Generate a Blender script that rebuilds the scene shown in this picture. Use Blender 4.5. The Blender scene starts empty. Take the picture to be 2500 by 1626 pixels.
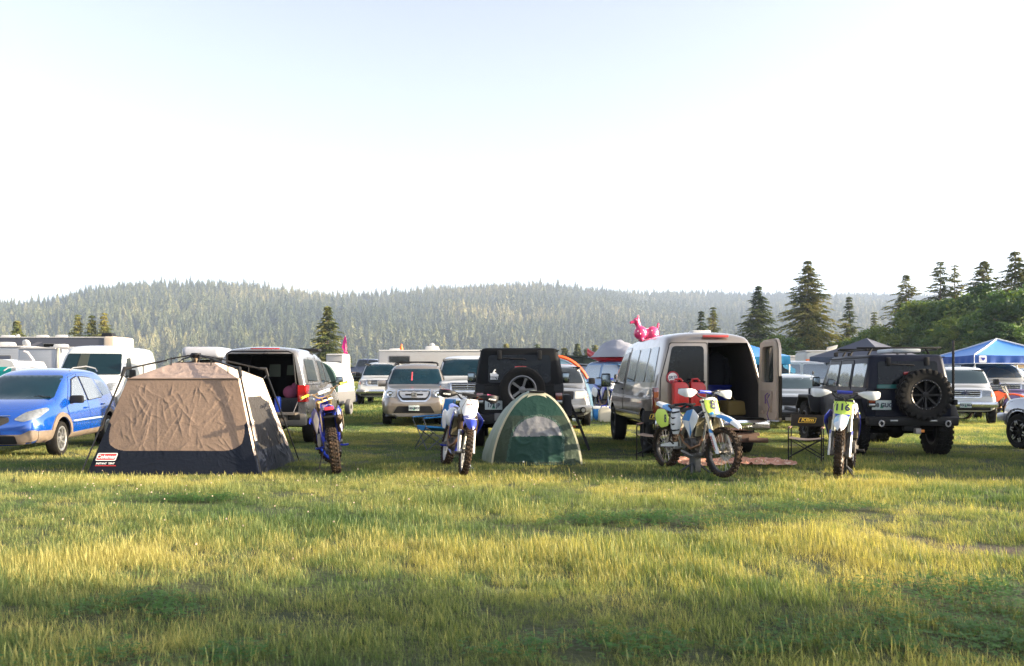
import bpy, bmesh, math, random
import numpy as np
from mathutils import Vector, Matrix, noise
from mathutils.bvhtree import BVHTree

sc = bpy.context.scene
C = sc.collection
PI = math.pi
R = math.radians

# ------------------------------------------------------------------ camera
F = 2100.0            # focal length in pixels of the 2500 px wide photograph
HZ = 918.0            # row of the horizon
H = 1.4               # eye height
cam = bpy.data.cameras.new("camera")
cam.sensor_width = 36.0
cam.lens = 36.0 * F / 2500.0
cam.shift_y = (HZ - 813.0) / 2500.0
cam.clip_start = 0.1
cam.clip_end = 20000
cam.dof.use_dof = True
cam.dof.focus_distance = 12.5
cam.dof.aperture_fstop = 3.2
camo = bpy.data.objects.new("camera", cam)
camo.location = (0, 0, H)
camo.rotation_euler = (R(90), 0, 0)
C.objects.link(camo)
sc.camera = camo

# ------------------------------------------------------------------ light
SUN_EL, SUN_AZ = 13.0, -7.0        # elevation; degrees behind the picture plane, sun stands to the right
d = Vector((math.cos(R(SUN_AZ)) * math.cos(R(SUN_EL)), math.sin(R(SUN_AZ)) * math.cos(R(SUN_EL)), math.sin(R(SUN_EL))))
sun = bpy.data.lights.new("sun", 'SUN')
sun.energy = 5.0
sun.angle = R(0.6)
sun.color = (1.0, 0.81, 0.55)
suno = bpy.data.objects.new("sun", sun)
suno.rotation_euler = d.to_track_quat('Z', 'Y').to_euler()
C.objects.link(suno)
w = bpy.data.worlds.new("World")
sc.world = w
w.use_nodes = True
nt = w.node_tree
sky = nt.nodes.new("ShaderNodeTexSky")
sky.sky_type = 'NISHITA'
sky.sun_disc = False
sky.sun_elevation = R(SUN_EL)
sky.sun_rotation = math.atan2(d.x, d.y)
sky.altitude = 200
sky.air_density = 0.5
sky.dust_density = 3.6
sky.ozone_density = 0.5
bg = nt.nodes["Background"]
bg.inputs[1].default_value = 0.135
hsv = nt.nodes.new("ShaderNodeHueSaturation")      # the evening sky of the photograph is nearly colourless
hsv.inputs["Saturation"].default_value = 0.5
nt.links.new(sky.outputs[0], hsv.inputs["Color"])
nt.links.new(hsv.outputs[0], bg.inputs[0])
sc.view_settings.view_transform = 'Standard'
sc.view_settings.look = 'None'
sc.view_settings.gamma = 1.0
sc.view_settings.exposure = 2.0
sc.cycles.volume_bounces = 1
sc.cycles.max_bounces = 8
sc.cycles.use_denoising = True
sc.cycles.denoiser = 'OPENIMAGEDENOISE'
sc.cycles.denoising_prefilter = 'NONE'
sc.cycles.denoising_input_passes = 'RGB_ALBEDO_NORMAL'
sc.cycles.use_adaptive_sampling = False


def W(px, py_ground=None, Z=None, z=0.0):
    """world point of a photo pixel; the depth comes from the ground row or is given"""
    if Z is None:
        Z = F * H / (py_ground - HZ)
    return Vector(((px - 1250.0) / F * Z, Z, z))


def zat(py, Z):
    return H - (py - HZ) / F * Z


# ------------------------------------------------------------------ materials
MATS = {}


def nodemat(name):
    m = bpy.data.materials.new(name)
    m.use_nodes = True
    nt = m.node_tree
    return m, nt, nt.nodes["Principled BSDF"]


def mat(name, col=None, rough=0.5, metal=0.0, coat=0.0, bump=0.0, bscale=60.0, var=0.0, vscale=3.0, emit=None,
        trans=0.0, spec=None, aniso=None, dirt=None, dirtamt=0.0, dscale=4.0, sheen=0.0, alpha=1.0, ior=None, bstretch=None, flake=0.0):
    if name in MATS:
        return MATS[name]
    m, nt, p = nodemat(name)
    L = nt.links
    p.inputs["Base Color"].default_value = (*col, 1)
    p.inputs["Roughness"].default_value = rough
    p.inputs["Metallic"].default_value = metal
    p.inputs["Coat Weight"].default_value = coat
    p.inputs["Coat Roughness"].default_value = 0.03
    p.inputs["Coat IOR"].default_value = 1.85 if coat >= 1 else 1.5
    p.inputs["Transmission Weight"].default_value = trans
    p.inputs["Sheen Weight"].default_value = sheen
    p.inputs["Alpha"].default_value = alpha
    if spec is not None:
        p.inputs["Specular IOR Level"].default_value = spec
    if ior is not None:
        p.inputs["IOR"].default_value = ior
    if emit:
        p.inputs["Emission Color"].default_value = (*emit[0], 1)
        p.inputs["Emission Strength"].default_value = emit[1]
    tc = nt.nodes.new("ShaderNodeTexCoord")
    cur = None
    if var > 0 or dirtamt > 0:
        n = nt.nodes.new("ShaderNodeTexNoise")
        n.inputs["Scale"].default_value = vscale
        n.inputs["Detail"].default_value = 6
        L.new(tc.outputs["Object"], n.inputs["Vector"])
        if var > 0:
            mx = nt.nodes.new("ShaderNodeMix"); mx.data_type = 'RGBA'
            mx.inputs[6].default_value = (*[c * (1 - var) for c in col], 1)
            mx.inputs[7].default_value = (*[min(1, c * (1 + var)) for c in col], 1)
            L.new(n.outputs["Fac"], mx.inputs[0])
            cur = mx.outputs[2]
        if dirtamt > 0:
            n2 = nt.nodes.new("ShaderNodeTexNoise")
            n2.inputs["Scale"].default_value = dscale
            n2.inputs["Detail"].default_value = 8
            n2.inputs["Roughness"].default_value = 0.7
            L.new(tc.outputs["Object"], n2.inputs["Vector"])
            rp = nt.nodes.new("ShaderNodeMapRange")
            rp.inputs[1].default_value = 0.45; rp.inputs[2].default_value = 0.7
            rp.inputs[4].default_value = dirtamt
            L.new(n2.outputs["Fac"], rp.inputs[0])
            mx2 = nt.nodes.new("ShaderNodeMix"); mx2.data_type = 'RGBA'
            if cur is not None:
                L.new(cur, mx2.inputs[6])
            else:
                mx2.inputs[6].default_value = (*col, 1)
            mx2.inputs[7].default_value = (*(dirt or (0.25, 0.17, 0.1)), 1)
            L.new(rp.outputs[0], mx2.inputs[0])
            cur = mx2.outputs[2]
            mr = nt.nodes.new("ShaderNodeMapRange")
            mr.inputs[3].default_value = rough; mr.inputs[4].default_value = min(1, rough + 0.5)
            L.new(rp.outputs[0], mr.inputs[0])
            L.new(mr.outputs[0], p.inputs["Roughness"])
    if cur is not None:
        L.new(cur, p.inputs["Base Color"])
    if bump > 0:
        n = nt.nodes.new("ShaderNodeTexNoise")
        n.inputs["Scale"].default_value = bscale
        n.inputs["Detail"].default_value = 4
        if bstretch:
            mp = nt.nodes.new("ShaderNodeMapping"); mp.inputs["Scale"].default_value = bstretch
            L.new(tc.outputs["Object"], mp.inputs[0]); L.new(mp.outputs[0], n.inputs["Vector"])
        else:
            L.new(tc.outputs["Object"], n.inputs["Vector"])
        b = nt.nodes.new("ShaderNodeBump")
        b.inputs["Strength"].default_value = bump
        b.inputs["Distance"].default_value = 0.02
        L.new(n.outputs["Fac"], b.inputs["Height"])
        L.new(b.outputs["Normal"], p.inputs["Normal"])
    MATS[name] = m
    return m


def paint(name, col, metal=0.35, rough=0.32, dirt=0.25, dscale=3.0, coat=1.0, spec=.5):
    return mat(name, col, rough=rough, metal=metal, coat=coat, spec=spec, dirtamt=dirt, dirt=(0.32, 0.27, 0.2), dscale=dscale, bump=0.03, bscale=2.0)


# ------------------------------------------------------------------ mesh builder
class B:
    def __init__(s):
        s.bm = bmesh.new()
        s.mi = 0

    def _mark(s, faces):
        for f in faces:
            f.material_index = s.mi

    def box(s, c, size, bev=0.0, rot=None, taper=None, seg=2):
        bm2 = bmesh.new()
        bmesh.ops.create_cube(bm2, size=1.0)
        for v in bm2.verts:
            v.co = Vector((v.co.x * size[0], v.co.y * size[1], v.co.z * size[2]))
            if taper and v.co.z > 0:
                v.co.x *= taper[0]; v.co.y *= taper[1]
        if bev > 0:
            bmesh.ops.bevel(bm2, geom=bm2.edges[:] + bm2.verts[:], offset=bev, segments=seg, affect='EDGES', profile=0.6)
        M = Matrix.Translation(Vector(c))
        if rot:
            M = M @ Matrix.Rotation(rot[2], 4, 'Z') @ Matrix.Rotation(rot[1], 4, 'Y') @ Matrix.Rotation(rot[0], 4, 'X')
        s._merge(bm2, M)
        return s

    def _merge(s, bm2, M=None):
        if M is not None:
            bm2.transform(M)
        vm = {}
        for v in bm2.verts:
            vm[v] = s.bm.verts.new(v.co)
        for f in bm2.faces:
            try:
                nf = s.bm.faces.new([vm[v] for v in f.verts])
                nf.material_index = s.mi
            except ValueError:
                pass
        bm2.free()

    def tube(s, pts, r, n=8, closed=False, caps=True, flat=None):
        pts = [Vector(p) for p in pts]
        m = len(pts)
        rs = r if isinstance(r, (list, tuple)) else [r] * m
        rings = []
        T0 = None
        for i in range(m):
            a = pts[i - 1] if (i > 0 or closed) else pts[i]
            b = pts[(i + 1) % m] if (i < m - 1 or closed) else pts[i]
            T = (b - a)
            if T.length < 1e-9:
                T = Vector((0, 0, 1))
            T.normalize()
            if T0 is None:
                up = Vector((0, 0, 1)) if abs(T.z) < 0.9 else Vector((1, 0, 0))
                N = T.cross(up).normalized()
            else:
                N = (N - T * N.dot(T))
                if N.length < 1e-6:
                    N = T.orthogonal()
                N.normalize()
            T0 = T
            Bn = T.cross(N)
            ring = []
            for k in range(n):
                a_ = 2 * PI * k / n
                off = N * math.cos(a_) * rs[i] + Bn * math.sin(a_) * rs[i] * (flat or 1.0)
                ring.append(s.bm.verts.new(pts[i] + off))
            rings.append(ring)
        rng = range(m) if closed else range(m - 1)
        for i in rng:
            A, D = rings[i], rings[(i + 1) % m]
            for k in range(n):
                f = s.bm.faces.new((A[k], A[(k + 1) % n], D[(k + 1) % n], D[k]))
                f.material_index = s.mi
        if caps and not closed:
            for ring, rev in ((rings[0], True), (rings[-1], False)):
                f = s.bm.faces.new(list(reversed(ring)) if rev else ring)
                f.material_index = s.mi
        return s

    def cyl(s, p0, p1, r0, r1=None, n=16):
        return s.tube([p0, p1], [r0, r0 if r1 is None else r1], n)

    def lathe(s, prof, n=32, M=None, axis='X', closed=False, caps=False):
        """prof: list of (radius, height along the axis)"""
        rings = []
        for r, h in prof:
            ring = []
            for k in range(n):
                a = 2 * PI * k / n
                if axis == 'X':
                    p = Vector((h, r * math.cos(a), r * math.sin(a)))
                elif axis == 'Y':
                    p = Vector((r * math.cos(a), h, r * math.sin(a)))
                else:
                    p = Vector((r * math.cos(a), r * math.sin(a), h))
                if M is not None:
                    p = M @ p
                ring.append(s.bm.verts.new(p))
            rings.append(ring)
        m = len(rings)
        for i in (range(m) if closed else range(m - 1)):
            A, D = rings[i], rings[(i + 1) % m]
            for k in range(n):
                f = s.bm.faces.new((A[k], A[(k + 1) % n], D[(k + 1) % n], D[k]))
                f.material_index = s.mi
        if caps and not closed:
            for ring, r in ((rings[0], prof[0][0]), (rings[-1], prof[-1][0])):
                if r > 1e-4:
                    f = s.bm.faces.new(ring); f.material_index = s.mi
        return s

    def sphere(s, c, rad, seg=12, rot=None):
        if not isinstance(rad, (list, tuple)):
            rad = (rad, rad, rad)
        bm2 = bmesh.new()
        bmesh.ops.create_uvsphere(bm2, u_segments=seg, v_segments=max(6, seg * 2 // 3), radius=1.0)
        M = Matrix.Translation(Vector(c))
        if rot:
            M = M @ Matrix.Rotation(rot[2], 4, 'Z') @ Matrix.Rotation(rot[1], 4, 'Y') @ Matrix.Rotation(rot[0], 4, 'X')
        M = M @ Matrix.Diagonal((*rad, 1))
        s._merge(bm2, M)
        return s

    def loft(s, rings, closed=True, caps=True):
        vr = [[s.bm.verts.new(Vector(p)) for p in r] for r in rings]
        n = len(vr[0])
        for i in range(len(vr) - 1):
            for k in range(n if closed else n - 1):
                try:
                    f = s.bm.faces.new((vr[i][k], vr[i][(k + 1) % n], vr[i + 1][(k + 1) % n], vr[i + 1][k]))
                    f.material_index = s.mi
                except ValueError:
                    pass
        if caps:
            for r in (vr[0], vr[-1]):
                try:
                    f = s.bm.faces.new(r); f.material_index = s.mi
                except ValueError:
                    pass
        return s

    def poly(s, pts):
        f = s.bm.faces.new([s.bm.verts.new(Vector(p)) for p in pts])
        f.material_index = s.mi
        return s

    def prism(s, pts2, axis, d0, d1, bev=0.0):
        """2D outline extruded along an axis: axis X -> outline is (y,z); Y -> (x,z); Z -> (x,y)"""
        def P(p, dd):
            if axis == 'X':
                return Vector((dd, p[0], p[1]))
            if axis == 'Y':
                return Vector((p[0], dd, p[1]))
            return Vector((p[0], p[1], dd))
        bm2 = bmesh.new()
        a = [bm2.verts.new(P(p, d0)) for p in pts2]
        b = [bm2.verts.new(P(p, d1)) for p in pts2]
        n = len(pts2)
        bm2.faces.new(a); bm2.faces.new(list(reversed(b)))
        for i in range(n):
            bm2.faces.new((a[i], b[i], b[(i + 1) % n], a[(i + 1) % n]))
        bmesh.ops.recalc_face_normals(bm2, faces=bm2.faces[:])
        if bev > 0:
            bmesh.ops.bevel(bm2, geom=bm2.edges[:] + bm2.verts[:], offset=bev, segments=2, affect='EDGES', profile=0.6)
        s._merge(bm2)
        return s

    def xf(s, M):
        s.bm.transform(M)
        return s

    def build(s, name, mats, parent=None, ang=35, fix=True):
        if fix:
            bmesh.ops.recalc_face_normals(s.bm, faces=s.bm.faces[:])
        me = bpy.data.meshes.new(name)
        s.bm.to_mesh(me)
        s.bm.free()
        if not isinstance(mats, (list, tuple)):
            mats = [mats]
        for m in mats:
            me.materials.append(m)
        if ang is not None:
            me.polygons.foreach_set("use_smooth", [True] * len(me.polygons))
            me.set_sharp_from_angle(angle=R(ang))
        o = bpy.data.objects.new(name, me)
        C.objects.link(o)
        if parent is not None:
            o.parent = parent
        return o


def tag(o, label=None, cat=None, group=None, kind=None):
    if label: o["label"] = label
    if cat: o["category"] = cat
    if group: o["group"] = group
    if kind: o["kind"] = kind
    return o


def thing(name, label, cat, loc=(0, 0, 0), rz=0.0, scale=1.0, group=None):
    o = bpy.data.objects.new(name, None)
    o.empty_display_size = 0.2
    C.objects.link(o)
    o.location = loc
    o.rotation_euler = (0, 0, R(rz))
    o.scale = (scale,) * 3
    return tag(o, label, cat, group)


def copy_tree(o, parent=None):
    c = o.copy()
    C.objects.link(c)
    if parent is not None:
        c.parent = parent
    for ch in o.children:
        copy_tree(ch, c)
    return c


def dup(o, label, loc, rz=None, scale=None, group=None):
    c = copy_tree(o)
    c.location = loc
    if rz is not None:
        c.rotation_euler = (0, 0, R(rz))
    if scale is not None:
        c.scale = (scale,) * 3
    c["label"] = label
    if group:
        c["group"] = group
    return c


def rrect(x0, z0, x1, z1, r, n=4):
    """rounded rectangle outline; r may be one radius or four (bl, br, tr, tl)"""
    rs = r if isinstance(r, (list, tuple)) else (r,) * 4
    pts = []
    for (cx, cz, a0, rr) in ((x0, z0, PI, rs[0]), (x1, z0, 1.5 * PI, rs[1]), (x1, z1, 0, rs[2]), (x0, z1, 0.5 * PI, rs[3])):
        sx = 1 if cx == x0 else -1
        sz = 1 if cz == z0 else -1
        for k in range(n + 1):
            a = a0 + 0.5 * PI * k / n
            pts.append((cx + sx * rr + rr * math.cos(a), cz + sz * rr + rr * math.sin(a)))
    return pts


def roundpoly(pts, r, n=3):
    """round the corners of a convex-ish polygon"""
    out = []
    m = len(pts)
    for i in range(m):
        p0, p1, p2 = Vector(pts[i - 1]), Vector(pts[i]), Vector(pts[(i + 1) % m])
        rr = r[i] if isinstance(r, (list, tuple)) else r
        a = (p0 - p1); b = (p2 - p1)
        t = min(rr, a.length * 0.45, b.length * 0.45)
        a = p1 + a.normalized() * t; b = p1 + b.normalized() * t
        for k in range(n + 1):
            u = k / n
            q = a * (1 - u) ** 2 + p1 * 2 * u * (1 - u) + b * u * u
            out.append((q.x, q.y))
    return out


def glyph_mesh(text, size, bold=False, shear=0.0):
    """flat lettering mesh as (verts, faces) centred on the origin in x,y"""
    cu = bpy.data.curves.new("t", 'FONT')
    cu.body = text
    cu.size = size
    cu.align_x = 'CENTER'; cu.align_y = 'CENTER'
    cu.shear = shear
    cu.offset = size * (0.035 if bold else 0.0)
    cu.resolution_u = 3
    o = bpy.data.objects.new("t", cu)
    C.objects.link(o)
    dg = bpy.context.evaluated_depsgraph_get()
    me = bpy.data.meshes.new_from_object(o.evaluated_get(dg))
    vs = [v.co.copy() for v in me.vertices]
    fs = [tuple(p.vertices) for p in me.polygons]
    bpy.data.objects.remove(o)
    bpy.data.curves.remove(cu)
    bpy.data.meshes.remove(me)
    return vs, fs


def lettering(name, text, size, M, m, parent, bold=False, shear=0.0, stretch=1.0, bvh=None, ray=None, off=0.003):
    """lettering laid in the local XY plane of matrix M (or dropped on a surface along ray)"""
    vs, fs = glyph_mesh(text, size, bold, shear)
    b = B()
    bm_v = []
    for v in vs:
        p = M @ Vector((v.x * stretch, v.y, 0))
        if bvh is not None:
            hit = bvh.ray_cast(p, ray)
            if hit[0] is not None:
                p = hit[0] - ray * off
        bm_v.append(b.bm.verts.new(p))
    for f in fs:
        try:
            b.bm.faces.new([bm_v[i] for i in f])
        except ValueError:
            pass
    return b.build(name, m, parent, ang=None, fix=False)


def frame(origin, xdir, ydir):
    """matrix whose x axis is the writing direction and y the up direction of the letters"""
    x = Vector(xdir).normalized(); y = Vector(ydir).normalized(); z = x.cross(y).normalized(); y = z.cross(x)
    M = Matrix((x, y, z)).transposed().to_4x4()
    M.translation = Vector(origin)
    return M


AX = {'R': (Vector((-1, 0, 0)), lambda a, b: Vector((4, a, b))),     # seen from +x (right of the car)
      'L': (Vector((1, 0, 0)), lambda a, b: Vector((-4, a, b))),
      'F': (Vector((0, -1, 0)), lambda a, b: Vector((a, 6, b))),     # seen from the front (+y)
      'K': (Vector((0, 1, 0)), lambda a, b: Vector((a, -6, b))),     # seen from the back
      'T': (Vector((0, 0, -1)), lambda a, b: Vector((a, b, 5)))}


def decal(name, outline, axis, m, parent, bvh, off=0.006, grid=0.1, skirt=0.02, hole=None, ang=35):
    """panel whose outline (2D, metres) is dropped on the body surface from one side; a closed, slightly proud shell"""
    ray, fn = AX[axis]
    bm = bmesh.new()
    vs = [bm.verts.new(Vector((p[0], p[1], 0))) for p in outline]
    es = [bm.edges.new((vs[i], vs[(i + 1) % len(vs)])) for i in range(len(vs))]
    if hole:
        hv = [bm.verts.new(Vector((p[0], p[1], 0))) for p in hole]
        es += [bm.edges.new((hv[i], hv[(i + 1) % len(hv)])) for i in range(len(hv))]
    bmesh.ops.triangle_fill(bm, edges=es, use_beauty=True)
    for _ in range(6):
        long = [e for e in bm.edges if e.calc_length() > grid]
        if not long:
            break
        bmesh.ops.subdivide_edges(bm, edges=long, cuts=1, use_grid_fill=False)
        bmesh.ops.triangulate(bm, faces=bm.faces[:])
    bmesh.ops.beautify_fill(bm, faces=bm.faces[:], edges=[e for e in bm.edges if len(e.link_faces) == 2])
    last = None
    miss = []
    for v in bm.verts:
        o3 = fn(v.co.x, v.co.y)
        hit = bvh.ray_cast(o3, ray)
        if hit[0] is None:
            miss.append((v, o3)); continue
        v.co = hit[0] - ray * off
        last = v.co.copy()
    for v, o3 in miss:
        near = bvh.find_nearest(o3 - ray * (o3.dot(ray)) + ray * (last.dot(ray) if last else 0))
        k = ray.dot(near[0]) if near[0] is not None else 0
        v.co = o3 + ray * (k - o3.dot(ray)) - ray * off
    be = [e for e in bm.edges if len(e.link_faces) == 1]
    if skirt > 0:
        ret = bmesh.ops.extrude_edge_only(bm, edges=be)
        for g in ret["geom"]:
            if isinstance(g, bmesh.types.BMVert):
                g.co += ray * skirt
    b = B()
    b.bm.free()
    b.bm = bm
    return b.build(name, m, parent, ang=ang)


def bvh_of(o):
    dg = bpy.context.evaluated_depsgraph_get()
    dg.update()
    e = o.evaluated_get(dg)
    me = e.to_mesh()
    bm = bmesh.new()
    bm.from_mesh(me)
    t = BVHTree.FromBMesh(bm)
    bm.free()
    e.to_mesh_clear()
    return t


def bvh_join(objs):
    bm = bmesh.new()
    for o in objs:
        bm.from_mesh(o.data)
    t = BVHTree.FromBMesh(bm)
    bm.free()
    return t


def bake(o, ang=30):
    """apply modifiers into the mesh"""
    dg = bpy.context.evaluated_depsgraph_get()
    me = bpy.data.meshes.new_from_object(o.evaluated_get(dg))
    old = o.data
    o.modifiers.clear()
    o.data = me
    me.name = o.name
    if ang is not None:
        me.polygons.foreach_set("use_smooth", [True] * len(me.polygons))
        me.set_sharp_from_angle(angle=R(ang))
    bpy.data.meshes.remove(old)
    return o


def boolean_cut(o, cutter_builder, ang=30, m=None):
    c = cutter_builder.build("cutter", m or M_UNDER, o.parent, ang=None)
    md = o.modifiers.new("b", 'BOOLEAN')
    md.operation = 'DIFFERENCE'
    md.object = c
    md.solver = 'EXACT'
    md.use_self = True
    md.material_mode = 'TRANSFER'
    md.use_hole_tolerant = True
    bake(o, ang)
    me = c.data
    bpy.data.objects.remove(c)
    bpy.data.meshes.remove(me)
    return o
# ------------------------------------------------------------------ ground
rnd = random.Random(7)


def gz(x, y):
    """height of the field: nearly flat, with low swells"""
    a = 0.05 * noise.noise(Vector((x * 0.22, y * 0.3, 3.0))) + 0.02 * noise.noise(Vector((x * 0.9, y * 0.9, 9.0)))
    k = 1.0 if y < 10 else max(0.25, 1 - (y - 10) * 0.1)
    q = min(1.0, max(0.0, (y - 48) / 17.0))
    rise = 1.0 * q * q * (3 - 2 * q)
    return rise + (a * k if y < 200 else 0.0)


def soil_spot(x, y):
    """how bare the ground is: the worn patch on the right side of the field"""
    v = 0
    for cx, cy, rx, ry in ((4.0, 6.85, 0.75, 0.34), (3.35, 7.3, 0.35, 0.2)):
        q = ((x - cx) / rx) ** 2 + ((y - cy) / ry) ** 2
        v = max(v, 1 - q)
    return max(0.0, v + 0.5 * noise.noise(Vector((x * 3, y * 5, 1)))) if v > 0 else 0.0


def axis_coords(a, b, step, growth, far):
    out = []
    v = a
    while v < b:
        out.append(v); v += step
    s = step
    while v < far:
        out.append(v); s *= growth; v += s
    out.append(far)
    return out


pos = axis_coords(0, 12, 0.3, 1.22, 3200)
xs = [-p for p in reversed(pos[1:])] + pos
ys = [-60, -25, -10, -5] + sorted(set([v for v in axis_coords(0, 22, 0.3, 1.2, 3400)] + [48, 51, 54, 57, 60, 63, 66]))
bm = bmesh.new()
gv = [[bm.verts.new((x, y, gz(x, y))) for x in xs] for y in ys]
for j in range(len(ys) - 1):
    for i in range(len(xs) - 1):
        bm.faces.new((gv[j][i], gv[j][i + 1], gv[j + 1][i + 1], gv[j + 1][i]))
me = bpy.data.meshes.new("ground")
bm.to_mesh(me); bm.free()
me.polygons.foreach_set("use_smooth", [True] * len(me.polygons))
ground = bpy.data.objects.new("ground", me)
C.objects.link(ground)
tag(ground, kind="structure")
m, nt_, p = nodemat("soil and thatch")
L = nt_.links
geo = nt_.nodes.new("ShaderNodeNewGeometry")
n1 = nt_.nodes.new("ShaderNodeTexNoise"); n1.inputs["Scale"].default_value = 0.6; n1.inputs["Detail"].default_value = 8
n2 = nt_.nodes.new("ShaderNodeTexNoise"); n2.inputs["Scale"].default_value = 24; n2.inputs["Detail"].default_value = 6
L.new(geo.outputs["Position"], n1.inputs["Vector"]); L.new(geo.outputs["Position"], n2.inputs["Vector"])
r1 = nt_.nodes.new("ShaderNodeValToRGB")
r1.color_ramp.elements[0].position = 0.35; r1.color_ramp.elements[0].color = (0.016, 0.034, 0.008, 1)
r1.color_ramp.elements[1].position = 0.68; r1.color_ramp.elements[1].color = (0.05, 0.06, 0.018, 1)
L.new(n1.outputs["Fac"], r1.inputs[0])
r2 = nt_.nodes.new("ShaderNodeValToRGB")
r2.color_ramp.elements[0].color = (0.5, 0.45, 0.4, 1); r2.color_ramp.elements[1].color = (1.3, 1.2, 1.1, 1)
L.new(n2.outputs["Fac"], r2.inputs[0])
mx = nt_.nodes.new("ShaderNodeMix"); mx.data_type = 'RGBA'; mx.blend_type = 'MULTIPLY'; mx.inputs[0].default_value = 1
L.new(r1.outputs[0], mx.inputs[6]); L.new(r2.outputs[0], mx.inputs[7])
at = nt_.nodes.new("ShaderNodeAttribute"); at.attribute_name = "bare"
mx2 = nt_.nodes.new("ShaderNodeMix"); mx2.data_type = 'RGBA'
mx2.inputs[7].default_value = (0.06, 0.038, 0.028, 1)
L.new(at.outputs["Fac"], mx2.inputs[0]); L.new(mx.outputs[2], mx2.inputs[6])
L.new(mx2.outputs[2], p.inputs["Base Color"])
p.inputs["Roughness"].default_value = 0.95
bp = nt_.nodes.new("ShaderNodeBump"); bp.inputs["Distance"].default_value = 0.03; bp.inputs["Strength"].default_value = 0.8
L.new(n2.outputs["Fac"], bp.inputs["Height"]); L.new(bp.outputs[0], p.inputs["Normal"])
me.materials.append(m)
a_ = me.attributes.new("bare", 'FLOAT', 'POINT')
a_.data.foreach_set("value", [min(1, 2 * soil_spot(v.co.x, v.co.y)) for v in me.vertices])


# ------------------------------------------------------------------ foliage materials
def leafmat(name, cols, transl=0.35, rough=0.6, noise_scale=0.5, tipcol=None, tcol_mul=1.6, spec=0.3, patch=None, patch_scale=0.25):
    """leaf material: object/instance random + world noise pick a colour from a ramp; light passes through the leaf"""
    m = bpy.data.materials.new(name)
    m.use_nodes = True
    nt = m.node_tree
    L = nt.links
    p = nt.nodes["Principled BSDF"]
    out = nt.nodes["Material Output"]
    oi = nt.nodes.new("ShaderNodeObjectInfo")
    geo = nt.nodes.new("ShaderNodeNewGeometry")
    n = nt.nodes.new("ShaderNodeTexNoise")
    n.inputs["Scale"].default_value = noise_scale; n.inputs["Detail"].default_value = 4
    L.new(geo.outputs["Position"], n.inputs["Vector"])
    ar = nt.nodes.new("ShaderNodeAttribute"); ar.attribute_name = "rnd"
    # fac = 0.25*random + 0.3*blade random + noise stretched
    m1 = nt.nodes.new("ShaderNodeMath"); m1.operation = 'MULTIPLY_ADD'
    m1.inputs[1].default_value = 0.35
    L.new(oi.outputs["Random"], m1.inputs[0])
    m2 = nt.nodes.new("ShaderNodeMath"); m2.operation = 'MULTIPLY_ADD'; m2.inputs[1].default_value = 0.4
    L.new(ar.outputs["Fac"], m2.inputs[0]); L.new(m1.outputs[0], m2.inputs[2])
    m3 = nt.nodes.new("ShaderNodeMapRange")
    m3.inputs[1].default_value = 0.32; m3.inputs[2].default_value = 0.68; m3.inputs[3].default_value = -0.15; m3.inputs[4].default_value = 0.55
    L.new(n.outputs["Fac"], m3.inputs[0])
    L.new(m3.outputs[0], m1.inputs[2])
    rp = nt.nodes.new("ShaderNodeValToRGB")
    el = rp.color_ramp.elements
    while len(el) < len(cols):
        el.new(0.5)
    for i, c in enumerate(cols):
        el[i].position = i / (len(cols) - 1)
        el[i].color = (*c, 1)
    L.new(m2.outputs[0], rp.inputs[0])
    col = rp.outputs[0]
    if tipcol:
        t = nt.nodes.new("ShaderNodeAttribute"); t.attribute_name = "t"
        tr = nt.nodes.new("ShaderNodeMapRange"); tr.inputs[1].default_value = 0.25; tr.inputs[2].default_value = 1.0; tr.inputs[4].default_value = 0.75
        L.new(t.outputs["Fac"], tr.inputs[0])
        mx = nt.nodes.new("ShaderNodeMix"); mx.data_type = 'RGBA'
        # drier tips where the patch noise is high
        n2 = nt.nodes.new("ShaderNodeTexNoise"); n2.inputs["Scale"].default_value = patch_scale; n2.inputs["Detail"].default_value = 5
        mp = nt.nodes.new("ShaderNodeMapping"); mp.inputs["Scale"].default_value = (0.6, 1.6, 1.0)
        L.new(geo.outputs["Position"], mp.inputs[0]); L.new(mp.outputs[0], n2.inputs["Vector"])
        dr = nt.nodes.new("ShaderNodeMapRange"); dr.inputs[1].default_value = 0.46; dr.inputs[2].default_value = 0.62
        L.new(n2.outputs["Fac"], dr.inputs[0])
        mm = nt.nodes.new("ShaderNodeMath"); mm.operation = 'MULTIPLY'
        L.new(tr.outputs[0], mm.inputs[0]); L.new(dr.outputs[0], mm.inputs[1])
        L.new(mm.outputs[0], mx.inputs[0]); L.new(col, mx.inputs[6]); mx.inputs[7].default_value = (*tipcol, 1)
        col = mx.outputs[2]
    L.new(col, p.inputs["Base Color"])
    p.inputs["Roughness"].default_value = rough
    p.inputs["Specular IOR Level"].default_value = spec
    tl = nt.nodes.new("ShaderNodeBsdfTranslucent")
    hs = nt.nodes.new("ShaderNodeMix"); hs.data_type = 'RGBA'; hs.blend_type = 'MULTIPLY'; hs.inputs[0].default_value = 1
    hs.inputs[7].default_value = (tcol_mul, tcol_mul * 0.95, tcol_mul * 0.5, 1)
    L.new(col, hs.inputs[6]); L.new(hs.outputs[2], tl.inputs["Color"])
    mxs = nt.nodes.new("ShaderNodeMixShader"); mxs.inputs[0].default_value = transl
    L.new(p.outputs[0], mxs.inputs[1]); L.new(tl.outputs[0], mxs.inputs[2]); L.new(mxs.outputs[0], out.inputs[0])
    return m


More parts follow.
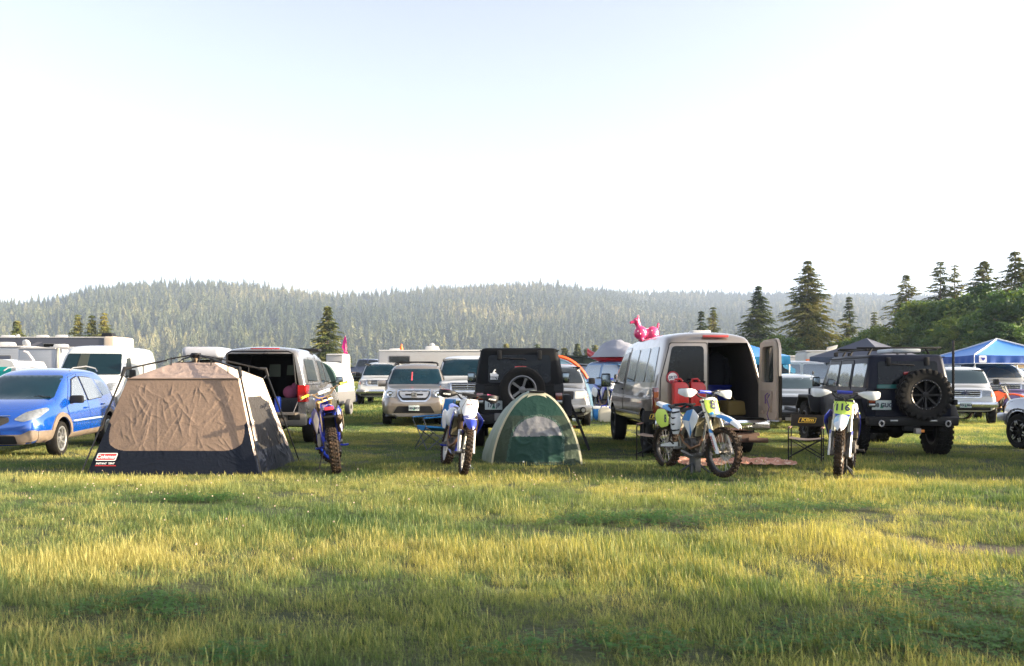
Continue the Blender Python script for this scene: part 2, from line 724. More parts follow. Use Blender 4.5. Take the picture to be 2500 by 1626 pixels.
M_GRASS = leafmat("grass blades", [(0.014, 0.048, 0.012), (0.042, 0.095, 0.030), (0.085, 0.14, 0.050), (0.15, 0.20, 0.072), (0.38, 0.345, 0.125)],
                  transl=0.42, tipcol=(0.40, 0.385, 0.13), noise_scale=0.55, patch_scale=0.22, tcol_mul=1.5)
M_CLOVER = leafmat("clover leaves", [(0.02, 0.075, 0.012), (0.04, 0.12, 0.018), (0.07, 0.16, 0.03)], transl=0.3)
M_CONIF = leafmat("fir needles", [(0.020, 0.040, 0.016), (0.045, 0.07, 0.02), (0.11, 0.125, 0.03), (0.22, 0.20, 0.05)], transl=0.22, noise_scale=0.35, rough=0.7)
M_HILL = leafmat("distant fir needles", [(0.018, 0.032, 0.018), (0.045, 0.06, 0.022), (0.08, 0.092, 0.038), (0.20, 0.185, 0.085)], transl=0.15, noise_scale=0.004, rough=0.8)
M_BROAD = leafmat("broad leaves", [(0.016, 0.045, 0.014), (0.04, 0.09, 0.024), (0.085, 0.145, 0.034), (0.20, 0.24, 0.05)], transl=0.3, noise_scale=0.25)
M_BARK = mat("bark", (0.12, 0.085, 0.06), rough=0.9, var=0.4, vscale=6, bump=0.6, bscale=20)


def raw_mesh(name, verts, faces, m, attrs=None, smooth=False):
    me = bpy.data.meshes.new(name)
    me.from_pydata(verts, [], faces)
    me.materials.append(m)
    for k, vals in (attrs or {}).items():
        a = me.attributes.new(k, 'FLOAT', 'POINT')
        a.data.foreach_set("value", vals)
    if smooth:
        me.polygons.foreach_set("use_smooth", [True] * len(me.polygons))
    return me


def hidden_collection(name, meshes):
    col = bpy.data.collections.new(name)
    for i, me in enumerate(meshes):
        o = bpy.data.objects.new(name + "_%02d" % i, me)
        col.objects.link(o)
    return col


def scatter(name, pts, col, kind="stuff", label=None, cat=None):
    """pts: (x, y, z, rot, scale, tiltx, tilty, index) ; instances the collection's members on them"""
    me = bpy.data.meshes.new(name)
    me.vertices.add(len(pts))
    flat = []
    for q in pts:
        flat += [q[0], q[1], q[2]]
    me.vertices.foreach_set("co", flat)
    a = me.attributes.new("rot", 'FLOAT_VECTOR', 'POINT')
    fl = []
    for q in pts:
        fl += [q[5], q[6], q[3]]
    a.data.foreach_set("vector", fl)
    a = me.attributes.new("scl", 'FLOAT_VECTOR', 'POINT')
    fl = []
    for q in pts:
        s_ = q[4]
        fl += list(s_) if isinstance(s_, (tuple, list)) else [s_, s_, s_]
    a.data.foreach_set("vector", fl)
    a = me.attributes.new("idx", 'INT', 'POINT')
    a.data.foreach_set("value", [int(q[7]) for q in pts])
    o = bpy.data.objects.new(name, me)
    C.objects.link(o)
    ng = bpy.data.node_groups.new(name + " scatter", 'GeometryNodeTree')
    ng.interface.new_socket("Geometry", in_out='INPUT', socket_type='NodeSocketGeometry')
    ng.interface.new_socket("Geometry", in_out='OUTPUT', socket_type='NodeSocketGeometry')
    N = ng.nodes
    gi = N.new('NodeGroupInput'); go = N.new('NodeGroupOutput')
    iop = N.new('GeometryNodeInstanceOnPoints')
    ci = N.new('GeometryNodeCollectionInfo')
    ci.inputs[0].default_value = col
    ci.inputs["Separate Children"].default_value = True
    ci.inputs["Reset Children"].default_value = True
    iop.inputs["Pick Instance"].default_value = True

    def na(nm, t):
        x = N.new('GeometryNodeInputNamedAttribute'); x.data_type = t; x.inputs[0].default_value = nm
        return x.outputs[0]
    er = N.new('FunctionNodeEulerToRotation')
    ng.links.new(na("rot", 'FLOAT_VECTOR'), er.inputs[0])
    ng.links.new(gi.outputs[0], iop.inputs["Points"])
    ng.links.new(ci.outputs[0], iop.inputs["Instance"])
    ng.links.new(er.outputs[0], iop.inputs["Rotation"])
    ng.links.new(na("scl", 'FLOAT_VECTOR'), iop.inputs["Scale"])
    ng.links.new(na("idx", 'INT'), iop.inputs["Instance Index"])
    ng.links.new(iop.outputs[0], go.inputs[0])
    md = o.modifiers.new("scatter", 'NODES')
    md.node_group = ng
    return tag(o, label, cat, kind=kind)


# ------------------------------------------------------------------ grass
def grass_clump(seed, n, rad, h0, h1, wid, lean=0.5, segs=3, stalk=0.0, dry_lit=0.0):
    r = random.Random(seed)
    V, Fc, T, Rn = [], [], [], []
    for i in range(n):
        a = r.uniform(0, 2 * PI); q = rad * math.sqrt(r.random())
        x, y = q * math.cos(a), q * math.sin(a)
        st = r.random() < stalk
        h = r.uniform(h0, h1) * (1.55 if st else 1)
        ww = wid * r.uniform(0.6, 1.3) * (0.55 if st else 1)
        la = r.gauss(2.6, 1.3)                 # the grass leans mostly to the left, as combed by wind
        ln = h * r.uniform(0.05, lean) * (0.5 if st else 1)
        dx, dy = math.cos(la) * ln, math.sin(la) * ln
        wa = r.uniform(0, PI)
        wx, wy = math.cos(wa) * ww / 2, math.sin(wa) * ww / 2
        rn = (r.random() if not st else r.uniform(0.8, 1.2)) + dry_lit * r.uniform(.5, 1.3)
        b0 = len(V)
        for k in range(segs + 1):
            u = k / segs
            tw = (1 - u ** 1.6) if not st else (0.8 if u < 0.99 else 0.3)
            if st and 0.6 < u < 0.99:
                tw = 2.4
            cx, cy, cz = x + dx * u * u, y + dy * u * u, h * (u - 0.12 * u * u * (ln / h)) - 0.01
            if k < segs or st:
                V += [(cx - wx * tw, cy - wy * tw, cz), (cx + wx * tw, cy + wy * tw, cz)]
                T += [u, u]; Rn += [rn, rn]
            else:
                V.append((cx, cy, cz)); T.append(u); Rn.append(rn)
        for k in range(segs):
            a0 = b0 + 2 * k
            if k < segs - 1 or st:
                Fc.append((a0, a0 + 1, a0 + 3, a0 + 2))
            else:
                Fc.append((a0, a0 + 1, a0 + 2))
    return raw_mesh("grass clump", V, Fc, M_GRASS, {"t": T, "rnd": Rn})


def clover_clump(seed, n, rad, ls):
    r = random.Random(seed)
    V, Fc, T, Rn = [], [], [], []
    for i in range(n):
        a = r.uniform(0, 2 * PI); q = rad * math.sqrt(r.random())
        x, y, z = q * math.cos(a), q * math.sin(a), r.uniform(0.03, 0.085)
        rn = r.random()
        for k in range(3):
            aa = a + k * 2 * PI / 3 + r.uniform(-.3, .3)
            ux, uy = math.cos(aa), math.sin(aa)
            l = ls * r.uniform(0.7, 1.2)
            tz = r.uniform(-0.3, 0.35)
            b0 = len(V)
            V += [(x, y, z), (x + (ux * .6 - uy * .42) * l, y + (uy * .6 + ux * .42) * l, z + tz * l * .6),
                  (x + ux * l, y + uy * l, z + tz * l), (x + (ux * .6 + uy * .42) * l, y + (uy * .6 - ux * .42) * l, z + tz * l * .6)]
            T += [0, .5, 1, .5]; Rn += [rn] * 4
            Fc.append((b0, b0 + 1, b0 + 2, b0 + 3))
    return raw_mesh("clover clump", V, Fc, M_CLOVER, {"t": T, "rnd": Rn})


near = [grass_clump(s, 84, 0.13, 0.03, 0.078, 0.0027, .7, stalk=0.05) for s in range(5)] + [grass_clump(50 + s, 64, 0.13, 0.02, 0.05, 0.003, 1.0) for s in range(2)] + [grass_clump(70 + s, 84, 0.13, 0.035, 0.088, 0.0026, .8, stalk=0.10, dry_lit=.75) for s in range(3)]
mid = [grass_clump(100 + s, 150, 0.30, 0.03, 0.075, 0.0055, .7, stalk=0.04) for s in range(4)] + [grass_clump(170 + s, 150, 0.30, 0.03, 0.075, 0.0055, .7, stalk=0.07, dry_lit=.7) for s in range(2)]


def dry_lit_amt(x, y):
    n = noise.noise(Vector((x * .35, y * .8, 4.2))) + .5 * noise.noise(Vector((x * 1.1, y * 2.2, 1.2)))
    light_band = .95 * math.exp(-((y - 6.7 - .25 * math.sin(x * .7)) / .75) ** 2) + .5 * math.exp(-((y - 12.0) / 1.1) ** 2) + .35 * math.exp(-((y - 20.5) / .9) ** 2) - .5 * math.exp(-((y - 4.4) / .7) ** 2) - .25 * math.exp(-((y - 9.2) / 1.0) ** 2)  # sunlit and shaded strips put into the grass colour over random dry patches
    return n * .8 + light_band
far = [grass_clump(200 + s, 150, 1.1, 0.06, 0.13, 0.028, segs=2) for s in range(3)]
rg = random.Random(11)


def wedge(y0, y1, dens, margin=1.5):
    """random points inside the part of the field the camera looks over"""
    n = int(dens * ((y1 - y0) * 2 * margin + 0.62 * (y1 * y1 - y0 * y0)))
    out = []
    for _ in range(n):
        while True:
            y = rg.uniform(y0, y1)
            wmax = 0.62 * y1 + margin
            x = rg.uniform(-wmax, wmax)
            if abs(x) < 0.62 * y + margin:
                break
        out.append((x, y))
    return out


CLOVER = [(2.9, 5.4, .9, .5), (2.3, 4.55, 1.0, .45), (1.6, 8.2, 1.6, .45), (-3.6, 9.6, .9, .35), (3.2, 8.9, .9, .3), (-2.2, 5.2, .5, .3), (0.6, 4.3, .8, .2), (-1.7, 4.25, .9, .2), (3.7, 4.5, .6, .3)]


def clover_amt(x, y):
    v = 0
    for cx, cy, rx, ry in CLOVER:
        v = max(v, 1 - ((x - cx) / rx) ** 2 - ((y - cy) / ry) ** 2)
    return v


pts = []
for x, y in wedge(3.0, 7.5, 115) + wedge(7.5, 11.5, 80):
    b = soil_spot(x, y)
    if b > 0.12 and rg.random() < min(0.88, b * 2.2):
        continue
    cl = clover_amt(x, y)
    if cl > 0 and rg.random() < 0.75 * cl:
        continue
    s_ = 0.80 + 0.7 * max(0, noise.noise(Vector((x * 0.55, y * 0.8, 0.3))) + 0.25) + rg.uniform(-.12, .2)
    if b > 0.0: s_ *= 0.6
    sh = 0.55 if noise.noise(Vector((x * 1.6, y * 2.3, 7))) < -0.28 else 1
    pts.append((x, y, gz(x, y), rg.gauss(0, .5), (s_, s_, s_ * sh * rg.uniform(.85, 1.15)), rg.gauss(0, .08), rg.gauss(0, .08), (7 + rg.randrange(3)) if rg.random() < dry_lit_amt(x, y) * 1.1 else rg.randrange(7)))
scatter("grass", pts, hidden_collection("near clumps", near), label="long yellow green grass of the open field in front", cat="grass")
pts = []
for x, y in wedge(11.5, 27, 16):
    s_ = 0.85 + 0.6 * max(0, noise.noise(Vector((x * 0.4, y * 0.6, 0.3))) + 0.2)
    if y > 13.5: s_ *= 0.8
    pts.append((x, y, gz(x, y), rg.gauss(0, .5), s_, 0, 0, (4 + rg.randrange(2)) if rg.random() < dry_lit_amt(x, y) else rg.randrange(4)))
scatter("grass", pts, hidden_collection("mid clumps", mid), label="shorter grass between the parked cars", cat="grass")
pts = []
for x, y in wedge(27, 70, 1.7) + wedge(70, 170, 0.35):
    pts.append((x, y, gz(x, y), rg.uniform(0, 6), (1 + y / 120, 1 + y / 120, rg.uniform(.7, 1.1)), 0, 0, rg.randrange(3)))
scatter("grass", pts, hidden_collection("far clumps", far), label="mown looking grass of the far field", cat="grass")
pts = []
for x, y in wedge(3.2, 11.5, 60):
    cl = clover_amt(x, y)
    if cl > 0 and rg.random() < cl * 1.4:
        pts.append((x, y, gz(x, y) - 0.015, rg.uniform(0, 6), rg.uniform(.8, 1.3), 0, 0, rg.randrange(3)))
scatter("clover_leaves", pts, hidden_collection("clover clumps", [clover_clump(s, 26, 0.12, 0.019) for s in range(3)]), label="dark green clover patches in the grass", cat="clover")
# clover blossoms
fb = B()
rf = random.Random(5)
for k in range(26):
    a = rf.uniform(0, 2 * PI); zz = rf.uniform(-1, 1); q = math.sqrt(1 - zz * zz)
    dd = Vector((q * math.cos(a), q * math.sin(a), zz))
    fb.tube([dd * 0.002 + Vector((0, 0, .1)), dd * 0.008 + Vector((0, 0, .1))], [0.0018, 0.001], 4)
fb.mi = 1
fb.tube([(0, 0, 0), (0.004, 0, .05), (0, 0, .095)], 0.0015, 4)
fo = fb.build("blossom", [mat("clover blossom", (0.50, 0.40, 0.32), rough=0.8), M_CLOVER])
fcol = bpy.data.collections.new("blossoms"); C.objects.unlink(fo); fcol.objects.link(fo)
pts = []
for cx, cy, r_, n in ((-5.2, 10.6, 1.2, 40), (-3.4, 9.4, 1.6, 36), (-2.6, 7.6, 1.2, 12), (-1.9, 6.6, .6, 5), (-0.4, 11.2, 1.6, 40), (1.3, 10.9, 1.6, 34), (2.2, 9.2, .9, 14), (3.5, 11, 2.5, 30), (-6.5, 12.2, 1.5, 26)):
    for _ in range(int(n * .55)):
        x, y = rg.gauss(cx, r_), rg.gauss(cy, r_ * .35)
        if y > 5:
            pts.append((x, y, gz(x, y) - 0.01, rg.uniform(0, 6), rg.uniform(.8, 1.25), rg.gauss(0, .15), rg.gauss(0, .15), 0))
scatter("clover_blossoms", pts, fcol, label="small white clover blossoms dotted over the grass", cat="clover")


# ------------------------------------------------------------------ trees
def conifer_data(seed, h, r0, per=1.0, spray=0.42, bare=0.04, sparse=0.0, col=1.0):
    """branches with hanging sprays of needles; returns (verts, faces, rnd)"""
    r = random.Random(seed)
    V, Fc, Rn = [], [], []
    nw = int(h * 3.0)
    for wi in range(nw):
        u = bare + (1 - bare) * (wi + r.random()) / nw
        z = u * h
        rad = r0 * (1 - u) ** 0.80 * (1 if u > .12 else .9)
        nb = max(4, int(round(r.uniform(7, 11) * per * (1 - .25 * u))))
        for b_ in range(nb):
            if r.random() < sparse:
                continue
            a = r.uniform(0, 2 * PI)
            l = max(0.35, rad * r.uniform(0.4, 1.2)); zj = r.uniform(-.45, .45) * min(1, rad / 2)
            ca, sa = math.cos(a), math.sin(a)
            up = r.uniform(.05, .4) if u > .5 else r.uniform(-.08, .22)
            ns = max(4, int(l / spray * 3.6))
            brn = r.random()
            for k in range(ns):
                t = 0.12 + 0.88 * (k + r.random()) / ns
                wdt = max(spray * (1.1 - .6 * t), .26 * l * (1.15 - t) * (t + .35) * 1.6)
                lat = r.uniform(-1, 1) * wdt * .9
                cx = ca * l * t - sa * lat
                cy = sa * l * t + ca * lat
                cz = z + zj + up * l * t - .30 * l * t * t - abs(lat) * .35 + r.uniform(-.08, .08) * spray
                s = spray * r.uniform(.55, 1.1)
                # a ragged five pointed spray pointing outward and hanging
                o = Vector((ca, sa, -0.35)) * s
                q = Vector((-sa, ca, 0)) * s * r.uniform(.28, .5)
                dn = Vector((0, 0, -s * r.uniform(.15, .55)))
                c0 = Vector((cx, cy, cz))
                b0 = len(V)
                V += [tuple(c0 - o * .45), tuple(c0 + q * .9 + dn * .7), tuple(c0 + o * .35 + q * .5), tuple(c0 + o * .7 + dn * .5), tuple(c0 + o * .3 - q * .6), tuple(c0 - q * .9 + dn * .6)]
                Fc += [(b0, b0 + 1, b0 + 2), (b0, b0 + 2, b0 + 3, b0 + 4), (b0, b0 + 4, b0 + 5)]
                Rn += [min(1, max(0, .5 * brn + .5 * r.random()))] * 6
    # leader
    b0 = len(V)
    for k in range(6):
        a = k * 1.05
        V += [(0, 0, h * 1.0), (math.cos(a) * .16, math.sin(a) * .16, h - .7), (math.cos(a + .5) * .1, math.sin(a + .5) * .1, h - .9)]
        Fc.append((b0 + 3 * k, b0 + 3 * k + 1, b0 + 3 * k + 2)); Rn += [.5] * 3
    return V, Fc, Rn


def conifer(name, label, loc, h, r0, seed, group=None, per=1.0, spray=0.42, sparse=0.0, bare=0.04, m=None):
    t = thing(name, label, "tree", loc, group=group)
    V, Fc, Rn = conifer_data(seed, h, r0, per, spray, bare, sparse)
    me = raw_mesh("crown", V, Fc, m or M_CONIF, {"rnd": Rn, "t": [0] * len(V)})
    o = bpy.data.objects.new("crown", me); C.objects.link(o); o.parent = t
    b = B()
    n = 7
    rr = random.Random(seed)
    b.tube([(rr.uniform(-.05, .05), rr.uniform(-.05, .05), h * .985 * k / n) for k in range(n + 1)], [h * .014 * (1 - k / n) + .03 for k in range(n + 1)], 8)
    for _ in range(int(h * 1.6)):
        u = rr.uniform(.1, .8); a = rr.uniform(0, 6.28); l = r0 * (1 - u) * .7
        b.tube([(0, 0, h * u), (math.cos(a) * l, math.sin(a) * l, h * u - .05 * l)], [.05, .015], 4)
    b.build("trunk", M_BARK, t)
    return t


def broad_mesh(seed, rx, rz, z0, nclump, per, ls):
    r = random.Random(seed)
    V, Fc, Rn = [], [], []
    for c in range(nclump):
        # clumps sit on and under an uneven shell
        a = r.uniform(0, 2 * PI); zz = r.uniform(-.75, 1); q = math.sqrt(1 - zz * zz)
        rad = r.uniform(.45, 1.0) ** .5
        bump = 1 + .28 * noise.noise(Vector((q * math.cos(a) * 1.7, q * math.sin(a) * 1.7, zz * 1.7 + seed)))
        cc = Vector((q * math.cos(a) * rx * rad * bump, q * math.sin(a) * rx * rad * bump, z0 + zz * rz * rad * bump))
        cr = r.uniform(.12, .24) * rx
        brn = r.random()
        for k in range(per):
            dd = Vector((r.gauss(0, 1), r.gauss(0, 1), r.gauss(0, 1))).normalized() * cr * r.uniform(.5, 1.08)
            dd.z *= .7
            p = cc + dd
            nrm = (dd.normalized() + Vector((r.gauss(0, .5), r.gauss(0, .5), r.gauss(0, .5)))).normalized()
            t1 = nrm.orthogonal().normalized(); t1.rotate(Matrix.Rotation(r.uniform(0, 6.28), 3, nrm)); t2 = nrm.cross(t1)
            s = ls * r.uniform(.6, 1.25)
            b0 = len(V)
            V += [tuple(p - t1 * s), tuple(p + t2 * s * .55), tuple(p + t1 * s), tuple(p - t2 * s * .55)]
            Fc.append((b0, b0 + 1, b0 + 2, b0 + 3))
            Rn += [.55 * brn + .45 * r.random()] * 4
    return raw_mesh("crown", V, Fc, M_BROAD, {"rnd": Rn, "t": [0] * len(V)})


def broad_tree_proto(seed, rx=3.4, rz=3.6, z0=4.6, nclump=120, per=95, ls=.17):
    t = thing("broadleaf_tree", "x", "tree", (0, 0, 0))
    o = bpy.data.objects.new("crown", broad_mesh(seed, rx, rz, z0, nclump, per, ls)); C.objects.link(o); o.parent = t
    b = B(); r = random.Random(seed)
    b.tube([(0, 0, -.1), (.1, 0, 1.2), (-.05, .1, 2.6), (.1, .1, z0)], [.24, .19, .15, .08], 8)
    for k in range(9):
        a = k * .7 + r.uniform(-.3, .3); z = r.uniform(1.3, 3.4); l = r.uniform(.5, .8) * rx
        b.tube([(0, 0, z), (math.cos(a) * l * .45, math.sin(a) * l * .45, z + l * .35), (math.cos(a) * l, math.sin(a) * l, z + l * .9)], [.1, .06, .025], 6)
    b.build("trunk", M_BARK, t)
    return t


# tall conifers standing beyond the camp: (px, top row, distance, width px, seed, label)
def conifer_at(px, ptop, Z, wpx, seed, label, **k):
    h = zat(ptop, Z)
    r0 = wpx / F * Z / 2 * 1.7
    return conifer("conifer", label, W(px, Z=Z, z=.95), h - .95, r0, seed, group="conifers standing beyond the camp", **k)


conifer_at(1972, 634, 118, 150, 1, "tallest full conifer, standing just right of the tan van's open door", per=1.7, spray=.5)
conifer_at(1851, 698, 125, 112, 2, "sunlit conifer behind the raised end of the tan van's roof", per=1.7, spray=.5)
conifer_at(2073, 722, 135, 62, 3, "small dark conifer right of the tallest conifer", per=1.2, spray=.45)
conifer_at(2134, 762, 140, 40, 4, "smallest pointed conifer in the gap before the wooded bank", per=1.2)
conifer_at(2212, 668, 112, 150, 5, "narrow conifer rising behind the left of the wooded bank", sparse=.15, spray=.45, per=1.1)
conifer_at(2296, 638, 108, 150, 6, "open branched conifer with the taller of two twin tops", sparse=.25, spray=.45, per=1.1)
conifer_at(2331, 648, 110, 120, 7, "open branched conifer with the lower of two twin tops", sparse=.35, spray=.42, per=1.1)
conifer_at(2402, 634, 106, 190, 8, "rounded dense conifer above the big blue canopy", sparse=.1, spray=.5, per=1.2)
conifer_at(2478, 610, 88, 170, 9, "very dark conifer at the edge behind the blue canopy", spray=.45, per=1.3)
conifer_at(2528, 576, 84, 150, 10, "tallest dark conifer, half cut by the right border", spray=.45, per=1.3)
conifer_at(1712, 757, 150, 52, 11, "lower left tree of the dark conifer pair behind the tan van", per=1.2, spray=.5)
conifer_at(1741, 750, 152, 62, 12, "higher right tree of the dark conifer pair behind the tan van", per=1.2, spray=.5)
conifer_at(800, 746, 120, 90, 13, "lone full conifer beyond the pink flag", per=1.8, spray=.55)
conifer_at(190, 768, 150, 60, 14, "dark green left tree of the small row over the motorhome", per=1.3, spray=.55)
conifer_at(224, 768, 150, 56, 15, "middle yellow green tree of the small row over the motorhome", per=1.3, spray=.55)
conifer_at(254, 765, 150, 62, 16, "tallest right tree of the small row over the motorhome", per=1.3, spray=.55)
conifer_at(42, 782, 150, 62, 17, "low round conifer by itself over the left end of the motorhome", per=1.5, spray=.6)
for k, (px, pt, wp, lab) in enumerate(((1378, 846, 26, "leftmost little fir between the left black car and the tarp covered truck"), (1410, 838, 28, "tallest little fir left of the tarp covered truck"),
                                       (1433, 850, 24, "pale little fir next but one to the tarp covered truck"), (1452, 842, 26, "dark little fir touching the tarp covered truck"),
                                       (1236, 838, 24, "yellow tipped little fir peeping over the left black car's roof, left one"), (1312, 840, 22, "yellow tipped little fir peeping over the left black car's roof, right one"),
                                       (1620, 838, 34, "sunny bush like fir just right of the pink toy"), (1638, 820, 18, "thin dark fir right of the pink toy"),
                                       (850, 868, 34, "low yellowish fir under the pink flag"))):
    conifer_at(px, pt, 210, wp, 30 + k, lab, per=1.4, spray=.8)

protoA = broad_tree_proto(3)
protoB = broad_tree_proto(8, 3.9, 3.3, 4.2)
protoC = broad_tree_proto(12, 3.0, 4.2, 5.0)
protos = [protoA, protoB, protoC]
BT = [  # px, top row, Z, label
    (2046, 846, 112, "low rounded broadleaf bush by the orange and white camper"),
    (1905, 800, 116, "yellow lit broadleaf tree at the foot of the tallest conifer"),
    (1990, 838, 110, "dark broadleaf bush behind the orange and white camper"),
    (2110, 800, 104, "round broadleaf tree behind the grey canopy's left slope"),
    (2165, 770, 98, "broadleaf tree straight behind the grey canopy peak"),
    (2225, 778, 94, "broadleaf tree behind the right black car's roof rack"),
    (2262, 742, 98, "broadleaf tree under the narrow conifer on the bank"),
    (2322, 712, 94, "high domed broadleaf tree left of the blue canopy peak"),
    (2290, 790, 84, "low broadleaf tree just left of the big blue canopy"),
    (2385, 700, 90, "tallest broadleaf tree right over the blue canopy peak"),
    (2360, 770, 80, "dark broadleaf tree close behind the blue canopy"),
    (2440, 715, 80, "broadleaf tree over the right half of the blue canopy"),
    (2450, 790, 70, "dark low broadleaf tree behind the canopy's right slope"),
    (2510, 690, 74, "dark broadleaf tree cut by the right border"),
    (2150, 838, 88, "low broadleaf bush behind the grey canopy's right slope"),
    (1935, 846, 104, "low dark bush over the small blue canopy"),
    (2060, 810, 118, "broadleaf tree between the small dark conifer and the camper"),
]
for i, (px, pt, Z, lab) in enumerate(BT):
    pr = protos[i % 3]
    h = (zat(pt, Z) - .9) * (.84 if px < 2250 else .96)
    base = (8.2, 7.5, 9.2)[i % 3]
    s_ = h / base
    loc = W(px, Z=Z, z=.9)
    if i < 3:
        o = pr; o.location = loc; o.scale = (max(s_, .62) * 1.25, max(s_, .62) * 1.25, s_); o["label"] = lab; o["group"] = "broadleaf trees of the wooded bank"
    else:
        o = dup(pr, lab, loc, group="broadleaf trees of the wooded bank")
        q = max(s_, .7) * 1.2
        o.scale = (q, q, s_)
    o.rotation_euler = (0, 0, i * 1.3)

for i, (x, y, q, lab) in enumerate(((17.5, 0.7, .9, "broadleaf tree beside the field outside the frame, nearer the camera"), (27, -0.9, 1.0, "broadleaf tree beside the field outside the frame, farther from the camera"))):
    o = dup(protos[i], lab, (x, y, 0), group="broadleaf trees beside the field outside the frame"); o.scale = (q * .8, q * .8, q)

# ------------------------------------------------------------------ hills with forest
RIDGE = [(-900, 760), (-300, 745), (0, 737), (60, 735), (100, 730), (150, 724), (175, 712), (210, 702), (240, 698), (300, 692), (400, 686), (500, 685), (600, 688),
         (650, 698), (700, 704), (770, 712), (800, 710), (860, 712), (920, 711), (960, 707), (1010, 704), (1100, 698), (1200, 694), (1290, 690), (1330, 688), (1400, 698),
         (1480, 706), (1530, 711), (1600, 712), (1700, 712), (1850, 714), (1960, 716), (2010, 722), (2060, 716), (2110, 716), (2180, 718), (2400, 722), (3000, 730), (3600, 740)]


def lerp_tab(T, x):
    if x <= T[0][0]: return T[0][1]
    for (a, va), (b, vb) in zip(T, T[1:]):
        if x <= b:
            return va + (vb - va) * (x - a) / (b - a)
    return T[-1][1]


YR = [(-900, 1450), (700, 1480), (1000, 1600), (1400, 1650), (1600, 1950), (2200, 2200), (3600, 2200)]
YB0 = 820.0


def hill_z(x, y):
    px = 1250 + x * F / max(y, 1)
    yr = lerp_tab(YR, px)
    hr = zat(lerp_tab(RIDGE, px), yr) - 11
    t = (y - YB0) / (yr - YB0)
    if t <= 0: return -1.0
    k = 0.06 * noise.noise(Vector((x * .004, y * .004, 2))) + 0.03 * noise.noise(Vector((x * .012, y * .012, 5)))
    if t < 1:
        s_ = t ** 1.25
        z = hr * (s_ + k * math.sin(t * PI))
    else:
        z = hr * (1 - .35 * (t - 1))
    return z


b = B()
hx = [-1900 + 25 * i for i in range(int(4000 / 25))]
hy = [YB0 + 25 * j for j in range(int(1700 / 25))]
rows = [[b.bm.verts.new((x, y, hill_z(x, y))) for x in hx] for y in hy]
for j in range(len(hy) - 1):
    for i in range(len(hx) - 1):
        b.bm.faces.new((rows[j][i], rows[j][i + 1], rows[j + 1][i + 1], rows[j + 1][i]))
hills = b.build("hills", mat("forest floor", (0.012, 0.018, 0.012), rough=0.95, var=0.5, vscale=0.01), ang=180, fix=False)
tag(hills, kind="structure")

hv = []
for s_ in range(6):
    r = random.Random(300 + s_)
    V, Fc, Rn = [], [], []
    h = 1.0
    nl = 13
    for l in range(nl):
        u = .06 + .9 * l / nl
        rad = .25 * (1 - u) ** .85 * r.uniform(.8, 1.15)
        n = 9
        z0 = u - .07 * (1 - u); z1 = u + .1
        b0 = len(V)
        V.append((0, 0, min(1, z1))); Rn.append(r.random())
        off = r.uniform(0, 1)
        rr = r.random()
        for k in range(2 * n):
            a = PI * k / n + off
            q = rad * (r.uniform(.75, 1.3) if k % 2 == 0 else r.uniform(.35, .6))
            V.append((q * math.cos(a), q * math.sin(a), z0 + r.uniform(-.02, .03) + (.03 if k % 2 else 0))); Rn.append(.5 * rr + .5 * r.random())
        for k in range(2 * n):
            Fc.append((b0, b0 + 1 + k, b0 + 1 + (k + 1) % (2 * n)))
    hv.append(raw_mesh("hill fir", V, Fc, M_HILL, {"rnd": Rn, "t": [0] * len(V)}))
for s_ in range(2):
    r = random.Random(400 + s_)
    V, Fc, Rn = [], [], []
    for k in range(260):
        dd = Vector((r.gauss(0, 1), r.gauss(0, 1), r.gauss(0, 1))).normalized() * r.uniform(.75, 1.05)
        p = Vector((dd.x * .33, dd.y * .33, .5 + dd.z * .42))
        t1 = dd.orthogonal().normalized(); t2 = dd.normalized().cross(t1); q = .055
        b0 = len(V)
        V += [tuple(p - t1 * q), tuple(p + t2 * q), tuple(p + t1 * q), tuple(p - t2 * q)]
        Fc.append((b0, b0 + 1, b0 + 2, b0 + 3)); Rn += [r.random()] * 4
    hv.append(raw_mesh("hill bush", V, Fc, M_HILL, {"rnd": Rn, "t": [0] * len(V)}))
rh = random.Random(21)
pts = []
y = YB0 + 6
while y < 2350:
    wx = 0.66 * y
    t = .5
    x = -wx + rh.uniform(0, 8)
    while x < min(wx, 1750):
        px = 1250 + x * F / y
        yr = lerp_tab(YR, px)
        if y < yr + 60:
            t = (y - YB0) / (yr - YB0)
            z = hill_z(x, y)
            gap = 800 < px < 1000 and 0.86 < t < 1.5            # the thinned strip under the saddle
            scree = 820 < px < 1010 and 0.60 < t < 0.74
            keep = rh.random() > (0.50 if gap else 0.86 if scree else 0.05)
            if keep:
                bush = rh.random() < (0.5 if t < 0.1 and px > 1150 else 0.06 if t < .6 else 0.02)
                hh = rh.uniform(16, 36) if t < .7 else rh.uniform(10, 19)
                if t < .12: hh = rh.uniform(9, 20)
                if rh.random() < .12: hh *= 1.25
                if bush: hh = rh.uniform(6, 11)
                wq = hh * rh.uniform(.75, 1.25) * (1.0 if not bush else 1.4)
                xx, yy = x + rh.uniform(-3, 3), y + rh.uniform(-3, 3)
                pts.append((xx, yy, hill_z(xx, yy) - .5, rh.uniform(0, 6), (wq, wq, hh), 0, 0, rh.choice((6, 7)) if bush else rh.randrange(6)))
        x += rh.uniform(7, 16) * (1 if t < .7 else .72)
    y += 10.5
scatter("forest", pts, hidden_collection("hill firs", hv), label="conifer forest covering the hazy hills", cat="forest")

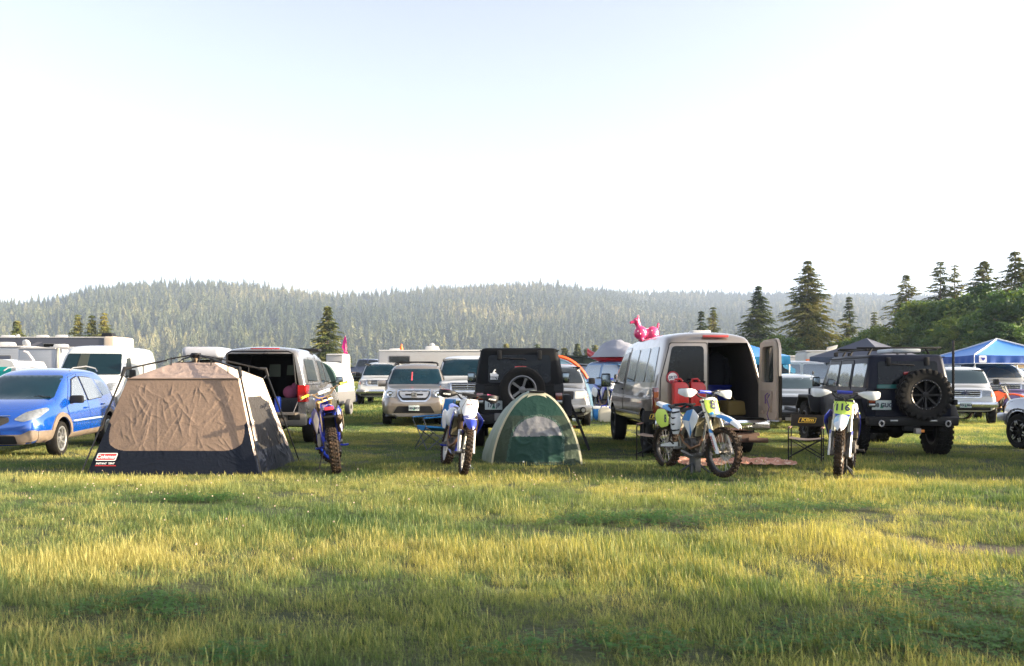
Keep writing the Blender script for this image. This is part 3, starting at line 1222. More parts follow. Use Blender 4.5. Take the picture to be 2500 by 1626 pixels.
# ------------------------------------------------------------------ the air
hb = B()
hb.box((0, 1450, 148.5), (4600, 3300, 303))
hz = hb.build("haze", [], None, ang=None)
hm = bpy.data.materials.new("haze"); hm.use_nodes = True
hn = hm.node_tree
hn.nodes.remove(hn.nodes["Principled BSDF"])
pv = hn.nodes.new("ShaderNodeVolumePrincipled")
pv.inputs["Color"].default_value = (0.60, 0.74, 1.0, 1)
pv.inputs["Density"].default_value = 0.00018
pv.inputs["Anisotropy"].default_value = 0.15
hn.links.new(pv.outputs[0], hn.nodes["Material Output"].inputs["Volume"])
hz.data.materials.append(hm)
tag(hz, kind="stuff")
# ------------------------------------------------------------------ vehicle kit
M_GLASS = mat("tinted glass", (0.006, 0.010, 0.012), rough=0.03, spec=0.9, dirtamt=0.12, dirt=(0.2, 0.2, 0.18), dscale=2.0)
M_TEAL = mat("teal tinted windscreen", (0.002, 0.016, 0.026), rough=0.03, spec=0.3, dirtamt=0.08, dirt=(0.1, 0.13, 0.12), dscale=2.5, var=0.5, vscale=2.0)
M_PALEGL = mat("sky bright glass", (0.30, 0.33, 0.35), rough=0.05, metal=0.75, dirtamt=0.06, dirt=(0.2, 0.2, 0.18), dscale=2.0)
M_BLACKP = mat("black plastic", (0.005, 0.005, 0.006), rough=0.55, spec=.3, bump=0.1, bscale=90)
M_GREYP = mat("grey plastic", (0.12, 0.12, 0.125), rough=0.6, bump=0.1, bscale=90)
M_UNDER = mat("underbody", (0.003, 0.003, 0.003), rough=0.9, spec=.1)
M_RUBBER = mat("tyre rubber", (0.006, 0.006, 0.006), rough=0.8, spec=.25, bump=0.3, bscale=60, dirtamt=0.35, dirt=(0.03, 0.024, 0.018), dscale=9)
M_ALLOY = mat("alloy", (0.55, 0.56, 0.58), rough=0.3, metal=0.85, dirtamt=0.3, dirt=(0.18, 0.15, 0.12))
M_CHROME = mat("chrome", (0.75, 0.76, 0.78), rough=0.12, metal=1.0, dirtamt=0.2)
M_STEEL = mat("steel", (0.35, 0.35, 0.36), rough=0.45, metal=0.8, dirtamt=0.4)
M_LAMP = mat("headlamp lens", (0.25, 0.27, 0.29), rough=0.12, metal=0.5, coat=1.0, var=0.75, vscale=16)
M_AMBER = mat("amber lens", (0.8, 0.25, 0.03), rough=0.15, coat=1.0)
M_RED = mat("red lens", (0.32, 0.006, 0.005), rough=0.12, coat=1.0)
M_DKRED = mat("dark red lens", (0.16, 0.01, 0.008), rough=0.12, coat=1.0)
M_SEAM = mat("panel gap", (0.01, 0.01, 0.01), rough=0.9)
M_PLATE = mat("number plate", (0.45, 0.52, 0.52), rough=0.4, bump=0.05)
M_PLATEG = mat("plate green", (0.03, 0.22, 0.13), rough=0.5)
M_INK = mat("dark lettering", (0.015, 0.02, 0.05), rough=0.5)
M_WHITEL = mat("white lettering", (0.8, 0.8, 0.8), rough=0.5)


def tab(T, y):
    return lerp_tab(T, y)


class Car:
    def __init__(s, name, label, cat, body_mat, loc=(0, 0, 0), rz=0, scale=1.0, group=None):
        s.root = thing(name, label, cat, loc, rz, scale, group)
        s.bm_ = body_mat
        s.body = None

    def loft(s, ys, top, belt, wm, wb, wt, zb=0.28, z1=0.42, crown=0.03, lower=0.93, sub=2, name="body", m=None, shr=0.09, crease=0.0):
        """ys: stations from back to front; the other tables give heights and half widths along y"""
        b = B()
        rings = []
        for y in ys:
            zt = tab(top, y) if not callable(top) else top(y)
            zbelt = min(tab(belt, y), zt - 0.035)
            W_ = tab(wm, y); WB = tab(wb, y) if zt - zbelt > .1 else min(W_ - .02, tab(wb, y))
            gh = zt - zbelt
            WT = tab(wt, y) if gh > 0.15 else WB - 0.03
            if 0.15 < gh:
                full = max(1e-3, max(v for _, v in top) - tab(belt, y)) if not callable(top) else gh
                WT = WB + (tab(wt, y) - WB) * min(1, gh / full)
            zB = tab(zb, y) if isinstance(zb, list) else zb
            z1_ = zB + (z1 - (zb if not isinstance(zb, list) else min(q for _, q in zb)))
            z1_ = min(z1_, zbelt - .12)
            zsh = zt - min(0.07, gh * 0.45)
            cr = crown * (1 if gh > .15 else .8)
            r = [(0, y, zB), (W_ * lower, y, zB), (W_, y, z1_), (W_ * 1.005, y, z1_ + (zbelt - z1_) * .6), (WB, y, zbelt), (WT, y, zsh), (WT - shr, y, zt), (WT * .4, y, zt + cr), ]
            ring = [Vector(p) for p in r] + [Vector((0, y, zt + cr * 1.1))] + [Vector((-p[0], p[1], p[2])) for p in reversed(r[1:])]
            rings.append(ring)
        b.loft(rings)
        bmesh.ops.recalc_face_normals(b.bm, faces=b.bm.faces[:])
        o = b.build(name, m or s.bm_, s.root, ang=None)
        if crease:
            att = o.data.attributes.new("crease_edge", 'FLOAT', 'EDGE')
            att.data.foreach_set("value", [crease] * len(o.data.edges))
        if sub:
            md = o.modifiers.new("s", 'SUBSURF'); md.levels = sub; md.render_levels = sub
            bake(o, 40)
        s.body = o
        s.bvh = bvh_of(o)
        return o

    def arches(s, axles, r, hw, depth=0.32, zc=None):
        """hollow wheel wells under the body"""
        zc = zc if zc is not None else r - 0.06
        b = B()
        for y in axles:
            for sx in (1, -1):
                pts = []
                for k in range(25):
                    a = PI * k / 24
                    pts.append((y + r * math.cos(a), zc + r * math.sin(a)))
                pts = [(y + r, -0.3)] + pts + [(y - r, -0.3)]
                x0, x1 = sorted((sx * (hw - depth), sx * (hw + 0.3)))
                b.prism(pts, 'X', x0, x1)
        b.bm.normal_update()
        boolean_cut(s.body, b, ang=40)
        for y in axles:
            pass
        return s.body

    def d(s, name, outline, axis, m, off=0.006, parent=None, **k):
        return decal(name, outline, axis, m, parent or s.root, s.bvh, off=off, **k)

    def both(s, name, outline, m, off=0.006, parent=None, sides=('R', 'L'), **k):
        return [s.d(name, outline, a, m, off, parent, **k) for a in sides]

    def door(s, outline, window=None, handle=None, sides=('R', 'L'), m=None, glass=None, gap=0.008, name="door", frame_m=None):
        out = []
        for a in sides:
            cx = sum(p[0] for p in outline) / len(outline); cz = sum(p[1] for p in outline) / len(outline)
            big = [(cx + (p[0] - cx) * (1 + gap * 1.6), cz + (p[1] - cz) * (1 + gap * 1.4)) for p in outline]
            dr = s.d(name, outline, a, m or s.bm_, off=0.009, skirt=0.006)
            s.d("door_seal", big, a, M_SEAM, off=0.003, parent=dr, skirt=0)
            if window:
                if frame_m:
                    cx = sum(p[0] for p in window) / len(window); cz = sum(p[1] for p in window) / len(window)
                    s.d("window_frame", [(cx + (p[0] - cx) * 1.06, cz + (p[1] - cz) * 1.08) for p in window], a, frame_m, off=0.011, parent=dr, skirt=0.01)
                s.d("window", window, a, glass or M_GLASS, off=(0.03 if frame_m else 0.02), parent=dr, skirt=0.01)
            if handle:
                hy, hz_ = handle
                sx = 1 if a == 'R' else -1
                hit = s.bvh.ray_cast(Vector((sx * 4, hy, hz_)), Vector((-sx, 0, 0)))
                x = hit[0].x if hit[0] else sx * .9
                b = B(); b.box((x + sx * .02, hy, hz_), (.035, .17, .032), bev=.01)
                b.build("handle", s.handle_m if hasattr(s, "handle_m") else s.bm_, dr)
            out.append(dr)
        return out

    def mirror(s, y, z, x, size=(.2, .1, .14), m=None, sides=(1, -1), glass=True, arm=.1):
        for sx in sides:
            b = B()
            b.box((sx * (x + arm), y, z + .03), (size[0], size[1], size[2]), bev=min(size) * .32, taper=(.9, .9))
            b.tube([(sx * (x - .03), y, z - .03), (sx * (x + arm), y, z)], .02, 6)
            o = b.build("side_mirror", m or M_BLACKP, s.root)
            if glass:
                g = B(); g.box((sx * (x + arm), y - size[1] * .5 - .001, z + .03), (size[0] * .82, .008, size[2] * .78), bev=.003)
                g.build("mirror_glass", mat("mirror glass", (0.25, 0.3, 0.33), rough=.03, metal=.9), o)

    def wheels(s, axles, r, w, hw, style="five", rim_r=None, rim_m=None, mt=False, tyre_m=None, detail=True):
        protos = None
        for y in axles:
            for sx in (1, -1):
                if protos is None:
                    protos = make_wheel(s.root, r, w, style, rim_r, rim_m, mt, tyre_m)
                    t = protos
                else:
                    t = copy_tree(protos); t.parent = s.root
                t.location = (sx * (hw - w / 2), y, r)
                t.rotation_euler = (0, 0, 0 if sx > 0 else PI)

    def plate(s, y, z, text, axis, size=(.31, .155), green=True):
        x0, x1 = -size[0] / 2, size[0] / 2
        sy = 1 if axis == 'F' else -1
        b = B(); b.box((0, y, z), (size[0], .012, size[1]), bev=.004)
        pl = b.build("number_plate", M_PLATE, s.root)
        if green:
            g = B(); g.prism([(-.03, z - .06), (.03, z - .06), (0, z + .055)], 'Y', y + sy * .006, y + sy * .009)
            g.build("emblem", M_PLATEG, pl)
        M = frame((0, y + sy * .011, z - .005), (-sy, 0, 0) if axis == 'F' else (1, 0, 0), (0, 0, 1))
        lettering("lettering", text, size[1] * .62, M, M_INK, pl, bold=True, stretch=.92)
        return pl


def make_wheel(parent, r, w, style="five", rim_r=None, rim_m=None, mt=False, tyre_m=None):
    """outer face toward +x"""
    rr = rim_r or r * .66
    b = B()
    h = w / 2
    sh = .02
    prof = [(rr, -h * .8), (rr + .02, -h * .92), (r * .86, -h), (r * .95, -h * .93), (r - .004, -h * .72), (r, -h * .35), (r, h * .35), (r - .004, h * .72), (r * .95, h * .93), (r * .86, h), (rr + .02, h * .92), (rr, h * .8)]
    b.lathe(prof, 40)
    if mt:
        n = 26
        for k in range(n):
            a = 2 * PI * k / n
            for j, (xx, ln, da) in enumerate(((-.68, .5, 0), (-.2, .42, .5), (.22, .42, 0), (.68, .5, .5))):
                aa = a + da * 2 * PI / n
                M = Matrix.Rotation(aa, 4, 'X')
                bb = B(); bb.box((xx * h, 0, r + .004), (ln * w * .52, 2 * PI * r / n * .62, .024), bev=.003, rot=(0, 0, (.35 if j % 2 else -.35)))
                b._merge(bb.bm, M)
            # shoulder lugs
            for sx in (1, -1):
                M = Matrix.Rotation(a + (.5 if sx > 0 else 0) * 2 * PI / n, 4, 'X')
                bb = B(); bb.box((sx * h * .98, 0, r * .93), (.02, 2 * PI * r / n * .55, .07), bev=.004)
                b._merge(bb.bm, M)
    t = bpy.data.objects.new("wheel", None)
    t.empty_display_size = .1
    C.objects.link(t); t.parent = parent
    tyre = b.build("tyre", tyre_m or M_RUBBER, t, ang=40)
    m = rim_m or M_ALLOY
    b = B()
    fx = h * .78
    b.lathe([(rr + .008, h * .86), (rr - .012, h * .9), (rr - .03, h * .8), (rr - .04, -h * .7), (rr + .005, -h * .75)], 40)
    if style == "steel":
        b.lathe([(rr - .03, fx * .5), (rr * .75, fx * .2), (rr * .45, fx * .75), (.0, fx * .8)], 32)
        for k in range(8):
            a = 2 * PI * k / 8
            b.mi = 1
            b.cyl((fx * .45, rr * .62 * math.cos(a), rr * .62 * math.sin(a)), (fx * .52, rr * .62 * math.cos(a), rr * .62 * math.sin(a)), .025, n=8)
            b.mi = 0
    else:
        n, wd, taper_, split = {"five": (5, .11, .8, 0), "swirl": (7, .07, 1.2, .55), "split5": (5, .085, 1.2, 0), "eight": (8, .06, .9, 0), "six": (6, .1, .8, 0), "mesh": (10, .035, 1, 0), "dark8": (8, .07, 1.25, 0)}[style]
        b.mi = 1
        b.lathe([(rr - .035, fx * .3), (rr * .5, fx * .1), (0, fx * .1)], 24)
        b.mi = 0
        for k in range(n):
            a = 2 * PI * k / n
            r0_, r1_ = rr * .16, rr - .02
            sw = split
            pts = []
            for (rad, half, ang_, x) in ((r0_, wd * .55 * .9, 0, fx * .86), (rr * .55, wd * .5, sw * .35, fx * .92), (r1_, wd * .5 * taper_, sw, fx * .98)):
                for sg in (-1, 1):
                    aa = a + ang_ + sg * half / rad * .5
                    pts.append(Vector((x, rad * math.cos(aa), rad * math.sin(aa))))
            v = [b.bm.verts.new(p) for p in pts] + [b.bm.verts.new(p - Vector((.035, 0, 0))) for p in pts]
            for q in ((0, 1, 3, 2), (2, 3, 5, 4), (0, 2, 8, 6), (2, 4, 10, 8), (1, 7, 9, 3), (3, 9, 11, 5), (4, 5, 11, 10)):
                f = b.bm.faces.new([v[i] for i in q]); f.material_index = 0
        b.lathe([(rr * .24, fx * .5), (rr * .22, fx * .95), (rr * .1, fx * 1.02), (0, fx * 1.02)], 16)
    b.build("rim", [m, M_UNDER], t, ang=35)
    return t


def place(local, px, py, rz, scale):
    """location that puts the local ground point (x, y) on the photo pixel (px, py)"""
    g = W(px, py)
    a = R(rz)
    x, y = local[0] * scale, local[1] * scale
    loc = Vector((g.x - (x * math.cos(a) - y * math.sin(a)), g.y - (x * math.sin(a) + y * math.cos(a)), 0))
    return loc
# ------------------------------------------------------------------ blue hatchback (nearest, left)
P_BLUE = paint("metallic blue", (0.001, 0.065, 0.38), metal=.3, rough=.24, dirt=.03)
P_TAUPE = mat("taupe cladding", (0.13, 0.105, 0.085), rough=.5, dirtamt=.4)
rz = 188
loc = place((-.86, 1.3), 152, 1112, rz, .96)
c = Car("hatchback", "blue hatchback with grey brown lower cladding left of the tan tent", "car", P_BLUE, loc, rz, .96)
top = [(-2.18, .62), (-2.16, 1.0), (-1.95, 1.42), (-1.6, 1.56), (-.6, 1.61), (.35, 1.55), (1.28, 1.05), (1.7, .97), (2.08, .80), (2.17, .62)]
c.loft([-2.18, -2.16, -2.1, -1.9, -1.6, -1.0, -.3, .3, .8, 1.26, 1.34, 1.7, 2.0, 2.1, 2.17], top, [(-2.2, .98), (-1, .98), (1.2, .92), (2.2, .7)],
       [(-2.18, .72), (-2.0, .86), (-1.3, .885), (1.2, .885), (1.8, .86), (2.05, .74), (2.17, .58)], [(-2.2, .70), (-1.8, .82), (1.2, .83), (1.8, .79), (2.1, .66), (2.2, .5)],
       [(-2.2, .5), (-1.9, .54), (-.6, .60), (.4, .60), (1.2, .66)], zb=.24, z1=.4)
c.arches((1.3, -1.3), .385, .89)
c.bvh = bvh_of(c.body)
c.handle_m = P_BLUE
c.d("windscreen", roundpoly([(-.70, 1.04), (.70, 1.04), (.57, 1.475), (-.57, 1.475)], .06), 'F', M_TEAL, off=.009)
c.door(roundpoly([(-.1, .36), (.93, .36), (1.0, .9), (.34, 1.44), (-.1, 1.5)], .05), roundpoly([(-.06, .985), (.82, .95), (.30, 1.385), (-.06, 1.45)], .04), (.08, .84), glass=M_PALEGL, frame_m=M_BLACKP)
c.door(roundpoly([(-1.12, .62), (-.88, .36), (-.12, .36), (-.12, 1.5), (-.95, 1.46), (-1.1, 1.2)], .05), roundpoly([(-1.04, 1.03), (-.16, .985), (-.16, 1.45), (-.86, 1.42)], .05), (-.95, .88), glass=M_PALEGL, frame_m=M_BLACKP)
c.both("quarter_window", roundpoly([(-1.78, 1.10), (-1.16, 1.05), (-1.0, 1.40), (-1.5, 1.36)], .05), M_PALEGL, off=.01)
c.both("side_moulding", rrect(-.95, .60, .85, .635, .012), mat("bright moulding", (.45, .5, .58), rough=.3, metal=.5), off=.03)
c.both("sill_cladding", roundpoly([(-.88, .25), (.92, .25), (.9, .40), (-.86, .42)], .03), P_TAUPE, off=.016)
for ay in (1.3, -1.3):
    arch = [(ay + .47 * math.cos(PI * k / 14 - .12), .33 + .45 * math.sin(PI * k / 14 - .12) * 1.04) for k in range(15)] + [(ay + .39 * math.cos(PI - PI * k / 14 + .05), .33 + .385 * math.sin(PI - PI * k / 14 + .05)) for k in range(15)]
    c.both("arch_cladding", arch, P_TAUPE, off=.018)
c.d("headlight", roundpoly([(-.36, .70), (-.52, .83), (-.74, .90), (-.78, .86), (-.72, .72), (-.52, .66)], .04), 'F', M_LAMP, off=.008, grid=.05)
c.d("headlight", roundpoly([(.36, .70), (.52, .83), (.74, .90), (.78, .86), (.72, .72), (.52, .66)], .04), 'F', M_LAMP, off=.008, grid=.05)
c.d("grille", roundpoly([(-.3, .66), (-.12, .58), (.12, .58), (.3, .66), (.28, .75), (-.28, .75)], .04), 'F', mat("grille mesh", (.015, .015, .017), rough=.6, bump=1.0, bscale=220), off=.008)
b = B()
for sx in (1, -1):
    b.tube([(sx * .02, 2.19, .76), (sx * .32, 2.15, .77)], .01, 6)
b.build("grille_trim", M_CHROME, c.root)
c.d("lower_bumper", roundpoly([(-.72, .27), (.72, .27), (.74, .5), (.64, .52), (.5, .44), (-.5, .44), (-.64, .52), (-.74, .5)], .04), 'F', P_TAUPE, off=.02)
c.both("bumper_corner", roundpoly([(1.76, .27), (2.02, .29), (2.05, .50), (1.74, .50)], .03), P_TAUPE, off=.022)
c.d("air_intake", roundpoly([(-.44, .28), (.44, .28), (.40, .42), (-.40, .42)], .03), 'F', M_BLACKP, off=.026)
for sx in (1, -1):
    b = B(); b.lathe([(.062, 0), (.062, .03), (.05, .035), (0, .03)], 16, Matrix.Translation((sx * .63, 2.04, .37)) @ Matrix.Rotation(-sx * .35, 4, 'Z'), axis='Y')
    b.build("fog_light", M_LAMP, c.root)
for sx in (1, -1):
    b = B(); b.tube([(sx * .60, .2, 1.56), (sx * .60, .0, 1.62), (sx * .58, -.8, 1.66), (sx * .56, -1.4, 1.62), (sx * .55, -1.55, 1.56)], [.012, .014, .014, .014, .012], 6)
    b.build("roof_rail", mat("rail grey", (.3, .3, .3), rough=.4, metal=.5), c.root)
c.mirror(.78, .99, .84, (.24, .12, .15), M_BLACKP)
b = B(); b.box((0, 1.28, 1.075), (1.3, .05, .02), bev=.008); b.tube([(-.5, 1.26, 1.09), (.0, 1.12, 1.14)], .008, 5); b.tube([(.1, 1.27, 1.09), (.62, 1.13, 1.13)], .008, 5)
b.build("wiper", M_BLACKP, c.root)
c.wheels((1.3, -1.3), .315, .2, .87, "swirl", rim_r=.222)

# ------------------------------------------------------------------ gold and silver SUV facing the camera
P_GOLD = paint("champagne metallic", (0.23, 0.195, 0.16), metal=.55, rough=.3, dirt=.35)
rz = 184.5
loc = place((0, 2.0), 1012, 1040, rz, .95)
c = Car("suv", "champagne SUV with wide chrome grille facing the camera behind the blue folding chair", "car", P_GOLD, loc, rz, .95)
top = [(-2.40, .75), (-2.38, 1.15), (-2.28, 1.7), (-2.1, 1.79), (-.8, 1.84), (.3, 1.80), (1.12, 1.21), (1.25, 1.17), (2.0, 1.09), (2.33, .95), (2.42, .72)]
c.loft([-2.40, -2.38, -2.3, -2.1, -1.6, -.8, 0, .3, .7, 1.12, 1.25, 1.7, 2.1, 2.3, 2.38, 2.42], top, [(-2.4, 1.12), (1.1, 1.10), (2.4, .9)],
       [(-2.4, .9), (-2.1, .98), (2.0, .98), (2.28, .9), (2.42, .78)], [(-2.4, .86), (-2.1, .93), (1.2, .93), (2.0, .9), (2.42, .72)], [(-2.4, .70), (-1.8, .72), (.3, .74), (1.1, .80)], zb=.28, z1=.48)
c.arches((1.4, -1.38), .43, .98)
c.bvh = bvh_of(c.body)
c.d("windscreen", roundpoly([(-.83, 1.225), (.83, 1.225), (.70, 1.70), (-.70, 1.70)], .05), 'F', M_TEAL, off=.009)
c.door(roundpoly([(-.05, .42), (.95, .42), (1.0, 1.15), (.35, 1.72), (-.05, 1.76)], .05), roundpoly([(0, 1.18), (.85, 1.16), (.33, 1.64), (0, 1.68)], .04), (.1, 1.0), frame_m=M_BLACKP)
c.door(roundpoly([(-1.05, .7), (-.8, .42), (-.08, .42), (-.08, 1.76), (-1.02, 1.72)], .05), roundpoly([(-.98, 1.20), (-.14, 1.18), (-.14, 1.68), (-.96, 1.64)], .04), (-.88, 1.02), frame_m=M_BLACKP)
c.both("quarter_window", roundpoly([(-2.05, 1.22), (-1.12, 1.2), (-1.1, 1.64), (-1.95, 1.60)], .05), M_GLASS, off=.01)
for sx in (1, -1):
    hl = [(sx * .52, .86), (sx * .93, .82), (sx * .95, 1.0), (sx * .84, 1.07), (sx * .54, 1.06)]
    h_ = c.d("headlight", roundpoly(hl, .03), 'F', M_LAMP, off=.012, grid=.05)
    c.d("indicator", roundpoly([(sx * .87, .85), (sx * .935, .85), (sx * .94, .98), (sx * .87, 1.0)], .01), 'F', mat("pale amber lens", (.6, .4, .3), rough=.15, coat=1), off=.018, parent=h_)
    b = B(); b.lathe([(.085, 0), (.085, .02), (.06, .0), (0, .01)], 16, Matrix.Translation((sx * .69, 2.36, .955)) @ Matrix.Rotation(-sx * .2, 4, 'Z'), axis='Y'); b.build("reflector", M_CHROME, h_)
    b = B(); b.lathe([(.06, 0), (.06, .03), (.045, .035), (0, .02)], 16, Matrix.Translation((sx * .74, 2.29, .54)) @ Matrix.Rotation(-sx * .3, 4, 'Z'), axis='Y'); b.build("fog_light", M_LAMP, c.root)
gr = c.d("grille", roundpoly([(-.46, 1.05), (.46, 1.05), (.46, .92), (.34, .76), (-.34, .76), (-.46, .92)], .04), 'F', M_BLACKP, off=.01)
oc = roundpoly([(-.50, 1.09), (.50, 1.09), (.50, .90), (.36, .725), (-.36, .725), (-.50, .90)], .05)
c.d("grille_surround", oc, 'F', M_CHROME, off=.018, parent=gr, hole=roundpoly([(-.455, 1.05), (.455, 1.05), (.455, .92), (.335, .765), (-.335, .765), (-.455, .92)], .05), skirt=.03)
c.d("grille_bar", roundpoly([(-.42, 1.015), (.42, 1.015), (.42, .94), (.34, .84), (-.34, .84), (-.42, .94)], .03), 'F', mat("satin chrome", (.55, .56, .58), rough=.3, metal=.8), off=.03, parent=gr,
    hole=roundpoly([(-.27, .955), (.27, .955), (.25, .905), (-.25, .905)], .02), skirt=.03)
b = B()
yy = 2.465
b.prism(rrect(-.085, .87, .085, 1.0, .03), 'Y', yy - .03, yy)
b.mi = 1
for sx in (1, -1):
    b.prism([(sx * .03, .89), (sx * .055, .89), (sx * .07, .98), (sx * .045, .98)], 'Y', yy, yy + .012)
b.prism([(-.04, .922), (.04, .922), (.04, .944), (-.04, .944)], 'Y', yy, yy + .012)
b.build("emblem", [M_GREYP, M_CHROME], gr)
c.d("lower_grille", roundpoly([(-.60, .40), (.60, .40), (.48, .60), (-.48, .60)], .03), 'F', M_BLACKP, off=.01)
c.d("skid_plate", roundpoly([(-.86, .30), (.86, .30), (.82, .38), (-.82, .38)], .02), 'F', M_GREYP, off=.016)
c.plate(2.455, .545, "145 BKX", 'F')
c.mirror(.85, 1.22, .93, (.26, .13, .2), P_GOLD)
b = B()
for sx in (1, -1):
    b.tube([(sx * .66, .25, 1.80), (sx * .66, .1, 1.88), (sx * .66, -1.7, 1.9), (sx * .66, -1.85, 1.82)], .02, 6)
b.tube([(-.66, -.05, 1.89), (-.5, -.05, 1.92), (.5, -.05, 1.92), (.66, -.05, 1.89)], .022, 6)
b.tube([(-.66, -1.2, 1.9), (0, -1.2, 1.93), (.66, -1.2, 1.9)], .022, 6)
b.build("roof_rack", M_BLACKP, c.root)
c.d("mirror_tassel", [(.10, 1.34), (.13, 1.34), (.13, 1.6), (.10, 1.6)], "F", mat("pink tassel", (.7, .08, .1), rough=.7), off=.014)
c.wheels((1.4, -1.38), .36, .25, .96, "five")
# ------------------------------------------------------------------ box shaped off-roaders seen from behind
P_JET = paint("black paint", (0.006, 0.007, 0.009), metal=.0, rough=.4, dirt=.02, coat=.1, spec=.15)
P_NIGHT = paint("deep blue black paint", (0.004, 0.006, 0.016), metal=.0, rough=.35, dirt=.02, coat=.08, spec=.15)
M_TOP = mat("textured black hardtop", (0.004, 0.0045, 0.0055), rough=.55, spec=.12, bump=.15, bscale=140)
M_DGLASS = mat("dark rear glass", (0.004, 0.006, 0.008), rough=.04, spec=.25, dirtamt=.06, dirt=(.08, .09, .09), dscale=1.6)


def jeep(name, label, loc, rz, sc_, four, paint_m, top_m, tyre_r, lift, spare_style, spare_rim, mt, group=None):
    c = Car(name, label, "off-roader", paint_m, loc, rz, sc_, group)
    L_ = lift
    y0 = -1.95
    yc = .55 + (.5 if four else 0)            # cowl
    yf = yc + 1.45
    ax = (yc + .85, -1.30 if not four else -1.28)
    b = B()
    b.box((0, (y0 + yc) / 2, .87 + L_), (1.60, yc - y0, .64), bev=.05)
    b.box((0, (yc + yf) / 2 - .05, .96 + L_), (1.30, yf - yc + .12, .40), bev=.07, taper=(.90, .98))
    b.box((0, yf - .02, .88 + L_), (1.32, .10, .50), bev=.04)
    b.box((0, 0.1, .56 + L_), (1.2, yf - y0 - .8, .16), bev=.02)
    body = b.build("body", paint_m, c.root); c.body = body
    # hardtop and windscreen frame
    b = B()
    zb, zt = 1.17 + L_, 1.83 + L_
    yw0, yw1 = yc - .02, yc - .42
    def ring(z, hw, ya, yb, r=.09):
        return [Vector((p[0], p[1], z)) for p in rrect(-hw, ya, hw, yb, r, 3)]
    b.loft([ring(zb - .02, .79, y0 + .01, yw0), ring(zb + .08, .785, y0 + .015, yw0 - .05), ring(zt - .06, .70, y0 + .10, yw1 + .02), ring(zt - .015, .675, y0 + .13, yw1 - .01), ring(zt, .62, y0 + .19, yw1 - .08), ])
    top_ = b.build("hardtop", top_m, c.root, ang=50)
    c.bvh = bvh_join([body, top_])
    # gutter line of the roof
    b = B(); b.tube([(.702, y0 + .1, zt - .05), (.702, yw1, zt - .05)], .012, 5); b.tube([(-.702, y0 + .1, zt - .05), (-.702, yw1, zt - .05)], .012, 5)
    b.build("roof_gutter", M_BLACKP, top_)
    # rear glass and tailgate
    g = c.d("rear_window", rrect(-.56, 1.20 + L_, .56, 1.70 + L_, .06), 'K', M_DGLASS, off=.012, grid=.3)
    c.d("tailgate", rrect(-.62, .60 + L_, .62, 1.15 + L_, .03), 'K', paint_m, off=.02, grid=.3)
    b = B(); b.box((0, y0 - .03, 1.165 + L_), (1.26, .03, .025), bev=.008); b.build("window_trim", M_BLACKP, g)
    for sx in (-1, 1):
        b = B(); b.box((sx * .36, y0 + .055, 1.70 + L_), (.075, .06, .16), bev=.012); b.build("hinge", M_BLACKP, g)
        b = B(); b.box((sx * .705, y0 - .03, .93 + L_), (.15, .07, .22), bev=.02)
        b.mi = 1; b.box((sx * .705, y0 - .068, .96 + L_), (.12, .012, .12), bev=.004)
        b.mi = 2; b.box((sx * .705, y0 - .068, .86 + L_), (.12, .012, .05), bev=.004)
        b.build("tail_light", [M_BLACKP, M_DKRED, M_LAMP], c.root)
    b = B(); b.box((.02, y0 + .03, 1.47 + L_), (.21, .05, .055), bev=.012); b.build("brake_light", M_RED, c.root)
    b = B(); b.tube([(-.3, y0 + .06, 1.64 + L_), (.1, y0 + .035, 1.625 + L_), (.12, y0 + .035, 1.61 + L_)], .012, 5)
    b.build("wiper", M_BLACKP, c.root)
    # side windows
    for a in ('L', 'R'):
        segs = [(-1.78, -1.0), (-.9, .02)] if not four else [(-1.80, -1.12), (-.98, -.32), (-.18, .46)]
        for i, (ya, yb) in enumerate(segs):
            front = i == len(segs) - 1
            z0_, z1_ = 1.20 + L_, 1.66 + L_
            out = roundpoly([(ya, z0_), (yb + (.22 if front else 0), z0_), (yb, z1_), (ya, z1_)], .05)
            if i == 0:
                c.d("side_window", out, a, M_PALEGL if four else M_DGLASS, off=.012, grid=.3)
            else:
                cy = (ya + yb) / 2
                dr = c.d("door", roundpoly([(ya - .06, .62 + L_), (yb + .07, .62 + L_), (yb + .26 if front else yb + .06, 1.16 + L_), (yb + .05, 1.73 + L_), (ya - .05, 1.73 + L_)], .05), a, paint_m, off=.012, skirt=.008, grid=.3)
                c.d("door_seal", roundpoly([(ya - .075, .605 + L_), (yb + .085, .605 + L_), (yb + .275 if front else yb + .075, 1.16 + L_), (yb + .065, 1.745 + L_), (ya - .065, 1.745 + L_)], .05), a, M_SEAM, off=.004, parent=dr, skirt=0, grid=.3)
                c.d("window", out, a, M_PALEGL if four else M_DGLASS, off=.024, parent=dr, grid=.3)
                sx = 1 if a == 'R' else -1
                b = B(); b.box((sx * .83, ya + .06, 1.08 + L_), (.035, .13, .035), bev=.01); b.build("handle", M_BLACKP, dr)
    c.mirror(yc - .28, 1.26 + L_, .80, (.17, .10, .22), M_BLACKP, arm=.16)
    # flared wings
    for sx in (1, -1):
        for k, y in enumerate(ax):
            r_ = tyre_r + .10
            pts = [(y - r_ - .12, .60 + L_), (y - r_ * .72, .98 + L_), (y + r_ * .72, .98 + L_), (y + r_ + .12, .66 + L_), (y + r_ + .06, .62 + L_), (y + r_ * .66, .91 + L_), (y - r_ * .66, .91 + L_), (y - r_ - .05, .58 + L_)]
            b = B(); x0, x1 = sorted((sx * .62 if k == 0 else sx * .78, sx * .95)); b.prism(pts, 'X', x0, x1, bev=.02)
            b.build("wheel_flare", M_BLACKP, c.root)
    # undercarriage, bumpers
    b = B()
    b.box((0, (y0 + yf) / 2, .50 + L_), (.85, yf - y0 - .3, .13))
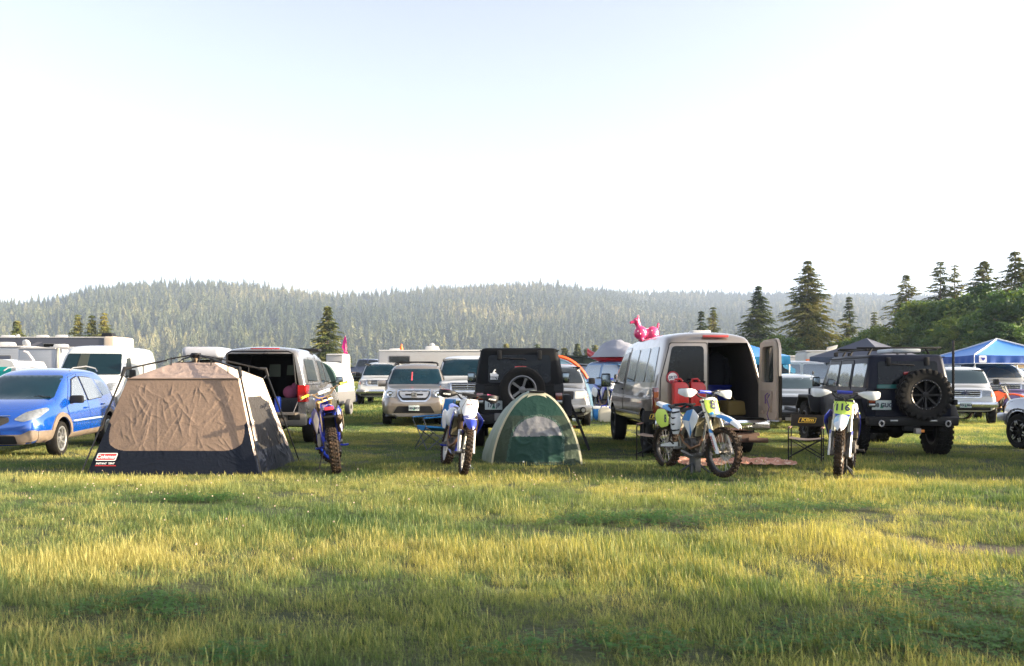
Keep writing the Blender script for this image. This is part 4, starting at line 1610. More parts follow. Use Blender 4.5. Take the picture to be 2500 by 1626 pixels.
    for y in ax:
        b.tube([(-.7, y, tyre_r), (.7, y, tyre_r)], .055, 8)
        b.sphere((.0, y, tyre_r), (.17, .17, .15))
        for sx in (1, -1):
            b.tube([(sx * .5, y - .2, tyre_r + .05), (sx * .45, y, .75 + L_)], .035, 6)
    b.box((.38, y0 + .35, .52 + L_ * .5), (.4, .3, .18), bev=.03)
    b.tube([(-.5, y0 + .05, .42 + L_), (-.5, y0 + .5, .42 + L_)], .035, 8)
    b.build("undercarriage", M_UNDER, c.root)
    bb = B(); bb.box((0, y0 - .14, .56 + L_), (1.66, .2, .17), bev=.03); bb.box((0, y0 - .12, .44 + L_), (.3, .12, .12), bev=.01)
    bump = bb.build("rear_bumper", M_BLACKP, c.root)
    b = B()
    b.box((0, yf + .14, .60 + L_), (1.6, .2, .16), bev=.03); b.build("front_bumper", M_BLACKP, c.root)
    # spare wheel
    sr = tyre_r
    t = make_wheel(c.root, sr, .27, spare_style, sr * .60, spare_rim, mt)
    t.name = "spare_wheel"
    t.rotation_euler = (0, 0, -PI / 2)
    c.spare = t
    c.y0, c.L_, c.bump, c.yc, c.yf, c.ax, c.zt = y0, L_, bump, yc, yf, ax, zt
    c.wheels(ax, tyre_r, .28, .93, "split5" if not mt else "dark8", rim_r=tyre_r * .58, rim_m=spare_rim, mt=mt)
    return c


s_ = 1.06
loc = place((0, -1.95), 1268, 1098, 0, s_)
c = jeep("off_roader", "black two door off-roader with silver spare wheel on its back, behind the green tent", loc, 0, s_, False, P_JET, M_TOP, .41, 0.0, "split5", mat("machined alloy", (.17, .17, .175), rough=.4, metal=.8), False)
c.spare.location = (.05, c.y0 - .17, 1.08)
c.plate(c.y0 - .03, .80, "172 JP", 'K', (.31, .16)).location = (-.46, -.02, 0)
b = B()
b.prism([(-.525, 1.37), (-.49, 1.37), (-.47, 1.40), (-.43, 1.39), (-.40, 1.36), (-.37, 1.34), (-.38, 1.31), (-.52, 1.31)], 'Y', c.y0 + .0, c.y0 + .012)
b.tube([(-.47, c.y0 + .006, 1.33), (-.455, c.y0 + .006, 1.41), (-.43, c.y0 + .006, 1.44)], .012, 5)
b.build("sticker", M_WHITEL, c.root)
lettering("sticker_lettering", "BSSLT", .055, frame((-.45, c.y0 - .004, 1.275), (1, 0, 0), (0, 0, 1)), M_WHITEL, c.root, bold=True)
for x in (-.63, .63, -.3):
    b = B(); b.sphere((x, c.y0 - .245, .53), .014, 8); b.build("bumper_bolt", M_CHROME, c.bump)
b = B(); b.box((-.31, c.y0 - .25, .60), (.26, .012, .13), bev=.005); b.build("bumper_panel", mat("grey panel", (.13, .13, .13), rough=.5), c.bump)
# folded carrier leaning on the tow bar
t = thing("hitch_carrier", "black steel ramp frame with red and white reflector leaning on the left black car's bumper", "carrier", W(1408, 1100))
b = B()
b.tube([(-.12, .55, .95), (.08, .3, .45), (.24, 0, 0)], .035, 4)
b.box((-.12, .55, .97), (.12, .05, .06), bev=.01)
b.build("frame", M_BLACKP, t)
b = B(); b.tube([(-.9, .45, .42), (.12, .32, .42)], .03, 4); b.build("crossbar", M_BLACKP, t)
b = B(); b.box((-.13, .30, .435), (.10, .02, .05)); b.mi = 1; b.box((-.04, .30, .435), (.08, .02, .05)); b.build("reflector", [M_WHITEL, M_RED], t)

s_ = .90
loc = place((.8, -1.28), 2292, 1109, -1, s_)
c = jeep("off_roader", "tall black four door off-roader with roof rack and huge knobbly black spare wheel", loc, -3.6, s_, True, P_NIGHT, P_NIGHT, .47, 0.14, "dark8", mat("satin black rim", (.012, .012, .013), rough=.35, metal=.5), True)
c.spare.location = (.20, c.y0 - .2, 1.20)
b = B()
for k in range(24):
    a = 2 * PI * k / 24
    b.sphere((.20 + .27 * math.cos(a), c.y0 - .315, 1.20 + .27 * math.sin(a)), .009, 6)
rb_ = b.build("rim_bolts", M_STEEL, c.spare); rb_.matrix_parent_inverse = (Matrix.Translation(c.spare.location) @ Matrix.Rotation(-PI / 2, 4, 'Z')).inverted()
c.plate(c.y0 - .04, 1.0, "398 GUG", 'K', (.36, .18)).location = (-.52, 0, 0)
b = B()
for y in (-1.45, -.35, .1):
    b.box((0, y, c.zt + .14), (1.62 if y != .1 else 1.4, .05, .035), bev=.01)
    for sx in (1, -1):
        b.tube([(sx * .60, y, c.zt - .02), (sx * .52, y, c.zt + .13)], .022, 5)
for sx in (1, -1):
    b.box((sx * .66, -.6, c.zt + .10), (.04, 2.0, .03), bev=.008)
b.build("roof_rack", M_BLACKP, c.root)
b = B(); b.box((.2, -.9, c.zt + .09), (.55, .9, .08), bev=.035); b.build("rack_bag", mat("pale blue tarp", (.45, .5, .55), rough=.5), c.root)
for x in (-.55, -.25):
    b = B(); b.box((x, c.yc - .35, c.zt + .06), (.085, .06, .085), bev=.01); b.tube([(x, c.yc - .35, c.zt - .03), (x, c.yc - .35, c.zt + .03)], .012, 5); b.build("roof_lamp", M_BLACKP, c.root)
b = B(); b.box((.80, c.y0 - .06, 1.62), (.032, .05, 1.22), bev=.008)
for k in range(14):
    b.box((.80, c.y0 - .092, 1.1 + k * .08), (.03, .006, .02))
b.box((.80, c.y0 - .12, 1.06), (.07, .12, .10), bev=.01)
b.build("lifting_jack", M_BLACKP, c.root)
for x in (-.36, .36):
    b = B(); b.box((x, c.y0 - .245, .71), (.14, .012, .035), bev=.004); b.build("reversing_lamp", M_LAMP, c.bump)
for x in (-.6, .62):
    b = B(); b.tube([(x + .045 * math.cos(a / 8 * 2 * PI), c.y0 - .27, .66 + .055 * math.sin(a / 8 * 2 * PI)) for a in range(8)], .014, 6, closed=True); b.build("shackle", M_STEEL, c.bump)
b = B(); b.box((.05, c.y0 - .28, .52), (.1, .12, .1), bev=.01); b.mi = 1; b.box((.16, c.y0 - .24, .52), (.06, .04, .05)); b.build("tow_hook", [M_STEEL, M_AMBER], c.bump)
b = B(); b.box((-.38, c.y0 - .0, 1.16 + .14), (.42, .02, .20), bev=.03); b.build("window_reflection", mat("green glass reflection", (.02, .12, .11), rough=.2), c.root);  # patch standing in for a green reflection painted on the rear glass

# ------------------------------------------------------------------ the tan panel van
P_TAN = paint("pewter metallic", (0.25, 0.215, 0.185), metal=.6, rough=.28, dirt=.3)
rz, s_ = 2.6, .965
loc = place((.9, -1.75), 1815, 1107, rz, s_)
c = Car("van", "tan passenger van with its right rear door open and a pink toy on the roof", "van", P_TAN, loc, rz, s_)
top = [(-2.66, .85), (-2.65, 1.9), (-2.6, 2.13), (-2.3, 2.20), (-1, 2.22), (.9, 2.17), (1.15, 2.10), (1.95, 1.36), (2.1, 1.30), (2.55, 1.18), (2.66, .9)]
c.loft([-2.66, -2.65, -2.62, -2.55, -2.3, -1.2, 0, .8, 1.0, 1.15, 1.6, 1.95, 2.1, 2.4, 2.58, 2.66], top, [(-2.7, 1.28), (1.9, 1.24), (2.7, 1.05)],
       [(-2.66, .97), (-2.5, 1.0), (2.0, 1.0), (2.45, .95), (2.66, .85)], [(-2.66, .93), (-2.5, .96), (1.9, .95), (2.66, .8)], [(-2.66, .74), (-2.4, .78), (.9, .78), (1.9, .88)], zb=.50, z1=.66, crown=.05, lower=.95)
c.arches((1.75, -1.75), .46, 1.0, zc=.40)
cut = B(); cut.prism([(-.02, .70), (.88, .70), (.88, 1.28), (.70, 2.04), (-.02, 2.04)], 'Y', -3.1, -1.45)
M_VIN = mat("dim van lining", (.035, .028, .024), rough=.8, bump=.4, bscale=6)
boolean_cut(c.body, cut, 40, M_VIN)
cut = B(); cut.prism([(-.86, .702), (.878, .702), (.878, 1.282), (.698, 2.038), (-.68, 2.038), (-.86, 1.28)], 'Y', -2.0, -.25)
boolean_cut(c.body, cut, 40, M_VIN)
c.bvh = bvh_of(c.body)
c.handle_m = M_BLACKP
# sides: three big panes, the sliding area and seams
M_VGL = M_PALEGL
zz = [(-2.42, -1.72), (-1.58, -.72), (-.58, .22)]
for a in ('L', 'R'):
    for ya, yb in zz:
        c.d("side_window", roundpoly([(ya, 1.34), (yb, 1.34), (yb, 1.98), (ya + (.14 if ya < -2 else 0), 1.98)], .07), a, M_VGL, off=.012, grid=.16)
c.door(roundpoly([(.42, .64), (1.18, .64), (1.45, .8), (1.5, 1.3), (.95, 2.02), (.42, 2.04)], .06), roundpoly([(.50, 1.34), (1.52, 1.32), (1.0, 1.92), (.50, 1.96)], .05), (.55, 1.18), glass=mat("dark cab glass", (.01, .01, .012), rough=.08))
c.both("body_crease", rrect(-2.5, 1.045, 2.2, 1.058, .005), mat("crease highlight", (.42, .40, .38), rough=.3, metal=.6), off=.006)
for y in (-.65, .36):
    c.both("panel_gap", rrect(y - .006, .66, y + .006, 2.0, .004), M_SEAM, off=.003, skirt=0)
c.both("lower_moulding", roundpoly([(-1.25, .70), (1.22, .70), (1.22, .74), (-1.25, .74)], .01), mat("moulding", (.3, .29, .28), rough=.4, metal=.3), off=.02)
# rear: closed left door with pane
ld = c.d("rear_door", roundpoly([(-.88, .66), (-.04, .66), (-.04, 2.03), (-.69, 2.03), (-.86, 1.4)], .04), 'K', P_TAN, off=.012, skirt=.01)
c.d("door_seal", roundpoly([(-.90, .645), (-.025, .645), (-.025, 2.045), (-.70, 2.045), (-.875, 1.4)], .04), 'K', M_SEAM, off=.004, skirt=0, parent=ld)
pane = c.d("window", roundpoly([(-.78, 1.33), (-.10, 1.33), (-.10, 1.98), (-.66, 1.98)], .07), 'K', M_DGLASS, off=.024, parent=ld, grid=.2)
b = B(); b.lathe([(.10, 0), (.10, .004), (0, .004)], 24, Matrix.Translation((-.66, -2.70, 1.425)), axis='Y'); b.mi = 1
b.lathe([(.112, .002), (.10, .007), (.085, .002)], 24, Matrix.Translation((-.66, -2.706, 1.425)), axis='Y'); b.box((-.66, -2.707, 1.36), (.10, .004, .04))
b.build("round_sticker", [M_WHITEL, mat("sticker maroon", (.35, .03, .05), rough=.5)], ld)
lettering("sticker_lettering", "SRTF", .07, frame((-.66, -2.712, 1.425), (1, 0, .05), (0, 0, 1)), mat("grey lettering", (.12, .14, .2), rough=.5), ld, bold=True, shear=.2)
b = B()
for x0, x1 in ((-.99, -.90), ):
    b.box((x0 + .045, -2.60, 1.02), (.10, .17, .46), bev=.02); b.mi = 1; b.box((x0 + .04, -2.692, 1.12), (.08, .01, .10)); b.mi = 0
b.build("tail_light", [M_DKRED, mat("tail amber", (.4, .1, .02), rough=.2)], c.root)
# the open right door: hinged at the right corner, lining side to the camera
dd = bpy.data.objects.new("rear_door", None); C.objects.link(dd); dd.parent = c.root
dd.location = (.92, -2.64, 0); dd.rotation_euler = (0, 0, R(92))
prof = roundpoly([(-.86, .68), (0, .68), (0, 1.30), (-.08, 2.07), (-.74, 2.09), (-.84, 1.95)], .07)
b = B(); hole = roundpoly([(-.72, 1.34), (-.16, 1.34), (-.21, 1.95), (-.70, 1.97)], .06)
# door shell with an opening: ring of quads between outline and hole
def ringed(b, outer, inner, y0, y1):
    bm2 = bmesh.new()
    for y in (y0, y1):
        vo = [bm2.verts.new((p[0], y, p[1])) for p in outer]; vi = [bm2.verts.new((p[0], y, p[1])) for p in inner]
        es = [bm2.edges.new((v[i], v[(i + 1) % len(v)])) for v in (vo, vi) for i in range(len(v))]
        bmesh.ops.triangle_fill(bm2, edges=es, use_beauty=True)
        if y == y0:
            A, A2 = vo, vi
        else:
            for P, Q in ((A, vo), (A2, vi)):
                for i in range(len(P)):
                    bm2.faces.new((P[i], P[(i + 1) % len(P)], Q[(i + 1) % len(P)], Q[i]))
    bmesh.ops.recalc_face_normals(bm2, faces=bm2.faces[:])
    b._merge(bm2)
ringed(b, prof, hole, -.045, 0.0)
b.build("door_shell", P_TAN, dd)
M_LINE = mat("beige door lining", (.40, .32, .25), rough=.75, var=.15, vscale=8, bump=.15, bscale=30)
b = B(); inner = [(q[0] * .93 - .03, (q[1] - 1.38) * .955 + 1.38) for q in prof]
ringed(b, inner, hole, .002, .045)
b.mi = 1; b.box((-.42, .055, 1.02), (.5, .03, .36), bev=.02); b.box((-.66, .065, 1.12), (.06, .03, .12), bev=.01)
b.box((-.2, .06, .86), (.22, .02, .14), bev=.01)
b.build("door_lining", [M_LINE, mat("lining panel", (.33, .26, .20), rough=.7)], dd)
b = B(); b.prism([((p[0] + .44) * 1.0 - .44, p[1]) for p in hole], 'Y', -.03, -.022); b.build("window", mat("smoked door glass", (.05, .055, .05), rough=.05, metal=.2), dd)
b = B(); b.box((-.862, -.02, 1.1), (.02, .05, .7)); b.build("door_edge", M_UNDER, dd)
b = B(); b.tube([(-.66, .09, 1.14), (-.62, .12, 1.05), (-.67, .1, .92), (-.6, .11, .8), (-.66, .1, .7)], .008, 5); b.tube([(-.58, .09, 1.16), (-.52, .11, 1.12), (-.5, .1, .98)], .01, 5); b.build("bungee_cord", mat("purple cord", (.07, .02, .16), rough=.6), dd)
# inside of the van
b = B()
b.box((.0, -.35, 1.2), (.5, .1, .9), bev=.04); b.box((.5, -.38, 1.05), (.42, .14, .75), bev=.05); b.box((.5, -.38, 1.5), (.22, .1, .2), bev=.04)
b.build("seat_back", mat("charcoal seat cloth", (.02, .02, .022), rough=.9), c.root)
b = B(); b.box((.3, -1.6, .71), (.85, 1.9, .02)); b.build("cargo_floor", mat("van carpet", (.05, .045, .04), rough=.95), c.root)
for x, w_ in ((.12, .18), (.38, .16), (.58, .12)):
    b = B(); b.prism(roundpoly([(x - w_ / 2, 1.42), (x + w_ / 2, 1.42), (x + w_ / 2 - .02, 1.82), (x - w_ / 2, 1.82)], .03), 'Y', -.28, -.27); b.build("inner_window", mat("blue daylight pane", (.03, .07, .10), rough=.1, metal=.3), c.root)
# bumper, step, number plate
b = B(); b.box((0, -2.80, .60), (2.04, .2, .20), bev=.05); b.mi = 1; b.box((0, -2.84, .71), (1.96, .18, .03), bev=.01)
for x in (-.5, .1, .72):
    b.cyl((x, -2.905, .62), (x, -2.915, .62), .018, n=10)
b.build("rear_bumper", [M_CHROME, M_BLACKP], c.root)
b = B(); b.box((.1, -2.78, .43), (1.5, .10, .06), bev=.02); b.tube([(.62, -2.9, .34), (.96, -2.9, .33)], .045, 10); b.box((.3, -2.62, .36), (1.0, .5, .14), bev=.03); b.build("tow_bar", mat("rusty steel", (.09, .05, .035), rough=.8, var=.4), c.root)
b = B(); b.box((.42, -2.86, .37), (.2, .02, .08)); b.build("number_plate", M_PLATE, c.root)
b = B(); b.box((0, 0, .48), (1.3, 4.6, .16)); b.tube([(-.8, 1.75, .40), (.8, 1.75, .40)], .06, 8); b.tube([(-.8, -1.75, .40), (.8, -1.75, .40)], .06, 8); b.sphere((0, -1.75, .4), .18); b.build("undercarriage", M_UNDER, c.root)
c.mirror(1.42, 1.33, .98, (.22, .12, .30), M_BLACKP, arm=.22)
b = B(); b.box((.02, -1.95, 2.262), (.34, .3, .05), bev=.02); b.build("roof_vent", mat("vent white", (.6, .6, .58), rough=.5), c.root)
b = B(); b.box((.12, -2.62, 2.155), (.46, .06, .045), bev=.012); b.build("brake_light", mat("faded red lens", (.4, .05, .045), rough=.3, coat=.5), c.root)
c.wheels((1.75, -1.75), .40, .26, .99, "steel", rim_r=.23, rim_m=mat("dull steel rim", (.05, .05, .05), rough=.5, metal=.6))
VAN = c

# ------------------------------------------------------------------ pickup with canopy, tailgate down
P_SILV = paint("silver paint", (0.20, 0.19, 0.18), metal=.6, rough=.27, dirt=.3)
rz, s_ = 3.5, .91
loc = place((.95, -2.8), 746, 1091, rz, s_)
c = Car("pickup", "silver pickup with raised canopy and open tailgate behind the tan tent", "pickup", P_SILV, loc, rz, s_)
top = [(-2.85, .9), (-2.84, 2.0), (-2.75, 2.10), (-2.5, 2.15), (-.9, 2.16), (-.6, 2.13), (.2, 2.10), (.55, 2.0), (1.15, 1.42), (1.3, 1.36), (2.6, 1.25), (2.78, .9)]
c.loft([-2.85, -2.84, -2.8, -2.7, -2.4, -1.6, -.9, -.6, .1, .55, .9, 1.15, 1.3, 2.0, 2.55, 2.78], top, [(-2.9, 1.32), (1.0, 1.28), (2.8, 1.1)],
       [(-2.85, .98), (-2.6, 1.0), (2.3, 1.0), (2.78, .88)], [(-2.85, .96), (1.2, .95), (2.78, .82)], [(-2.85, .78), (-2.5, .80), (.4, .74), (1.2, .84)], zb=.52, z1=.66, crown=.04, lower=.96, sub=2)
c.arches((1.85, -1.55), .47, 1.0, zc=.42)
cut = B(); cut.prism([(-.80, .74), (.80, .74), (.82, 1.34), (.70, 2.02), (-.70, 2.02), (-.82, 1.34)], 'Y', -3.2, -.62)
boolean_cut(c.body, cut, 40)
c.bvh = bvh_of(c.body)
c.both("canopy_window", roundpoly([(-2.45, 1.42), (-1.1, 1.42), (-1.1, 1.92), (-2.35, 1.92)], .06), M_GLASS, off=.012)
c.both("canopy_rail", rrect(-2.8, 1.335, -.72, 1.36, .01), M_BLACKP, off=.01)
c.door(roundpoly([(-.62, .7), (.12, .7), (.12, 2.0), (-.62, 2.02)], .05), roundpoly([(-.54, 1.38), (.06, 1.38), (.06, 1.9), (-.50, 1.92)], .05), (-.5, 1.2))
c.door(roundpoly([(.16, .7), (1.15, .7), (1.2, 1.3), (.6, 1.93), (.16, 2.0)], .05), roundpoly([(.22, 1.38), (1.0, 1.36), (.56, 1.84), (.22, 1.9)], .05), (.3, 1.2))
for sx in (1, -1):
    b = B(); b.loft([[Vector((sx * x, y, z)) for x, y in ((.80, -2.905), (.955, -2.90), (1.0, -2.80), (1.0, -2.62), (.80, -2.62))] for z in (.98, 1.1, 1.28, 1.34)])
    b.mi = 1; b.box((sx * .88, -2.915, 1.08), (.09, .01, .08))
    b.build("tail_light", [M_RED, mat("tail lens pale", (.45, .1, .08), rough=.1, coat=1)], c.root)
b = B(); b.box((0, -3.05, .735), (1.66, .52, .05), bev=.012); b.box((-.4, -3.05, .765), (.5, .4, .015)); b.build("tailgate", mat("tailgate inner", (.05, .05, .052), rough=.6, dirtamt=.4), c.root)
b = B()
for sx in (1, -1):
    b.tube([(sx * .80, -2.82, 1.02), (sx * .78, -3.26, .77)], .008, 5)
b.build("tailgate_cable", M_STEEL, c.root)
b = B(); b.box((0, -2.98, .60), (2.02, .24, .26), bev=.06); b.mi = 1; b.box((.76, -3.1, .66), (.26, .02, .12), bev=.01); b.box((0, -3.02, .74), (1.5, .2, .02)); b.build("rear_bumper", [mat("grey bumper", (.10, .098, .095), rough=.45, metal=.3, dirtamt=.3), M_BLACKP], c.root)
b = B(); b.box((.1, -2.87, 2.13), (.62, .03, .03), bev=.008); b.build("brake_light", M_RED, c.root)
b = B(); b.tube([(-.72, -2.90, 1.36), (-.70, -2.91, 2.02), (-.6, -2.91, 2.07), (.6, -2.91, 2.07), (.70, -2.91, 2.02), (.76, -2.90, 1.36)], .018, 6); b.build("hatch_frame", M_BLACKP, c.root)
b = B(); b.box((.55, .1, 2.19), (.5, .5, .07), bev=.03); b.build("roof_pod", M_BLACKP, c.root)
b = B()
b.prism([(.12, 1.56), (.32, 1.56), (.30, 1.80), (.14, 1.80)], 'Y', -.66, -.65); b.prism([(-.30, 1.52), (-.02, 1.52), (-.02, 1.82), (-.28, 1.82)], 'Y', -.66, -.65); b.build("cab_window", mat("daylit cab glass", (.06, .09, .06), rough=.1, metal=.2), c.root)
b = B(); b.box((0, 0, .5), (1.3, 5.0, .16)); b.tube([(-.8, -1.55, .42), (.8, -1.55, .42)], .06, 8); b.sphere((0, -1.55, .4), .18); b.tube([(.5, -2.9, .42), (.5, -2.2, .45)], .035, 8); b.build("undercarriage", M_UNDER, c.root)
c.mirror(.95, 1.40, .96, (.20, .12, .20), M_BLACKP, arm=.2)
c.wheels((1.85, -1.55), .41, .28, .99, "five", rim_r=.24)
PK = c
# ------------------------------------------------------------------ dirt bikes
M_KNOB = mat("muddy knobbly rubber", (0.018, 0.014, 0.011), rough=.85, spec=.2, dirtamt=.8, dirt=(.10, .062, .038), dscale=7, bump=.4, bscale=50)
M_ENG = mat("engine alloy", (.10, .095, .09), rough=.5, metal=.6, dirtamt=.7, dirt=(.07, .045, .03), dscale=9, bump=.5, bscale=40)
M_DKMET = mat("dark steel", (.03, .03, .032), rough=.5, metal=.6)
M_WPL = mat("white plastic", (.62, .64, .66), rough=.35, coat=.4, dirtamt=.25, dirt=(.3, .25, .18), dscale=8)
M_BPL = mat("royal blue plastic", (.012, .03, .36), rough=.3, coat=.5, dirtamt=.15, dirt=(.1, .1, .15), dscale=8)
M_CYPL = mat("cyan blue plastic", (.01, .19, .50), rough=.3, coat=.5)
M_NEON = mat("neon yellow plate", (.55, .72, .10), rough=.4)
M_GOLD = mat("gold fork metal", (.42, .30, .13), rough=.3, metal=.8, dirtamt=.3)
M_FORK = mat("pale anodised fork", (.60, .55, .42), rough=.28, metal=.7, dirtamt=.25)
M_SEAT = mat("black seat cover", (.012, .012, .014), rough=.7, bump=.3, bscale=120)
M_MUDPL = mat("muddy inner plastic", (.26, .23, .17), rough=.7, dirtamt=.5, dirt=(.12, .08, .05))
M_RADI = mat("radiator louvre", (.30, .26, .16), rough=.6)


def moto_wheel(parent, name, r, w, y, rim_m, M=None, disc=True, tyre_m=None):
    t = bpy.data.objects.new(name, None); t.empty_display_size = .1
    C.objects.link(t); t.parent = parent
    X = M if M is not None else Matrix()
    Tm = Matrix.Translation((0, y, r))
    b = B(); rr = r - .072
    b.lathe([(rr, -w * .38), (r - .045, -w * .5), (r - .018, -w * .40), (r - .012, 0), (r - .018, w * .40), (r - .045, w * .5), (rr, w * .38)], 36)
    n = 34
    for k in range(n):
        a = 2 * PI * k / n
        for x, da, ln in ((-.40, 0, .24), (.40, 0, .24), (-.14, .5, .22), (.14, .5, .22)):
            bb = B(); ang = x * 1.1
            bb.box((x * w, 0, r - .010 - abs(x) * .035), (w * ln, 2 * PI * r / n * .50, .030), bev=.003, rot=(0, ang, 0))
            b._merge(bb.bm, Matrix.Rotation(a + da * 2 * PI / n, 4, 'X'))
    b.xf(X @ Tm); b.build("tyre", tyre_m or M_KNOB, t)
    b = B()
    b.lathe([(rr + .006, -w * .30), (rr - .012, -w * .22), (rr - .016, 0), (rr - .012, w * .22), (rr + .006, w * .30), (rr + .002, 0)], 40, closed=True)
    b.xf(X @ Tm); b.build("rim", rim_m, t)
    b = B()
    for k in range(28):
        a = 2 * PI * k / 28; sx = 1 if k % 2 else -1
        a2 = a + (.35 if (k // 2) % 2 else -.35)
        b.tube([(sx * .03, .03 * math.cos(a2), .03 * math.sin(a2)), (sx * .004, (rr - .012) * math.cos(a), (rr - .012) * math.sin(a))], .0026, 4)
    b.xf(X @ Tm); b.build("spokes", mat("spoke steel", (.5, .48, .42), rough=.35, metal=.8), t)
    b = B(); b.lathe([(0, -.075), (.022, -.075), (.036, -.04), (.028, 0), (.036, .04), (.022, .075), (0, .075)], 16)
    if disc:
        b.mi = 1; b.lathe([(.12, -.048), (.12, -.044), (.075, -.044), (.075, -.048)], 28, closed=True)
        for k in range(6):
            a = k * PI / 3; b.tube([(-.046, .03 * math.cos(a), .03 * math.sin(a)), (-.046, .08 * math.cos(a), .08 * math.sin(a))], .006, 4)
    b.xf(X @ Tm); b.build("hub", [M_ENG, M_STEEL], t)
    return t


def dirt_bike(label, loc, rz, lean, steer, S, group="dirt bikes parked along the front of the camp"):
    g = S.get
    t = thing("dirt_bike", label, "dirt bike", loc, 0, S.get('scale', 1), group)
    t.rotation_mode = 'ZYX' if False else 'XYZ'
    Mr = Matrix.Rotation(R(rz), 4, 'Z') @ Matrix.Rotation(R(lean), 4, 'Y')
    t.rotation_euler = Mr.to_euler()
    c1, c2 = S['c1'], S['c2']
    # steering axis through the head
    hd = Vector((0, .38, .93)); axd = Vector((0, -.45, 1)).normalized()
    SM = Matrix.Translation(hd) @ Matrix.Rotation(R(steer), 4, axd) @ Matrix.Translation(-hd)
    fy, fr = .74, .35
    moto_wheel(t, "front_wheel", fr, .095, fy, S['rim'], SM)
    moto_wheel(t, "rear_wheel", .335, .125, -.73, S['rim'])
    # fork
    def fb(): return B()
    b = B()
    for sx in (1, -1):
        lo = Vector((sx * .105, fy + .015, fr - .0)); hi = Vector((sx * .105, .375, 1.06))
        def P(u): return lo + (hi - lo) * u
        b.mi = 0; b.tube([P(.40), P(1.0)], .030 if not g('boots') else .022, 12)
        b.mi = 1; b.tube([P(-.03), P(.05), P(.12), P(.46)], [.030, .028, .024, .024] if not g('boots') else [.028, .028, .027, .027], 12)
        b.tube([P(0) + Vector((-sx * .04, 0, 0)), P(0) + Vector((sx * .015, 0, 0))], .026, 10)
        if g('boots'):
            b.mi = 2
            n = 14
            pts, rs = [], []
            for k in range(n * 2 + 1):
                pts.append(P(.42 + .30 * k / (2 * n))); rs.append(.046 if k % 2 else .036)
            b.tube(pts, rs, 12)
    b.tube([(-.105, fy + .015, fr), (.105, fy + .015, fr)], .012, 8)
    b.xf(SM); fork = b.build("fork", [S.get('fork', M_FORK), M_ENG if not g('boots') else mat("silver fork", (.5, .5, .5), rough=.35, metal=.7, dirtamt=.3), mat("muddy rubber gaiter", (.05, .028, .014), rough=.8)], t)
    b = B()
    for z in (.88, 1.03):
        yy = .42 + (1.0 - z) * .45
        b.box((0, yy - .02, z), (.27, .08, .035), bev=.012)
    b.xf(SM); b.build("triple_clamp", S.get('clamp', M_DKMET), fork)
    if not g('boots'):
        for sx in (1, -1):
            b = B()
            lo = Vector((sx * .118, fy + .035, fr - .02)); hi = Vector((sx * .118, .60, .66))
            d_ = (hi - lo)
            ring = []
            for u, wd in ((0, .032), (.15, .050), (.5, .048), (.85, .044), (1, .018)):
                c_ = lo + d_ * u
                ring.append([c_ + Vector((sx * .012, wd, 0)), c_ + Vector((sx * .030, wd * .4, 0)), c_ + Vector((sx * .030, -wd * .4, 0)), c_ + Vector((sx * .012, -wd, 0)), c_ + Vector((0, -wd * .4, 0)), c_ + Vector((0, wd * .5, 0))])
            b.loft(ring); b.mi = 1
            ring = [[p + Vector((sx * .002, .002, 0)) for p in q] for q in (ring[3], ring[4])]
            b.loft(ring)
            b.xf(SM); fg = b.build("fork_guard", [M_WPL, S.get('guard2', c2)], t)
            if g('guardtext'):
                # letters run down the guard and face outward
                M = SM @ frame(lo + d_ * .42 + Vector((sx * .033, 0, 0)), -d_, Vector((0, -sx, 0)))
                lettering("lettering", g('guardtext'), .045, M, g('guardtextm') or M_RED, fg, bold=True, stretch=1.15)
    # front mudguard
    b = B(); rings = []
    for y, z, hw in ((.28, .80, .07), (.40, .845, .10), (.52, .865, .085), (.66, .865, .088), (.82, .84, .092), (.95, .795, .082), (1.04, .74, .05), (1.07, .715, .02)):
        rings.append([Vector((-hw, y, z - .035)), Vector((-hw * .8, y, z - .008)), Vector((-hw * .3, y, z + .008)), Vector((0, y, z + .016)), Vector((hw * .3, y, z + .008)), Vector((hw * .8, y, z - .008)), Vector((hw, y, z - .035)),
                      Vector((hw * .78, y, z - .018)), Vector((0, y, z + .006)), Vector((-hw * .78, y, z - .018))])
    b.loft(rings)
    if g('fender_tip'):
        for f in b.bm.faces:
            ctr = f.calc_center_median()
            if ctr.y > .60 and abs(ctr.x) > .025 and ctr.y < .98: f.material_index = 1
    b.xf(SM); fen = b.build("front_fender", [S['fender'], S.get('fender_tip') or S['fender']], t, ang=50)
    if g('fender_text'):
        M = SM @ frame((0, .93, .832), (-1, 0, 0), (0, -.96, .30))
        lettering("lettering", g('fender_text'), .042, M, M_WHITEL, fen, bold=True)
        b = B(); b.prism([(-.045, 0), (.0, -.02), (.045, 0), (.028, .03), (0, .05), (-.028, .03)], 'Z', 0, .002); b.xf(SM @ frame((0, .865, .852), (-1, 0, 0), (0, -.97, .22))); b.build("emblem", M_WHITEL, fen)
    # number plate on the bars: shield in the plane through the fork
    ud = Vector((0, -.40, 1)).normalized(); ctr = Vector((0, .52, .975))
    sh = S.get('shield') or [(-.115, .12), (-.06, .135), (.06, .135), (.115, .12), (.12, -.02), (.095, -.10), (.06, -.15), (-.06, -.15), (-.095, -.10), (-.12, -.02)]
    FM = SM @ frame(ctr, (-1, 0, 0), ud)
